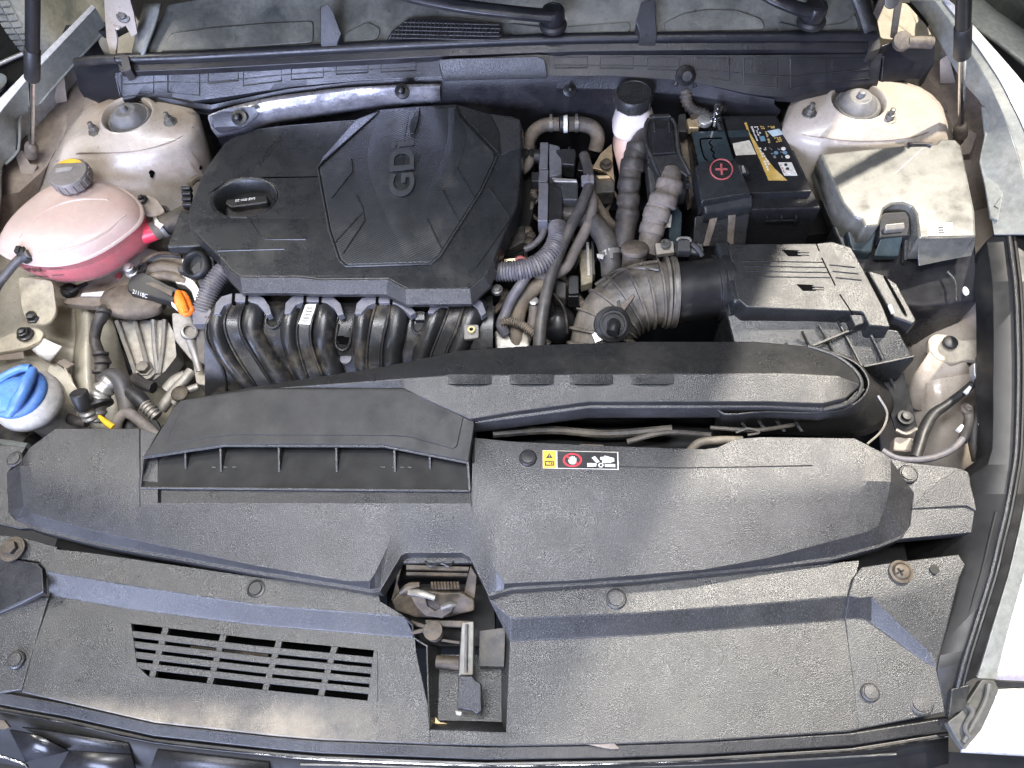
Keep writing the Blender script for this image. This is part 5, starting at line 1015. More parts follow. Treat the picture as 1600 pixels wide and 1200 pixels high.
hose('thin_pipe', 'thin pale pipe with bolt head behind the ribbed cable', 'pipe', [(834, 474, -.04), (834, 492, -.045), (830, 512, -.055), (820, 535, -.065)], .0085, 'tape')
hose('ribbed_cable', 'thin ribbed cable crossing to the front duct below the brown pipe', 'cable', [(782, 505, -.028), (796, 502, -.026), (816, 508, -.028), (836, 522, -.034), (858, 540, -.042)], .0062, 'dusty_rubber', corr=(.0035, .0008))
hose('radiator_hose', 'thick dark radiator hose bending behind the smooth hose towards the air duct', 'hose', [(878, 335, -.0), (905, 338, .0), (928, 350, -.0), (946, 374, -.004), (954, 404, -.012), (956, 430, -.03)], [.012, .015, .0165, .017, .017, .017], 'hose', n=16)
hc = thing('spring_clamp', 'bright steel spring clamp on the thick radiator hose', 'clamp', (950, 400, -.01))
B().lathe((953, 398, -.012), [(.0175, -.004), (.0195, -.004), (.0195, .004), (.0175, .004)], axis=(.2, -.9, -.3), n=22).build('band', 'alu_clean', hc, bevel=0)
B().slab([(951, 384, .008), (957, 384, .008), (958, 402, .006), (953, 402, .006)], .003).build('ear', 'alu_clean', hc, bevel=.0006)
B().slab([(932, 396, .004), (944, 398, .006), (942, 405, .004), (933, 402, .003)], .003).build('ear', 'alu_clean', hc, bevel=.0006)
hose('valve_cover_hose', 'short pale hose between the engine cover corner and the conduit', 'hose', [(852, 352, .006), (846, 370, .004), (832, 384, -.002), (820, 390, -.006)], .0055, 'conduit')
cx = thing('engine_connectors', 'cluster of small black engine connectors below the smooth hose', 'connector', (890, 450, -.08))
B().prism([(888, 430, -.030), (904, 430, -.030), (905, 464, -.038), (888, 464, -.038)], .03).build('housing', 'black_plastic', cx, bevel=.0015)
B().prism([(888, 450, -.028), (904, 449, -.028), (904, 458, -.030), (889, 459, -.030)], .004).build('latch', 'rubber', cx, bevel=.0006)
B().prism([(868, 436, -.04), (886, 440, -.04), (884, 466, -.05), (866, 462, -.05)], .03).build('housing', 'dusty_black', cx, bevel=.003)
B().lathe((872, 500, -.075), [(.026, -.03), (.030, -.02), (.028, .0), (.020, .012), (.006, .018), (.001, .019)], n=24).build('bulb', 'black_plastic', cx, bevel=0)
B().prism([(905, 390, -.05), (926, 388, -.05), (926, 440, -.055), (908, 446, -.055)], .02).build('cream_plate', 'tank_tab', cx, bevel=.002)
B().prism([(916, 378, -.042), (920, 378, -.042), (922, 430, -.05), (918, 430, -.05)], .02).build('cream_rib', 'paper', cx, bevel=.0006)
B().prism([(924, 376, -.042), (927, 376, -.042), (930, 428, -.05), (926, 428, -.05)], .02).build('cream_rib', 'steel', cx, bevel=.0006)
B().prism([(774, 362, -.01), (820, 350, -.01), (822, 376, -.014), (790, 392, -.016)], .02).build('coil_housing', 'dusty_black', cx, bevel=.003)
B().prism([(786, 404, .0), (816, 402, .0), (818, 408, -.002), (787, 409, -.002)], .006).build('brass_strip', 'gold_metal', cx, bevel=.0008)
B().tube([(806, 406, .004), (813, 403, .006), (820, 406, .004)], .004, n=8).build('red_wire', 'dull_red', cx, bevel=0)
for x, y in ((824, 362), (829, 370), (826, 378)): B().lathe((x, y, -.02), [(.008, 0), (.009, .004), (.006, .007), (.002, .008)], n=10).build('screw', 'rust_metal', cx, bevel=.0005)
B().prism([(762, 477, -.02), (772, 477, -.02), (772, 506, -.028), (763, 506, -.028)], .01).build('tab', 'conduit', cx, bevel=.001)
B().lathe((834, 473, -.035), [(.008, 0), (.008, .006), (.005, .007), (.001, .007)], n=12).build('bolt', 'alu_clean', cx, bevel=.0005)
B().prism([(772, 514, -.05), (826, 516, -.05), (828, 545, -.06), (774, 548, -.06)], .03, rnd=6).build('casting', 'alu', cx, bevel=.004)
wb = thing('wire_cluster', 'tangle of thin dark wires and tubes in the gap right of the engine cover', 'wiring', (870, 400, -.12))
random.seed(21)
for k in range(26):
    x = random.uniform(790, 960); y = random.uniform(200, 470); z = random.uniform(-.07, -.03); a_ = random.uniform(-1, 1); L_ = random.uniform(30, 70)
    pts = [(x, y, z), (x+a_*L_*.4+random.uniform(-8, 8), y+L_*.4, z+random.uniform(-.01, .02)), (x+a_*L_*.7+random.uniform(-10, 10), y+L_*.75, z), (x+a_*L_, y+L_*1.1, z-.02)]
    B().tube(pts, random.choice((.0022, .003, .004, .0055)), n=7, sm=5).build('wire', random.choice(('dark_tape', 'rubber', 'dusty_rubber', 'hose', 'mount_rubber')), wb, bevel=0)
for k in range(16):
    x = random.uniform(800, 960); y = random.uniform(210, 480)
    B().box((x, y, random.uniform(-.08, -.045)), random.uniform(.012, .03), random.uniform(.012, .03), .02, (1, random.uniform(-.4, .4), 0)).build('plug_body', random.choice(('black_plastic', 'dusty_black', 'rust_metal', 'alu')), wb, bevel=.002)
gbk = thing('gearbox_bracket', 'dark gearbox bracket with flanged bolt left of the brake reservoir', 'bracket', (940, 280, -.06))
B().slab([(925, 262, .0), (938, 240, .004), (956, 224, .008), (958, 262, .0), (960, 282, -.004), (946, 268, -.002)], .006).build('plate', 'gold_metal', gbk, bevel=.001)
B().lathe((947, 258, .006), [(.011, 0), (.011, .003), (.007, .004), (.007, .009), (.001, .010)], n=14).build('bolt', 'rust_metal', gbk, bevel=.0005)
B().prism([(928, 272, -.01), (962, 272, -.01), (960, 300, -.02), (930, 302, -.02)], .03).build('block', 'dusty_black', gbk, bevel=.003)
B().prism([(932, 274, -.006), (958, 273, -.006), (958, 278, -.008), (934, 279, -.008)], .006).build('ledge', 'gold_metal', gbk, bevel=.001)
hose('gearbox_cable', 'olive gearbox cable looping down behind the battery harness', 'cable', [(928, 308, -.02), (938, 326, -.025), (950, 344, -.03), (964, 356, -.04)], .007, 'mount_rubber')
# ------------------------------------------------------------------ engine control connector and its looms
hose('black_loom', 'black wrinkled taped loom running down in front of the brake reservoir', 'wiring harness', [(1014, 204, .05), (1002, 222, .052), (992, 244, .045), (986, 266, .036), (983, 292, .026), (982, 316, .016), (981, 340, .008), (976, 364, .0), (974, 390, -.01)], [.013, .017, .018, .018, .0165, .0165, .017, .0165, .016], 'dark_tape', n=14, jit=.05)
B_ = thing('control_connector', 'large black engine control connector with locking lever beside the battery', 'connector', (1035, 240, .0))
B().prism([(1014, 182, .082), (1020, 179, .082), (1046, 179, .082), (1053, 184, .080), (1056, 200, .078), (1060, 240, .070), (1064, 252, .066), (1024, 256, .066), (1018, 250, .068), (1008, 225, .074), (1007, 194, .080)], .05, rnd=3).build('housing', 'black_plastic', B_, bevel=.002)
B().prism([(1016, 178, .088), (1046, 177, .088), (1050, 182, .087), (1013, 184, .087)], .008).build('lever_grip', 'duct_plastic', B_, bevel=.0015)
B().prism([(1017, 192, .0845), (1024, 191, .0845), (1027, 200, .083), (1040, 200, .083), (1042, 191, .0845), (1050, 192, .084), (1056, 238, .074), (1020, 241, .0735)], .004).build('cover_plate', 'battery', B_, bevel=.001)
for x in (1022, 1045): B().prism([(x-1.5, 190, .0885), (x+1.5, 190, .0885), (x+2.5, 205, .085), (x-.5, 205, .085)], .003).build('guide_rib', 'duct_plastic', B_, bevel=.0005)
B().prism([(1020, 243, .072), (1058, 240, .072), (1066, 252, .070), (1076, 270, .064), (1074, 276, .062), (1060, 266, .066), (1036, 267, .066), (1030, 276, .062), (1026, 262, .066)], .03).build('cable_hood', 'duct_plastic', B_, bevel=.002)
B().tube([(1014, 186, .083), (1009, 198, .08), (1010, 224, .074), (1020, 250, .067), (1030, 274, .061)], .0035, n=8).build('lever_arm', 'rubber', B_, bevel=0)
B().tube([(1050, 186, .083), (1056, 200, .079), (1060, 236, .072), (1068, 254, .068), (1078, 274, .062)], .0035, n=8).build('lever_arm', 'rubber', B_, bevel=0)
for k in range(6):
    B().box((1009+k*1.4, 216+k*7, .068-.002*k), .008, .0045, .01).build('side_tooth', 'rubber', B_, bevel=.0006)
    B().box((1063+k*2.4, 250+k*8, .06-.003*k), .008, .0045, .01).build('side_tooth', 'rubber', B_, bevel=.0006)
B().prism([(1010, 256, .05), (1030, 258, .05), (1034, 300, .03), (1016, 310, .03)], .03).build('lower_shell', 'rubber', B_, bevel=.004)
B().prism([(1058, 278, .04), (1076, 276, .04), (1074, 300, .03), (1058, 304, .03)], .03).build('lower_shell', 'rubber', B_, bevel=.004)
hose('grey_loom', 'thick grey fabric taped loom below the control connector', 'wiring harness', [(1048, 268, .056), (1047, 286, .054), (1042, 304, .048), (1030, 322, .040), (1022, 345, .028), (1016, 372, .012), (1010, 400, .0)], [.015, .0175, .019, .0195, .0185, .018, .018], 'tape', n=16, jit=.05)
for nm_, mt_, pts in (('grey_loom', 'tape', ((1046, 290, .052, .021), (1036, 314, .045, .0225), (1026, 334, .034, .021), (1019, 358, .02, .020))), ('black_loom', 'dark_tape', ((997, 232, .05, .0195), (988, 258, .041, .0195), (983, 288, .028, .0185), (982, 312, .018, .0185), (981, 336, .009, .019)))):
    lo = bpy.data.objects[nm_]
    for k, (x, y, z, r) in enumerate(pts):
        B().lathe((x, y, z), [(r*.88, -.010), (r*.99, -.008), (r, .002), (r*.97, .007), (r*.88, .009)], axis=(.25 if nm_ == 'grey_loom' else .12, .75+.1*(k % 2), .55), n=18).build('tape_wrap', mt_, lo, bevel=0)
tcm = thing('battery_tray', 'dark battery tray with pale label and dusty rail left of the battery', 'tray', (1060, 350, -.06))
B().prism([(1044, 330, .012), (1058, 322, .014), (1066, 332, .012), (1064, 382, -.002), (1046, 385, -.002)], .05, rnd=3).build('module_case', 'battery_gloss', tcm, bevel=.003)
B().slab([(1041, 337, .016), (1050, 335, .016), (1048, 355, .010), (1037, 356, .010)], .001).build('pale_label', 'paper', tcm, bevel=0)
B().prism([(1060, 205, .025), (1078, 203, .025), (1094, 300, .0), (1078, 310, .0)], .03).build('side_rail', 'mount_rubber', tcm, bevel=.002)
B().prism([(1074, 190, -.03), (1230, 180, -.03), (1320, 360, -.06), (1090, 390, -.06)], .06).build('tray', 'deep', tcm)
# ------------------------------------------------------------------ battery
ba = thing('car_battery', 'black car battery with gold and blue printed label and painted blue reflection on top', 'battery', (1190, 300, -.12))
B().prism([(1076, 203, .040), (1120, 180, .042), (1214, 178, .042), (1284, 325, .036), (1098, 330, .036)], .15).build('case', 'battery', ba, bevel=.003)
def bz(y, d=0.0): return .054-(y-180)*.0000335+d
B().prism([(x, y, bz(y)) for x, y in ((1079, 205), (1118, 204), (1125, 181), (1212, 180), (1269, 299), (1104, 304))], .016).build('lid', 'battery', ba, bevel=.002)
def bl(name, pts, mat, d=.0007): return B().prism([(1130+u*.1, 180+v*.1, bz(180+v*.1, d)) for u, v in pts], .0006).build(name, mat, ba, bevel=0)
B().prism([(x, y, bz(y, .0012)) for x, y in ((1081, 206), (1131, 204), (1147, 252), (1092, 258))], .0014).build('reflection_plate', 'battery_gloss', ba, bevel=.0005)  # handle area, its blue reflection put into the colour here and below
bl('reflection_band', [(60, 240), (390, 225), (420, 330), (90, 350)], 'battery_gloss')
B().tube([(x, y, bz(y, .0014)) for x, y in ((1111, 219), (1108, 224), (1113, 229), (1111, 234), (1116, 239), (1114, 244), (1120, 250))], .0012, n=6, sm=3).build('handle_groove', 'void', ba, bevel=0)
B().tube([(x, y, bz(y, .0014)) for x, y in ((1128, 216), (1098, 217), (1094, 222), (1100, 245), (1106, 251))], .0013, n=6, sm=3).build('handle_outline', 'void', ba, bevel=0)
B().tube([(x, y, bz(y, .001)) for x, y in ((1130, 186), (1138, 216), (1148, 246))], .0016, n=6, sm=3).build('lid_seam', 'void', ba, bevel=0)
bl('gold_stripe', [(330, 120), (365, 112), (420, 280), (520, 440), (560, 510), (700, 700), (800, 830), (1000, 1015), (710, 1015), (600, 760), (510, 560), (440, 380), (400, 300)], 'gold')
bl('white_sticker', [(145, 440), (410, 390), (515, 610), (195, 625)], 'paper')
random.seed(5)
def strokes(name, quad, nu, nv, mat, fill=.7, d=.0013):
    """rows of small illegible printed marks inside a quad"""
    b = B(); A_, B2, C_, D_ = quad
    def at(u, v): return ((A_[0]*(1-u)+B2[0]*u)*(1-v)+(D_[0]*(1-u)+C_[0]*u)*v, (A_[1]*(1-u)+B2[1]*u)*(1-v)+(D_[1]*(1-u)+C_[1]*u)*v)
    for i_ in range(nu):
        for j_ in range(nv):
            if random.random() > fill: continue
            u0, v0 = (i_+.1)/nu, (j_+.12)/nv; u1, v1 = u0+random.uniform(.45, .8)/nu, v0+.62/nv
            b.prism([(1130+p[0]*.1, 180+p[1]*.1, bz(180+p[1]*.1, d)) for p in (at(u0, v0), at(u1, v0), at(u1, v1), at(u0, v1))], .0004)
    return b.build(name, mat, ba, bevel=0)
strokes('stripe_print', [(545, 500), (590, 500), (800, 860), (690, 870)], 2, 9, 'white', .8)
strokes('side_print', [(425, 175), (465, 170), (555, 400), (525, 405)], 1, 12, 'white', .95)
strokes('title_print', [(480, 170), (548, 170), (612, 320), (545, 322)], 2, 5, 'white', .9)
bl('reflection_tint', [(560, 330), (640, 325), (665, 395), (590, 405)], 'sky_blue')  # both tints paint a blue reflection onto the lid
bl('reflection_tint', [(690, 245), (870, 212), (950, 292), (780, 332)], 'ice_reflection')
strokes('gold_print', [(575, 165), (640, 165), (658, 218), (600, 222)], 2, 2, 'gold', 1)
strokes('gold_print', [(690, 165), (806, 165), (822, 206), (715, 210)], 3, 2, 'gold', .9)
strokes('pale_print', [(650, 250), (692, 250), (755, 430), (705, 440)], 1, 8, 'pale_gold', .95)
strokes('gold_print', [(790, 340), (900, 335), (932, 412), (835, 432)], 3, 3, 'gold', .9)
strokes('white_print', [(600, 508), (672, 500), (686, 548), (618, 552)], 3, 2, 'white', .8)
for u, v, mt_ in ((940, 525, 'paper'), (825, 588, 'sky_blue'), (965, 585, 'sky_blue'), (1005, 650, 'paper')):
    B().lathe((1130+u*.1, 180+v*.1, bz(180+v*.1, .0006)), [(.0036, 0), (.0036, .0006)], n=14).build('label_icon', mt_, ba, bevel=0)
for u, v in ((720, 505), (845, 505), (735, 570), (890, 565), (780, 630), (905, 630)): strokes('icon_print', [(u, v), (u+40, v), (u+52, v+42), (u+12, v+42)], 2, 2, 'grey_print', .7)
bl('status_label', [(860, 735), (1070, 735), (1160, 940), (955, 940)], 'paper')
strokes('status_print', [(885, 770), (915, 770), (975, 900), (945, 905)], 1, 6, 'dull_red', .8)
for u, v, m_ in ((978, 776, 'battery_gloss'), (1002, 838, 'print'), (1035, 895, 'white')): B().lathe((1130+u*.1, 180+v*.1, bz(180+v*.1, .0007)), [(.0028, 0), (.0028, .0006)], n=12).build('status_dot', m_, ba, bevel=0)
for k in range(3): B().box((1197+k*23, 342, .015), .003, .006, .012).build('case_rib', 'duct_plastic', ba, bevel=.0005)
B().tube([(1196, 345, .014), (1245, 344, .014)], .0012, n=6, sm=0).build('case_line', 'duct_plastic', ba, bevel=0)
tcv = thing('terminal_cover', 'black battery terminal cover marked with a red plus in a ring', 'terminal cover', (1130, 300, .03))
B().prism([(1086, 260, .078), (1096, 253, .080), (1112, 250, .081), (1150, 250, .080), (1158, 262, .078), (1174, 302, .066), (1100, 314, .066), (1096, 318, .064)], .03).build('lid', 'engine_plastic', tcv, bevel=.003)
B().prism([(1098, 312, .060), (1176, 303, .060), (1177, 322, .048), (1102, 334, .046)], .03).build('front_skirt', 'engine_plastic', tcv, bevel=.003)
B().prism([(1153, 256, .080), (1164, 257, .079), (1172, 270, .075), (1158, 272, .075)], .012).build('clip', 'black_plastic', tcv, bevel=.0015)
B().prism([(1159, 258, .0806), (1162, 258, .0806), (1166, 268, .0775), (1161, 269, .0775)], .003).build('clip_slot', 'alu', tcv, bevel=.0006)
pc = P(1127, 265, .0785); nrm = Vector((0, -.28, .96)).normalized(); ex_ = Vector((1, 0, 0)); ey_ = nrm.cross(ex_)
ring_ = [pc+ex_*.0165*math.cos(t)+ey_*.0165*math.sin(t)+nrm*.0012 for t in [2*math.pi*k/28 for k in range(28)]]
B().tube(ring_, .0012, n=6, sm=1, closed=True).build('plus_ring', 'dull_red', tcv, bevel=0)
b = B(); b.box(pc+nrm*.0012, .018, .003, .0012, ex_, ey_); b.box(pc+nrm*.0012, .003, .018, .0012, ex_, ey_); b.build('plus_mark', 'dull_red', tcv, bevel=0)
fl = thing('fuse_link_box', 'scuffed dusty black fuse link box below the terminal cover', 'fuse link', (1130, 360, -.03))
B().prism([(1086, 337, .034), (1170, 329, .034), (1172, 334, .032), (1165, 382, .0), (1084, 386, .0), (1084, 370, .008)], .06).build('case', 'battery', fl, bevel=.002)
B().slab([(1110, 338, .0345), (1122, 337, .0345), (1108, 384, .0035), (1098, 385, .003)], .0012).build('dust_panel', 'dusty_rubber', fl, bevel=.0004)
B().slab([(1138, 336, .0345), (1150, 334, .0345), (1146, 382, .0030), (1136, 383, .0028)], .0012).build('dust_panel', 'dusty_rubber', fl, bevel=.0004)
nt_ = thing('ground_clamp', 'brass and steel battery ground clamp behind the battery', 'terminal clamp', (1100, 190, .03))
B().prism([(1072, 185, .062), (1090, 182, .064), (1096, 190, .062), (1092, 200, .058), (1076, 200, .058)], .014).build('brass_block', 'gold_metal', nt_, bevel=.002)
B().prism([(1078, 178, .066), (1092, 176, .066), (1094, 184, .064), (1080, 186, .064)], .010).build('bolt_head', 'rust_metal', nt_, bevel=.0015)
B().lathe((1100, 192, .056), [(.012, 0), (.012, .008), (.008, .010), (.001, .010)], n=18).build('post', 'alu_clean', nt_, bevel=.0006)
B().lathe((1116, 194, .056), [(.009, 0), (.0095, .014), (.006, .016), (.006, .026), (.004, .027), (.004, .034), (.001, .035)], n=10).build('stud', 'chrome', nt_, bevel=.0005)
B().prism([(1060, 178, .06), (1072, 176, .06), (1074, 206, .05), (1058, 206, .05)], .02).build('sensor', 'rubber', nt_, bevel=.002)
B().tube([(1128, 166, .075), (1124, 175, .07), (1122, 190, .064), (1126, 204, .058)], .0035, n=8).build('lead', 'rubber', nt_, bevel=0)
hose('bulkhead_loom', 'black corrugated loom leaving the rubber grommet behind the battery', 'wiring harness', [(1072, 128, .085), (1071, 142, .082), (1074, 162, .07), (1082, 172, .064), (1100, 178, .062), (1112, 186, .060)], [.011, .011, .009, .0085, .0085, .007], 'dark_tape', corr=(.006, .0008))
# ------------------------------------------------------------------ fuse box
fb = thing('fuse_box', 'fuse box with dusty glossy lid and white sticker at the right fender', 'fuse box', (1400, 400, -.06))
lid = [(1281, 240, .066), (1345, 233, .068), (1420, 226, .07), (1463, 224, .071), (1469, 216, .072), (1494, 217, .072), (1503, 228, .071), (1524, 330, .062), (1526, 370, .058), (1436, 372, .058), (1434, 356, .059), (1432, 334, .061), (1424, 322, .062), (1410, 317, .063), (1394, 318, .063), (1382, 326, .062), (1374, 352, .059), (1352, 354, .059), (1346, 342, .060), (1334, 338, .060), (1318, 318, .062)]
B().prism(lid, .05, draft=.002).build('lid', 'fuse_lid', fb, bevel=.004, seg=3)
B().grid([[(1281, 241, .064), (1318, 318, .060), (1335, 340, .058)], [(1272, 262, .04), (1300, 345, .02), (1322, 372, .01)], [(1270, 285, .01), (1296, 365, -.02), (1318, 388, -.03)]]).build('side_skirt', 'fuse_lid', fb, bevel=0, solid=.003, ang=60)
B().grid([[(1436, 372, .057), (1480, 372, .057), (1524, 370, .057)], [(1434, 392, .035), (1480, 392, .035), (1524, 382, .035)], [(1436, 416, .02), (1474, 408, .02), (1518, 400, .022)]]).build('front_skirt', 'fuse_lid', fb, bevel=.001, solid=.003)
B().prism([(1448, 350, .0605), (1488, 348, .0608), (1491, 366, .059), (1451, 368, .059)], .0008).build('sticker', 'white', fb, bevel=0)
b = B()
for k in range(3): b.prism([(1466+k*.6, 354+k*4, .0612-.0004*k), (1474+k*.6, 353.6+k*4, .0612-.0004*k), (1474.4+k*.6, 356+k*4, .0610-.0004*k), (1466.4+k*.6, 356.4+k*4, .0610-.0004*k)], .0004)
b.build('sticker_print', 'print', fb, bevel=0)
B().prism([(1375, 338, .050), (1382, 332, .052), (1415, 330, .052), (1421, 338, .050), (1424, 368, .036), (1374, 372, .036)], .02).build('latch_frame', 'rubber', fb, bevel=.002)
B().prism([(1383, 350, .052), (1414, 347, .052), (1415, 357, .046), (1384, 360, .046)], .010).build('latch_bar', 'alu', fb, bevel=.002)
B().prism([(1378, 366, .038), (1412, 364, .038), (1404, 400, .016), (1366, 400, .016)], .01).build('latch_tongue', 'battery_gloss', fb, bevel=.0015)
B().prism([(1414, 366, .03), (1419, 366, .03), (1418, 406, .012), (1413, 406, .012)], .01).build('latch_rib', 'cover', fb, bevel=.0008)
B().prism([(1318, 345, .034), (1336, 342, .036), (1352, 356, .034), (1372, 358, .034), (1362, 396, .014), (1330, 392, .014)], .03, rnd=6).build('lid_corner', 'battery_gloss', fb, bevel=.004)
B().prism([(1300, 350, .020), (1440, 360, .020), (1525, 372, .020), (1530, 470, -.03), (1440, 480, -.03), (1352, 470, -.03)], .12).build('base', 'battery', fb, bevel=.004)
B().lathe((1508, 456, -.012), [(.004, 0), (.004, .003)], n=12, squash=1.8).build('hole', 'paper', fb, bevel=0)
B().tube([(1480, 424, .0), (1492, 440, -.004), (1494, 470, -.014)], .0015, n=6).build('seam', 'cover', fb, bevel=0)
B().tube([(1420, 226, .073), (1426, 225, .073), (1447, 225, .073), (1455, 227, .072)], [.004, .0022, .0022, .004], n=8).build('pin', 'rubber', fb, bevel=0)
# ------------------------------------------------------------------ air filter box
def lz(x, y, d=0): return .045-.00008*(y-380)+d
af = thing('air_filter_box', 'black grained air filter box with ribbed lid and two slots', 'air filter box', (1270, 470, -.10))
B().prism([(x, y, lz(x, y)) for x, y in ((1138, 381), (1275, 380), (1300, 377), (1330, 386), (1352, 426), (1380, 480), (1392, 511), (1358, 508), (1348, 487), (1168, 480), (1152, 466))], .05, rnd=4, draft=.004).build('lid', 'duct_plastic', af, bevel=.006, seg=4)
B().prism([(1132, 478, .004), (1160, 488, .006), (1348, 489, .010), (1358, 510, .010), (1404, 515, .014), (1430, 562, -.004), (1352, 574, -.010), (1258, 560, -.012), (1148, 540, -.012)], .10).build('base', 'engine_plastic', af, bevel=.003)
B().prism([(1354, 421, .036), (1380, 428, .036), (1402, 443, .034), (1433, 500, .026), (1428, 507, .024), (1396, 495, .026)], .03).build('side_wing', 'duct_plastic', af, bevel=.003)
B().prism([(1381, 431, .0368), (1384, 431, .0368), (1412, 480, .0302), (1418, 494, .0285), (1411, 486, .0295)], .0012).build('wing_slot', 'void', af, bevel=0)
B().prism([(1388, 476, .034), (1393, 476, .034), (1398, 488, .030), (1394, 490, .030)], .004).build('wing_clip', 'white', af, bevel=.0008)
for x, y in ((1222, 390), (1245, 444)):
    B().prism([(x, y, lz(x, y, .0006)), (x+26, y+1, lz(x, y+1, .0006)), (x+30, y+10, lz(x, y+10, .0006)), (x+10, y+10, lz(x, y+10, .0006))], .0010).build('slot', 'void', af, bevel=0)
    for k in range(2): B().prism([(x+a_, y+b2+k*4, lz(x, y+b2+k*4, .0012)) for a_, b2 in ((24, 2), (42, 2.5), (43, 4.5), (25, 4))], .0014).build('slot_bar', 'duct_plastic', af, bevel=.0003)
for k in range(4): B().tube([(1160+k*3, 408+k*8, lz(0, 408+k*8)), (1288+k*3, 410+k*8, lz(0, 410+k*8))], .0009, n=5, sm=0).build('lid_line', 'engine_plastic', af, bevel=0)
for k in range(3): B().tube([(1296+k*5, 414+k*10, lz(0, 414+k*10)), (1336+k*5, 418+k*10, lz(0, 418+k*10))], .0011, n=5, sm=0).build('lid_rib', 'engine_plastic', af, bevel=0)
for a1, b1 in (((1284, 403), (1305, 446)), ((1312, 460), (1332, 490)), ((1275, 380), (1280, 392))):
    B().tube([(*a1, lz(*a1)), (*b1, lz(*b1))], .0010, n=5, sm=0).build('lid_joint', 'void', af, bevel=0)
B().prism([(1327, 490, .030), (1351, 492, .032), (1352, 505, .028), (1336, 510, .026)], .02).build('lid_lug', 'duct_plastic', af, bevel=.002)
for x0, y0, x1, y1 in ((1228, 536, 1230, 544), (1253, 518, 1264, 540), (1279, 508, 1304, 552), (1306, 496, 1346, 572)):
    B().tube([(x0, y0, .012), (x1, y1, -.004)], .0022, n=6, sm=0).build('base_rib', 'duct_plastic', af, bevel=0)
B().tube([(1270, 541, .006), (1320, 520, .012), (1352, 510, .014)], .0024, n=6, sm=0).build('base_rib', 'duct_plastic', af, bevel=0)
B().tube([(1355, 512, .013), (1372, 545, .004), (1380, 562, -.001)], .0028, n=8, sm=0).build('base_rib', 'duct_plastic', af, bevel=0)
B().tube([(1350, 573, -.006), (1385, 566, -.002), (1428, 557, -.001)], .0018, n=6, sm=0).build('base_rib', 'duct_plastic', af, bevel=0)
text('lid_lettering', '97000  AIR FILTER', (1165, 424, .0445), (1282, 427, .0462), (1165, 416, .0448), 'duct_plastic', af, th=.0006, lift=.0016) if 0 else None
# ------------------------------------------------------------------ intake tube and elbow
tbx = thing('intake_tube', 'smooth black intake sensor tube between the ribbed elbow and the filter box', 'intake pipe', (1110, 450, -.05))
A0, A1 = P(1052, 458, -.012), P(1152, 446, -.012); ax = (A1-A0).normalized(); LT = (A1-A0).length
B().lathe(A0, [(.044, 0), (.046, .002), (.046, LT*.62), (.050, LT*.63), (.050, LT*.70), (.055, LT*.72), (.055, LT*.84), (.052, LT*.86), (.052, LT)], axis=ax, n=40).build('tube', 'black_plastic', tbx, bevel=.0006)
B().box(A0+ax*LT*.80+Vector((0, -.005, .0)), .022, .112, .10, ax, (0, 1, 0)).build('flange', 'engine_plastic', tbx, bevel=.006)
B().prism([(1056, 378, .040), (1098, 380, .042), (1100, 396, .036), (1056, 394, .036)], .006).build('sensor_base', 'duct_plastic', tbx, bevel=.001)
B().prism([(1058, 374, .052), (1078, 374, .052), (1080, 392, .046), (1059, 392, .046)], .016).build('sensor', 'rubber', tbx, bevel=.0015)
B().tube([(1058, 376, .054), (1062, 372, .056), (1076, 372, .056), (1080, 378, .054)], .0022, n=6).build('sensor_clip', 'steel', tbx, bevel=0)
B().prism([(1024, 380, .030), (1052, 376, .032), (1054, 394, .026), (1026, 398, .026)], .008).build('bolt_plate', 'alu', tbx, bevel=.001)
B().lathe((1040, 382, .033), [(.008, 0), (.008, .004), (.004, .004), (.004, .001)], n=16).build('bolt', 'steel', tbx, bevel=.0004)
B().tube([(1080, 380, .046), (1090, 388, .042), (1098, 400, .036)], .004, n=8).build('lead', 'rubber', tbx, bevel=0)
for x in (1112, 1128): B().tube([A0+ax*(LT*.78 if x == 1112 else LT*.86)+Vector((0, -.052, .030)), A0+ax*(LT*.78 if x == 1112 else LT*.86)+Vector((0, -.058, .016))], .004, n=8, sm=0).build('flange_lug', 'cover', tbx, bevel=0)
el = thing('intake_elbow', 'large dusty ribbed rubber intake elbow in front of the battery looms', 'intake pipe', (980, 480, -.07))
cl0 = [(1056, 457, -.012), (1030, 458, -.012), (1000, 464, -.014), (972, 478, -.020), (950, 502, -.030), (940, 532, -.045), (936, 570, -.065)]
B().tube(cl0, [.044, .048, .049, .049, .048, .047, .047], n=30, sm=8).build('bend', 'elbow', el, bevel=0)
cw = catmull([W(p) for p in cl0], 8)
def ringat(i, r, th, name, mat):
    t = (cw[min(i+1, len(cw)-1)]-cw[max(i-1, 0)]).normalized()
    return B().lathe(cw[i], [(r-.004, -th), (r, -th*.6), (r, th*.6), (r-.004, th)], axis=t, n=36).build(name, mat, el, bevel=0, ang=50)
for i, r, th in ((1, .0545, .0025), (3, .0535, .0020), (5, .0555, .0030), (8, .0540, .0018), (13, .0540, .0020), (18, .0540, .0020), (23, .0535, .0020), (28, .0530, .0020), (33, .0525, .002), (38, .0530, .003), (42, .0530, .003)):
    ringat(i, r, th, 'rib_ring', 'elbow')
ringat(2, .0550, .0035, 'band_clamp', 'steel')
def onbend(i, ang, k=1.05, r=.049):
    t = (cw[min(i+1, len(cw)-1)]-cw[max(i-1, 0)]).normalized(); u = Vector((0, 0, 1)); u = (u-t*u.dot(t)).normalized(); v = t.cross(u)
    return cw[i]+(u*math.cos(ang)+v*math.sin(ang))*r*k
for pts in ([(8, .55), (14, .62), (20, .62), (26, .5)], [(9, .15), (14, .35), (20, .85), (26, 1.2)]):
    B().tube([onbend(i, a_) for i, a_ in pts], .0026, n=6).build('cross_rib', 'elbow', el, bevel=0)
st = P(991, 404, .01)
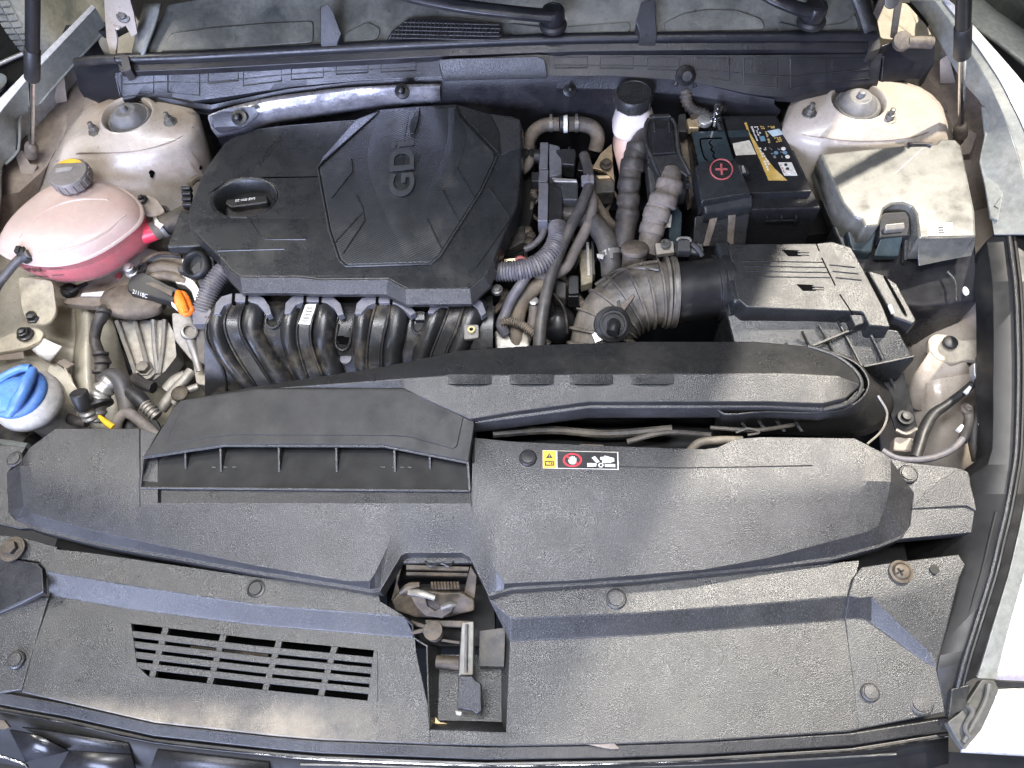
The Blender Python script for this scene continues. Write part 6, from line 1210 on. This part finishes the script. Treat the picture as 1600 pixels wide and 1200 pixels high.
B().lathe(st, [(.0185, -.03), (.0185, .012), (.0215, .014), (.0215, .020), (.018, .022), (.002, .024)], axis=(0, .35, .94), n=24).build('top_stub', 'dusty_rubber', el, bevel=.001)
bk = thing('breather_elbow', 'black round breather fitting with angled nozzle on the intake elbow', 'fitting', (958, 510, .0))
bn = Vector((.1, -.5, .86)).normalized(); b0 = P(957, 507, .012)
B().lathe(b0, [(.026, -.012), (.027, -.004), (.0265, .004), (.021, .008), (.020, .006), (.017, .006), (.017, .002), (.002, .002)], axis=bn, n=30).build('ring', 'rubber', bk, bevel=0, ang=45)
B().tube([b0+bn*.002, b0+bn*.014+Vector((.0, -.002, 0)), b0+bn*.016+Vector((-.004, -.014, -.002))], [.009, .0095, .0085], n=14, sm=5).build('nozzle', 'black_plastic', bk, bevel=0)
B().slab([(924, 522, .004), (936, 516, .006), (946, 530, .002), (930, 536, .0)], .002).build('clamp_tab', 'alu_clean', bk)
B().slab([(968, 478, .026), (990, 458, .030), (992, 462, .030), (976, 484, .026)], .005).build('strap', 'dusty_rubber', bk, bevel=.001)
B().slab([(964, 470, .026), (968, 468, .027), (970, 486, .024), (966, 488, .024)], .004).build('strap', 'hose', bk, bevel=.0008)
# ------------------------------------------------------------------ right apron bits
ml = thing('headlamp_lug', 'cream metal lug with black bolt behind the front cover right end', 'bracket', (1500, 550, -.12))
B().prism([(1450, 530, -.070), (1460, 521, -.068), (1484, 522, -.066), (1500, 530, -.066), (1545, 530, -.06), (1548, 562, -.068), (1510, 562, -.075), (1490, 568, -.078), (1465, 562, -.078), (1452, 548, -.074)], .012, rnd=6).build('plate', 'tank_tab', ml, bevel=.003)
B().lathe((1484, 536, -.064), [(.011, -.001), (.011, .004), (.009, .0055), (.001, .006)], n=16).build('bolt', 'rubber', ml, bevel=.0006)
B().grid([[(1452, 550, -.076), (1470, 565, -.08), (1510, 564, -.08)], [(1425, 590, -.12), (1450, 600, -.12), (1520, 600, -.12)], [(1412, 615, -.15), (1430, 640, -.15), (1510, 650, -.15)]], sm=3).build('web', 'body_paint', ml, bevel=0, solid=.003, ang=60)
rb = thing('support_bracket', 'black steel bracket with bolt between the filter box and the white apron', 'bracket', (1410, 640, -.14))
B().slab([(1376, 560, -.05), (1408, 566, -.05), (1418, 600, -.07), (1424, 628, -.085), (1434, 668, -.095), (1424, 680, -.10), (1400, 676, -.10), (1390, 640, -.09), (1376, 600, -.07)], .006).build('plate', 'black_plastic', rb, bevel=.0015)
B().tube([(1381, 566, -.045), (1398, 606, -.065)], .002, n=6, sm=0).build('ridge', 'cover', rb, bevel=0)
B().lathe((1414, 653, -.088), [(.012, 0), (.012, .003), (.007, .004), (.007, .009), (.001, .010)], n=14).build('bolt', 'rubber', rb, bevel=.0006)
B().tube([(1400, 672, -.092), (1416, 678, -.09), (1432, 670, -.09)], .003, n=8).build('rim', 'alu', rb, bevel=0)
B().prism([(1398, 682, -.10), (1432, 684, -.10), (1426, 706, -.11), (1396, 704, -.11)], .02).build('foot', 'body_paint', rb, bevel=.003)
hose('black_hose', 'flat black hose leaning across the white apron at the right', 'hose', [(1430, 716, -.09), (1436, 696, -.09), (1444, 672, -.088), (1458, 648, -.085), (1480, 632, -.08), (1506, 612, -.075), (1520, 600, -.07)], [.008, .009, .009, .008, .0065, .006, .006], 'rubber')
hose('grey_cable', 'thin grey cable sweeping to the front cover right end', 'cable', [(1378, 704, -.05), (1400, 716, -.05), (1430, 719, -.052), (1462, 714, -.055), (1488, 702, -.058), (1504, 686, -.06)], .0048, 'conduit')
rl = thing('headlamp_harness', 'taped headlamp harness with white clips beside the fender seal', 'wiring harness', (1525, 660, -.12))
B().tube([(1536, 560, -.05), (1536, 590, -.055), (1538, 620, -.06), (1532, 645, -.065), (1524, 668, -.07), (1522, 690, -.075), (1528, 720, -.08)], [.010, .009, .010, .011, .009, .008, .008], n=10).build('loom', 'dark_tape', rl, bevel=0)
B().tube([(1512, 640, -.062), (1514, 655, -.064), (1508, 680, -.066), (1504, 690, -.068)], [.0075, .0065, .0075, .006], n=10).build('branch', 'dusty_black', rl, bevel=0)
B().lathe((1510, 640, -.060), [(.007, 0), (.009, .003), (.006, .006), (.004, .004)], n=14).build('plug', 'mount_rubber', rl, bevel=0)
B().prism([(1521, 566, -.040), (1542, 568, -.040), (1552, 590, -.046), (1532, 596, -.048), (1522, 584, -.044)], .014).build('connector', 'alu_clean', rl, bevel=.002)
B().prism([(1526, 588, -.044), (1546, 588, -.044), (1548, 610, -.052), (1532, 612, -.052)], .012).build('connector', 'rubber', rl, bevel=.002)
for x, y in ((1512, 608), (1500, 668)): B().prism([(x-5, y+2, -.056), (x+3, y-6, -.056), (x+7, y-3, -.056), (x+1, y+7, -.058)], .006).build('clip', 'white', rl, bevel=.0008)
B().tube([(1528, 664, -.062), (1538, 660, -.06), (1548, 672, -.06)], .0022, n=6).build('tie', 'paper', rl, bevel=0)
# ------------------------------------------------------------------ fender seal, headlamp, bumper corner at the right
fs = thing('fender_seal', 'black rubber seal strip along the right fender edge', 'seal', (1560, 700, -.05))
e0 = [(1541, 376, .036), (1550, 440, .030), (1552, 520, .018), (1551, 600, .004), (1550, 700, -.012), (1536, 745, -.02), (1534, 800, -.03), (1524, 850, -.04), (1510, 900, -.05), (1478, 1000, -.072), (1465, 1045, -.08), (1478, 1112, -.10)]
e1 = [(1572, 350, .052), (1584, 440, .044), (1588, 520, .032), (1589, 600, .018), (1586, 700, .002), (1580, 745, -.005), (1570, 800, -.014), (1558, 850, -.025), (1546, 900, -.036), (1518, 990, -.058), (1504, 1035, -.07), (1494, 1075, -.085)]
e2 = [(1604, 338, .050), (1612, 440, .042), (1614, 520, .030), (1614, 600, .016), (1612, 700, .000), (1606, 745, -.007), (1597, 800, -.016), (1586, 850, -.027), (1574, 900, -.038), (1546, 990, -.060), (1534, 1030, -.072), (1522, 1060, -.085)]
B().grid([[W(p)+(Vector((-.05, 0, -.14)) if p[1] > 730 else Vector((0, 0, -.05))) for p in e0], [W(p)+(Vector((-.02, 0, -.03)) if p[1] > 730 else Vector((0, 0, -.01))) for p in e0], e0, e1, e2, [(x+8, y, z-.03) for x, y, z in e2]], sm=2).build('strip', 'seal_black', fs, bevel=.001, solid=.004)
B().tube([(x+2, y, z+.003) for x, y, z in e1], .0034, n=8, sm=2).build('bead', 'duct_plastic', fs, bevel=0)
B().tube([(x+10, y, z+.002) for x, y, z in e1], .0026, n=8, sm=2).build('bead', 'seal_black', fs, bevel=0)
B().tube([(x-14, y, z-.006) for x, y, z in e1[6:]], .0018, n=6, sm=2).build('bead', 'seal_black', fs, bevel=0)
B().prism([(1487, 1076, -.078), (1518, 1068, -.078), (1508, 1108, -.088), (1482, 1120, -.09)], .012).build('end_block', 'engine_plastic', fs, bevel=.002)
hl_ = thing('headlamp', 'pale headlamp edge with pink tint at the lower right', 'headlamp', (1590, 950, -.12))
g0 = [(1606, 745, -.012), (1599, 800, -.02), (1588, 850, -.03), (1576, 900, -.042), (1549, 990, -.064), (1528, 1060, -.09)]
g1 = [(1640, 745, -.016), (1628, 800, -.025), (1612, 850, -.035), (1600, 900, -.048), (1574, 990, -.07), (1556, 1062, -.094)]
g2 = [(1720, 745, -.04), (1710, 800, -.05), (1700, 850, -.06), (1680, 900, -.075), (1660, 990, -.09), (1640, 1066, -.10)]
B().grid([g0, g1], sm=2).build('rim', 'rail_grey', hl_, bevel=.001, solid=.004)
B().grid([g1, g2], sm=2).build('lens', 'lamp_glass', hl_, bevel=0, solid=.004)
B().prism([(1556, 1063, -.096), (1650, 1068, -.10), (1650, 1076, -.102), (1556, 1072, -.1)], .01).build('gasket', 'rubber', hl_, bevel=.001)
bu = thing('front_bumper', 'white painted front bumper corner at the lower right', 'bumper', (1580, 1130, -.2))
B().grid([[(1546, 1078, -.104), (1600, 1075, -.104), (1680, 1075, -.108)], [(1530, 1130, -.108), (1600, 1130, -.11), (1680, 1130, -.114)], [(1506, 1171, -.112), (1600, 1176, -.114), (1680, 1178, -.118)], [(1500, 1176, -.13), (1600, 1182, -.13), (1680, 1184, -.13)]], sm=3, smc=3).build('shell', 'fender_paint', bu, bevel=0, solid=.004, ang=60)
B().prism([(1400, 1170, -.16), (1506, 1176, -.16), (1680, 1186, -.16), (1680, 1250, -.18), (1400, 1250, -.18)], .02).build('lower_grille', 'deep', bu, bevel=0)
B().prism([(1481, 1128, -.096), (1500, 1114, -.094), (1520, 1084, -.092), (1535, 1061, -.090), (1556, 1064, -.092), (1561, 1078, -.096), (1550, 1106, -.100), (1534, 1140, -.106), (1508, 1173, -.112), (1492, 1150, -.104)], .014, rnd=4).build('corner_gasket', 'film', bu, bevel=.004, seg=3)
B().tube([(1512, 1100, -.086), (1520, 1112, -.090), (1508, 1136, -.096), (1516, 1152, -.1)], .003, n=8).build('gasket_crease', 'film', bu, bevel=0)
B().tube([(1546, 1068, -.087), (1540, 1096, -.092), (1522, 1130, -.098), (1506, 1160, -.104)], .0035, n=8).build('gasket_crease', 'film', bu, bevel=0)
# ================================================================== rear: bulkhead, cowl, wipers, surroundings
cp = thing('windshield_cowl', 'dusty olive cowl panel with mesh vent and fins below the windshield', 'cowl', (800, 40, .14))
w0 = [(222, 86, .142), (400, 78, .146), (600, 66, .15), (800, 58, .152), (1000, 54, .152), (1200, 52, .15), (1350, 52, .146), (1372, 50, .14)]
w1 = [(236, 60, .155), (420, 40, .165), (600, 28, .17), (800, 20, .172), (1000, 16, .172), (1200, 14, .17), (1340, 14, .165), (1366, 14, .16)]
w2 = [(262, 8, .18), (420, -20, .20), (600, -40, .21), (800, -46, .215), (1000, -46, .215), (1200, -46, .21), (1340, -46, .20), (1358, -46, .195)]
B().ysheet([w2, w1, w0, ('drop', .02)], 40).build('shell', 'cowl', cp, bevel=.002, ang=20)
B().grid([[(225, 5, .182), (215, 40, .16), (205, 84, .135)], [(250, 5, .195), (240, 40, .175), (222, 86, .150)]], sm=3).build('end_lip', 'rail_grey', cp, bevel=0, solid=.004)
B().grid([[(1318, -30, .205), (1338, 10, .178), (1352, 52, .152)], [(1350, -30, .20), (1362, 10, .172), (1374, 50, .146)]], sm=3).build('end_lip', 'cover', cp, bevel=0, solid=.004)
B().prism([(500, 10, .205), (512, 4, .205), (520, 18, .198), (534, 52, .168), (527, 68, .158), (500, 69, .158)], .03).build('fin', 'duct_plastic', cp, bevel=.002)
B().prism([(1001, 2, .205), (1024, -4, .205), (1027, 54, .162), (1000, 54, .162), (993, 32, .18)], .03).build('fin', 'duct_plastic', cp, bevel=.002)
cs = [o_ for o_ in cp.children if o_.name.startswith('shell')][0]
for pts in ([(268, 52), (330, 44), (420, 36), (490, 33), (490, 66), (400, 73), (300, 79), (250, 81)], [(540, 52), (575, 34), (596, 46), (590, 62), (538, 66)], [(795, 36), (860, 44), (985, 34), (985, 50), (800, 55)], [(1036, 36), (1070, 20), (1110, 14), (1150, 16), (1190, 30), (1196, 46), (1040, 50)], [(1215, 34), (1255, 44), (1320, 36), (1335, 20), (1342, 46), (1215, 49)]):
    B().prism([on(cs, x, y, .0026) for x, y in [tuple(q_)[:2] for q_ in fillet([(a_, b2, 0) for a_, b2 in pts], 7)]], .004).build('pressing', 'cowl', cp, bevel=.0016)
# mesh vent
mv = B().prism([(604, 63, .156), (612, 48, .163), (638, 29, .172), (680, 28, .174), (750, 34, .172), (780, 42, .168), (784, 57, .158)], .003).build('vent', 'deep', cp, bevel=0)
for k in range(28):
    x = 608+k*6.3; y0 = max(29, 56-(x-604)*.78) if x < 640 else 28+(x-640)*.10
    B().tube([(x, 61-(x-604)*.03, .1605), (x+3, y0+2, .1765-(y0-28)*.0004)], .0009, n=5, sm=0).build('mesh_bar', 'cover', mv, bevel=0)
for k in range(5):
    y = 36+k*6; x0 = 604+max(0, (56-y)*1.15)
    B().tube([(x0+4, y-1, .1735-.0025*k), (780, y+3, .1725-.0025*k)], .0008, n=5, sm=0).build('mesh_bar', 'cover', mv, bevel=0)
# seal and barrier
sl = thing('bulkhead_seal', 'black rubber hood seal running along the front of the cowl', 'seal', (800, 80, .12))
sq = [(184, 92, .140), (300, 88, .142), (500, 77, .146), (700, 67, .149), (900, 60, .150), (1100, 58, .149), (1300, 57, .146), (1366, 58, .142)]
B().tube(sq, .0085, n=12, sm=4).build('bulb', 'cowl_black', sl, bevel=0)
B().ysheet([[(x, y+6, z-.004) for x, y, z in sq], [(x+4, y+20, z-.012) for x, y, z in sq], ('drop', .01)], 60).build('carrier', 'cowl_black', sl, bevel=.001)
B().prism([(186, 84, .150), (200, 86, .150), (205, 108, .138), (192, 112, .136)], .02, rnd=3).build('end_block', 'rubber', sl, bevel=.003)
B().prism([(1360, 50, .150), (1374, 52, .148), (1376, 76, .136), (1356, 82, .134)], .02, rnd=3).build('end_block', 'rubber', sl, bevel=.003)
bp_ = thing('bulkhead_barrier', 'black embossed plastic barrier below the hood seal', 'barrier panel', (780, 120, .06))
q0 = [(180, 114, .120), (300, 108, .124), (500, 98, .128), (660, 92, .13), (700, 88, .134), (840, 84, .135), (870, 86, .131), (1000, 86, .131), (1200, 86, .13), (1378, 84, .124)]
q1 = [(192, 156, .085), (250, 148, .088), (300, 158, .082), (360, 150, .088), (450, 136, .096), (560, 126, .104), (680, 121, .108), (850, 119, .110), (960, 119, .108), (1080, 127, .102), (1180, 148, .088), (1240, 152, .086), (1300, 138, .090), (1372, 130, .090)]
q2 = [(190, 165, .07), (250, 160, .075), (300, 168, .07), (330, 172, .072), (450, 147, .088), (560, 135, .096), (680, 129, .10), (850, 127, .102), (960, 127, .10), (1080, 135, .094), (1160, 155, .08), (1210, 163, .076)]
B().ysheet([q0, q1, ('drop', .01)], 30).build('shell', 'cowl_black', bp_, bevel=.0012, ang=30)
B().prism([(684, 92, .1395), (705, 90, .140), (840, 87, .140), (852, 92, .138), (856, 114, .118), (690, 118, .117)], .012).build('raised_shelf', 'cover', bp_, bevel=.003)
def qv(x, t):
    def ev(r):
        for a_, b2 in zip(r, r[1:]):
            if x <= b2[0]: k = (x-a_[0])/(b2[0]-a_[0]); return a_[1]+(b2[1]-a_[1])*k, a_[2]+(b2[2]-a_[2])*k
        return r[-1][1:]
    y0, z0 = ev(q0); y1, z1 = ev(q1); return (x, y0+(y1-y0)*t, z0+(z1-z0)*t+.0006)
for x0, x1, t0, t1 in ((190, 240, .1, .9), (262, 312, .1, .85), (325, 372, .1, .5), (380, 440, .2, .7), (455, 505, .2, .7), (525, 575, .15, .6), (595, 650, .15, .6), (865, 918, .1, .6), (938, 990, .1, .6), (1012, 1062, .1, .6), (1086, 1140, .1, .75), (1162, 1215, .1, .8), (1235, 1290, .1, .8), (1300, 1360, .15, .8)):
    B().tube([qv(x0, t0), qv(x1, t0), qv(x1, t1), qv(x0, t1), qv(x0, t0)], .0009, n=5, sm=0).build('embossing', 'duct_plastic', bp_, bevel=0)
for xs, t in (((190, 260, 320, 380, 450, 540, 650), .45), ((865, 960, 1060, 1180, 1240, 1360), .5)):
    B().tube([qv(x, t) for x in xs], .0009, n=5, sm=2).build('embossing', 'duct_plastic', bp_, bevel=0)
B().lathe((1071, 118, .108), [(.016, 0), (.016, .006), (.010, .012), (.008, .020), (.001, .020)], axis=(0, -.8, .6), n=20).build('grommet', 'rubber', bp_, bevel=.001)
B().tube([(1054, 134, .095), (1064, 118, .106), (1074, 114, .108), (1082, 122, .102), (1086, 136, .094)], .0035, n=8).build('grommet_rim', 'cowl_black', bp_, bevel=0)
br_ = thing('bulkhead_rail', 'blue black painted bulkhead rail below the embossed barrier', 'bulkhead rail', (780, 150, .04))
B().ysheet([[(x, y-8, z+.008) for x, y, z in q2], q2, [(330, 178, .058), (450, 158, .072), (560, 148, .08), (680, 140, .088), (850, 138, .09), (960, 140, .088), (1080, 150, .08), (1220, 172, .065)],
           [(334, 205, .02), (450, 185, .035), (560, 176, .042), (690, 166, .05), (850, 164, .052), (960, 166, .05), (1080, 178, .04), (1212, 186, .035)], ('drop', .12)], 40).build('rail', 'cowl_black', br_, bevel=.003, ang=20)
for x, y, z in ((372, 180, .062), (627, 142, .084), (890, 140, .088), (1125, 168, .06)):
    B().lathe((x, y, z), [(.010, 0), (.011, .003), (.007, .005), (.0045, .007), (.004, .018), (.002, .020)], axis=(0, -.75, .65), n=14).build('stud', 'black_plastic', br_, bevel=0)
# foil heat shield
fo = thing('heat_shield', 'crumpled silver foil heat shield below the barrier behind the engine cover', 'heat shield', (520, 160, .04))
random.seed(11); rows = []
tops = [(326, 180, .069), (352, 170, .076), (390, 160, .083), (430, 151, .089), (480, 144, .094), (530, 138, .098), (580, 135, .100), (630, 132, .102), (689, 131, .103)]
bots = [(340, 215, .018), (356, 212, .020), (392, 205, .026), (432, 196, .034), (482, 187, .040), (532, 178, .046), (582, 170, .050), (632, 165, .054), (689, 161, .057)]
tw, bw = catmull([W(p) for p in tops], 3), catmull([W(p) for p in bots], 3)
prof = [(0, .002), (.16, .010), (.36, .013), (.62, .011), (.85, .006), (1, 0)]
for t, bul in prof:
    rows.append([a_.lerp(b2, t)+Vector((0, -.7, .7)).normalized()*(bul+random.uniform(-.0036, .0036)*(0 < t < 1)) for a_, b2 in zip(tw, bw)])
B().grid(rows).build('foil', 'foil', fo, bevel=0, solid=.0008, ang=28)
B().prism([(326, 182, .079), (352, 170, .086), (398, 166, .088), (404, 180, .080), (378, 200, .060), (344, 208, .045), (330, 196, .06)], .002, rnd=6).build('end_plate', 'cowl_black', fo, bevel=.001)
B().lathe((374, 184, .076), [(.013, 0), (.013, .002), (.007, .003), (.005, .014), (.002, .016)], axis=(0, -.6, .8), n=16).build('stud', 'black_plastic', fo, bevel=0)
B().lathe((628, 142, .112), [(.012, -.006), (.012, .0), (.006, .002), (.005, .012), (.002, .014)], axis=(0, -.6, .8), n=16).build('stud', 'black_plastic', fo, bevel=0)
# end pieces at the cowl corners
for pts, lb in (([(112, 96, .10), (188, 90, .125), (192, 112, .115), (182, 118, .11), (192, 162, .07), (160, 160, .06), (122, 140, .06)], 'black plastic cowl end piece beside the left hood hinge'),
                ([(1374, 70, .125), (1398, 62, .125), (1464, 66, .115), (1462, 96, .09), (1440, 122, .07), (1376, 128, .08), (1380, 86, .11)], 'black plastic cowl end piece beside the right gas strut')):
    t = thing('cowl_end', lb, 'end piece', pts[0], 'cowl end pieces')
    B().prism(pts, .04).build('shell', 'cowl_black', t, bevel=.004)
    if pts[0][0] > 800:
        B().tube([(1418, 66, .13), (1438, 66, .13), (1456, 67, .128)], .009, n=12).build('seal_tube', 'dusty_rubber', t, bevel=0)
        B().lathe((1408, 66, .128), [(.015, 0), (.015, .008), (.010, .010), (.001, .010)], axis=(0, -.5, .86), n=18).build('clip', 'dusty_rubber', t, bevel=.001)
    else:
        B().tube([(120, 98, .112), (150, 94, .124), (184, 92, .132)], .008, n=10).build('seal_tube', 'rubber', t, bevel=0)
# cream body corners showing behind the hinges
for pts in ([(168, 20, .12), (206, 16, .12), (226, 40, .12), (210, 84, .10), (180, 86, .08), (160, 80, .08), (150, 60, .10)], [(1366, 8, .12), (1416, 4, .12), (1448, 40, .10), (1462, 66, .09), (1440, 66, .08), (1376, 60, .10)]):
    B().prism(pts, .03, rnd=6).build('cowl_corner', 'body_cream', body, bevel=.004)
# wipers
for (pts, pv), lb in ((([(560, -34, .225), (640, -8, .222), (720, 8, .218), (790, 17, .212), (838, 22, .205), (862, 24, .202)], (864, 28, .19)), 'long black wiper arm with round pivot cap above the mesh vent'),
                      (([(1150, -40, .225), (1200, -8, .222), (1230, 6, .215), (1252, 14, .208), (1268, 17, .205)], (1271, 22, .19)), 'short visible black wiper arm with pivot cap near the right hinge')):
    t = thing('wiper_arm', lb, 'wiper', pv, 'wiper arms')
    B().tube(pts, [.011, .0115, .012, .012, .012, .012][:len(pts)], n=12, flat=.55, sm=5).build('arm', 'cowl_black', t, bevel=0)
    B().tube([(x, y+7, z-.004) for x, y, z in pts], .005, n=8, sm=4).build('lower_edge', 'rubber', t, bevel=0)
    B().lathe(pv, [(.017, -.008), (.018, -.004), (.018, .012), (.016, .016), (.010, .018), (.0095, .017), (.002, .017)], n=26).build('pivot_cap', 'cowl_black', t, bevel=.0006)
    B().lathe(pv, [(.021, -.016), (.022, -.010), (.019, -.006)], n=26).build('pivot_base', 'rubber', t, bevel=.001)
ws = tag(B().ysheet([[(200, -40, .21), (1400, -60, .23)], [(150, -160, .36), (1450, -170, .38)]], 100).build('windshield', 'glass_dark', bevel=0, solid=.004), 'dark windshield glass above the cowl panel', 'windshield')
# ------------------------------------------------------------------ things behind the car
ty = thing('spare_tyre', 'dusty tyre standing on the workshop floor behind the left fender', 'tyre', P(88, -60, -.78))
tcn = P(108, -60, -.42)
B().lathe(tcn-Vector((.10, 0, 0)), [(.20, .02), (.26, .012), (.315, .018), (.333, .026), (.335, .04), (.335, .085), (.325, .105), (.30, .12), (.26, .125), (.20, .11)], axis=(1, 0, 0), n=56).build('carcass', 'tyre', ty, bevel=0, ang=50)
for k in range(110):
    t = 2*math.pi*k/110; u = Vector((0, math.cos(t), math.sin(t)))
    if u.y > .15 or u.z < -.3: continue
    for x in (-.060, -.030):
        B().box(tcn+u*.337+Vector((x, 0, 0)), .026, .013, .008, (1, .12, 0), (0, -u.z, u.y)).build('tread_block', 'tyre', ty, bevel=0)
pcx = thing('parked_car', 'grey neighbouring car seen past the right fender', 'car', P(1590, 40, -.7))
B().grid([[(1500, -60, -.25), (1560, -10, -.25), (1700, 90, -.25)], [(1500, 20, -.22), (1560, 62, -.22), (1700, 175, -.22)]]).build('sill', 'rail_grey', pcx, bevel=0, solid=.01)
B().grid([[(1480, -120, -.1), (1560, -60, -.1), (1720, 40, -.1)], [(1500, -30, -.24), (1560, 20, -.24), (1700, 110, -.24)]]).build('door', 'glass_dark', pcx, bevel=0, solid=.01)
B().grid([[(1500, 16, -.26), (1560, 58, -.26), (1700, 170, -.26)], [(1500, 120, -.7), (1560, 160, -.7), (1700, 260, -.7)]]).build('lower_body', 'deep', pcx, bevel=0, solid=.01)
B().grid([[(1560, -100, -.05), (1640, -40, -.05), (1720, 20, -.05)], [(1565, -5, -.2), (1620, 38, -.2), (1720, 105, -.2)]]).build('window_band', 'cover', pcx, bevel=0, solid=.01)
bw_ = thing('white_bowl', 'white round bowl lying on the dark floor at the left edge', 'bowl', P(4, 142, -.79))
B().lathe(P(-6, 140, -.78), [(.02, 0), (.04, .01), (.05, .025), (.052, .026), (.046, .025), (.036, .011), (.015, .004)], n=32).build('dish', 'rail_grey', bw_, bevel=0, ang=60)
fh = tag(B().tube([P(-10, 104, -.78), P(16, 92, -.78), P(44, 80, -.78)], .008, n=8).build('floor_pipe', 'alu_clean'), 'thin bright pipe lying on the dark floor at the left', 'pipe')
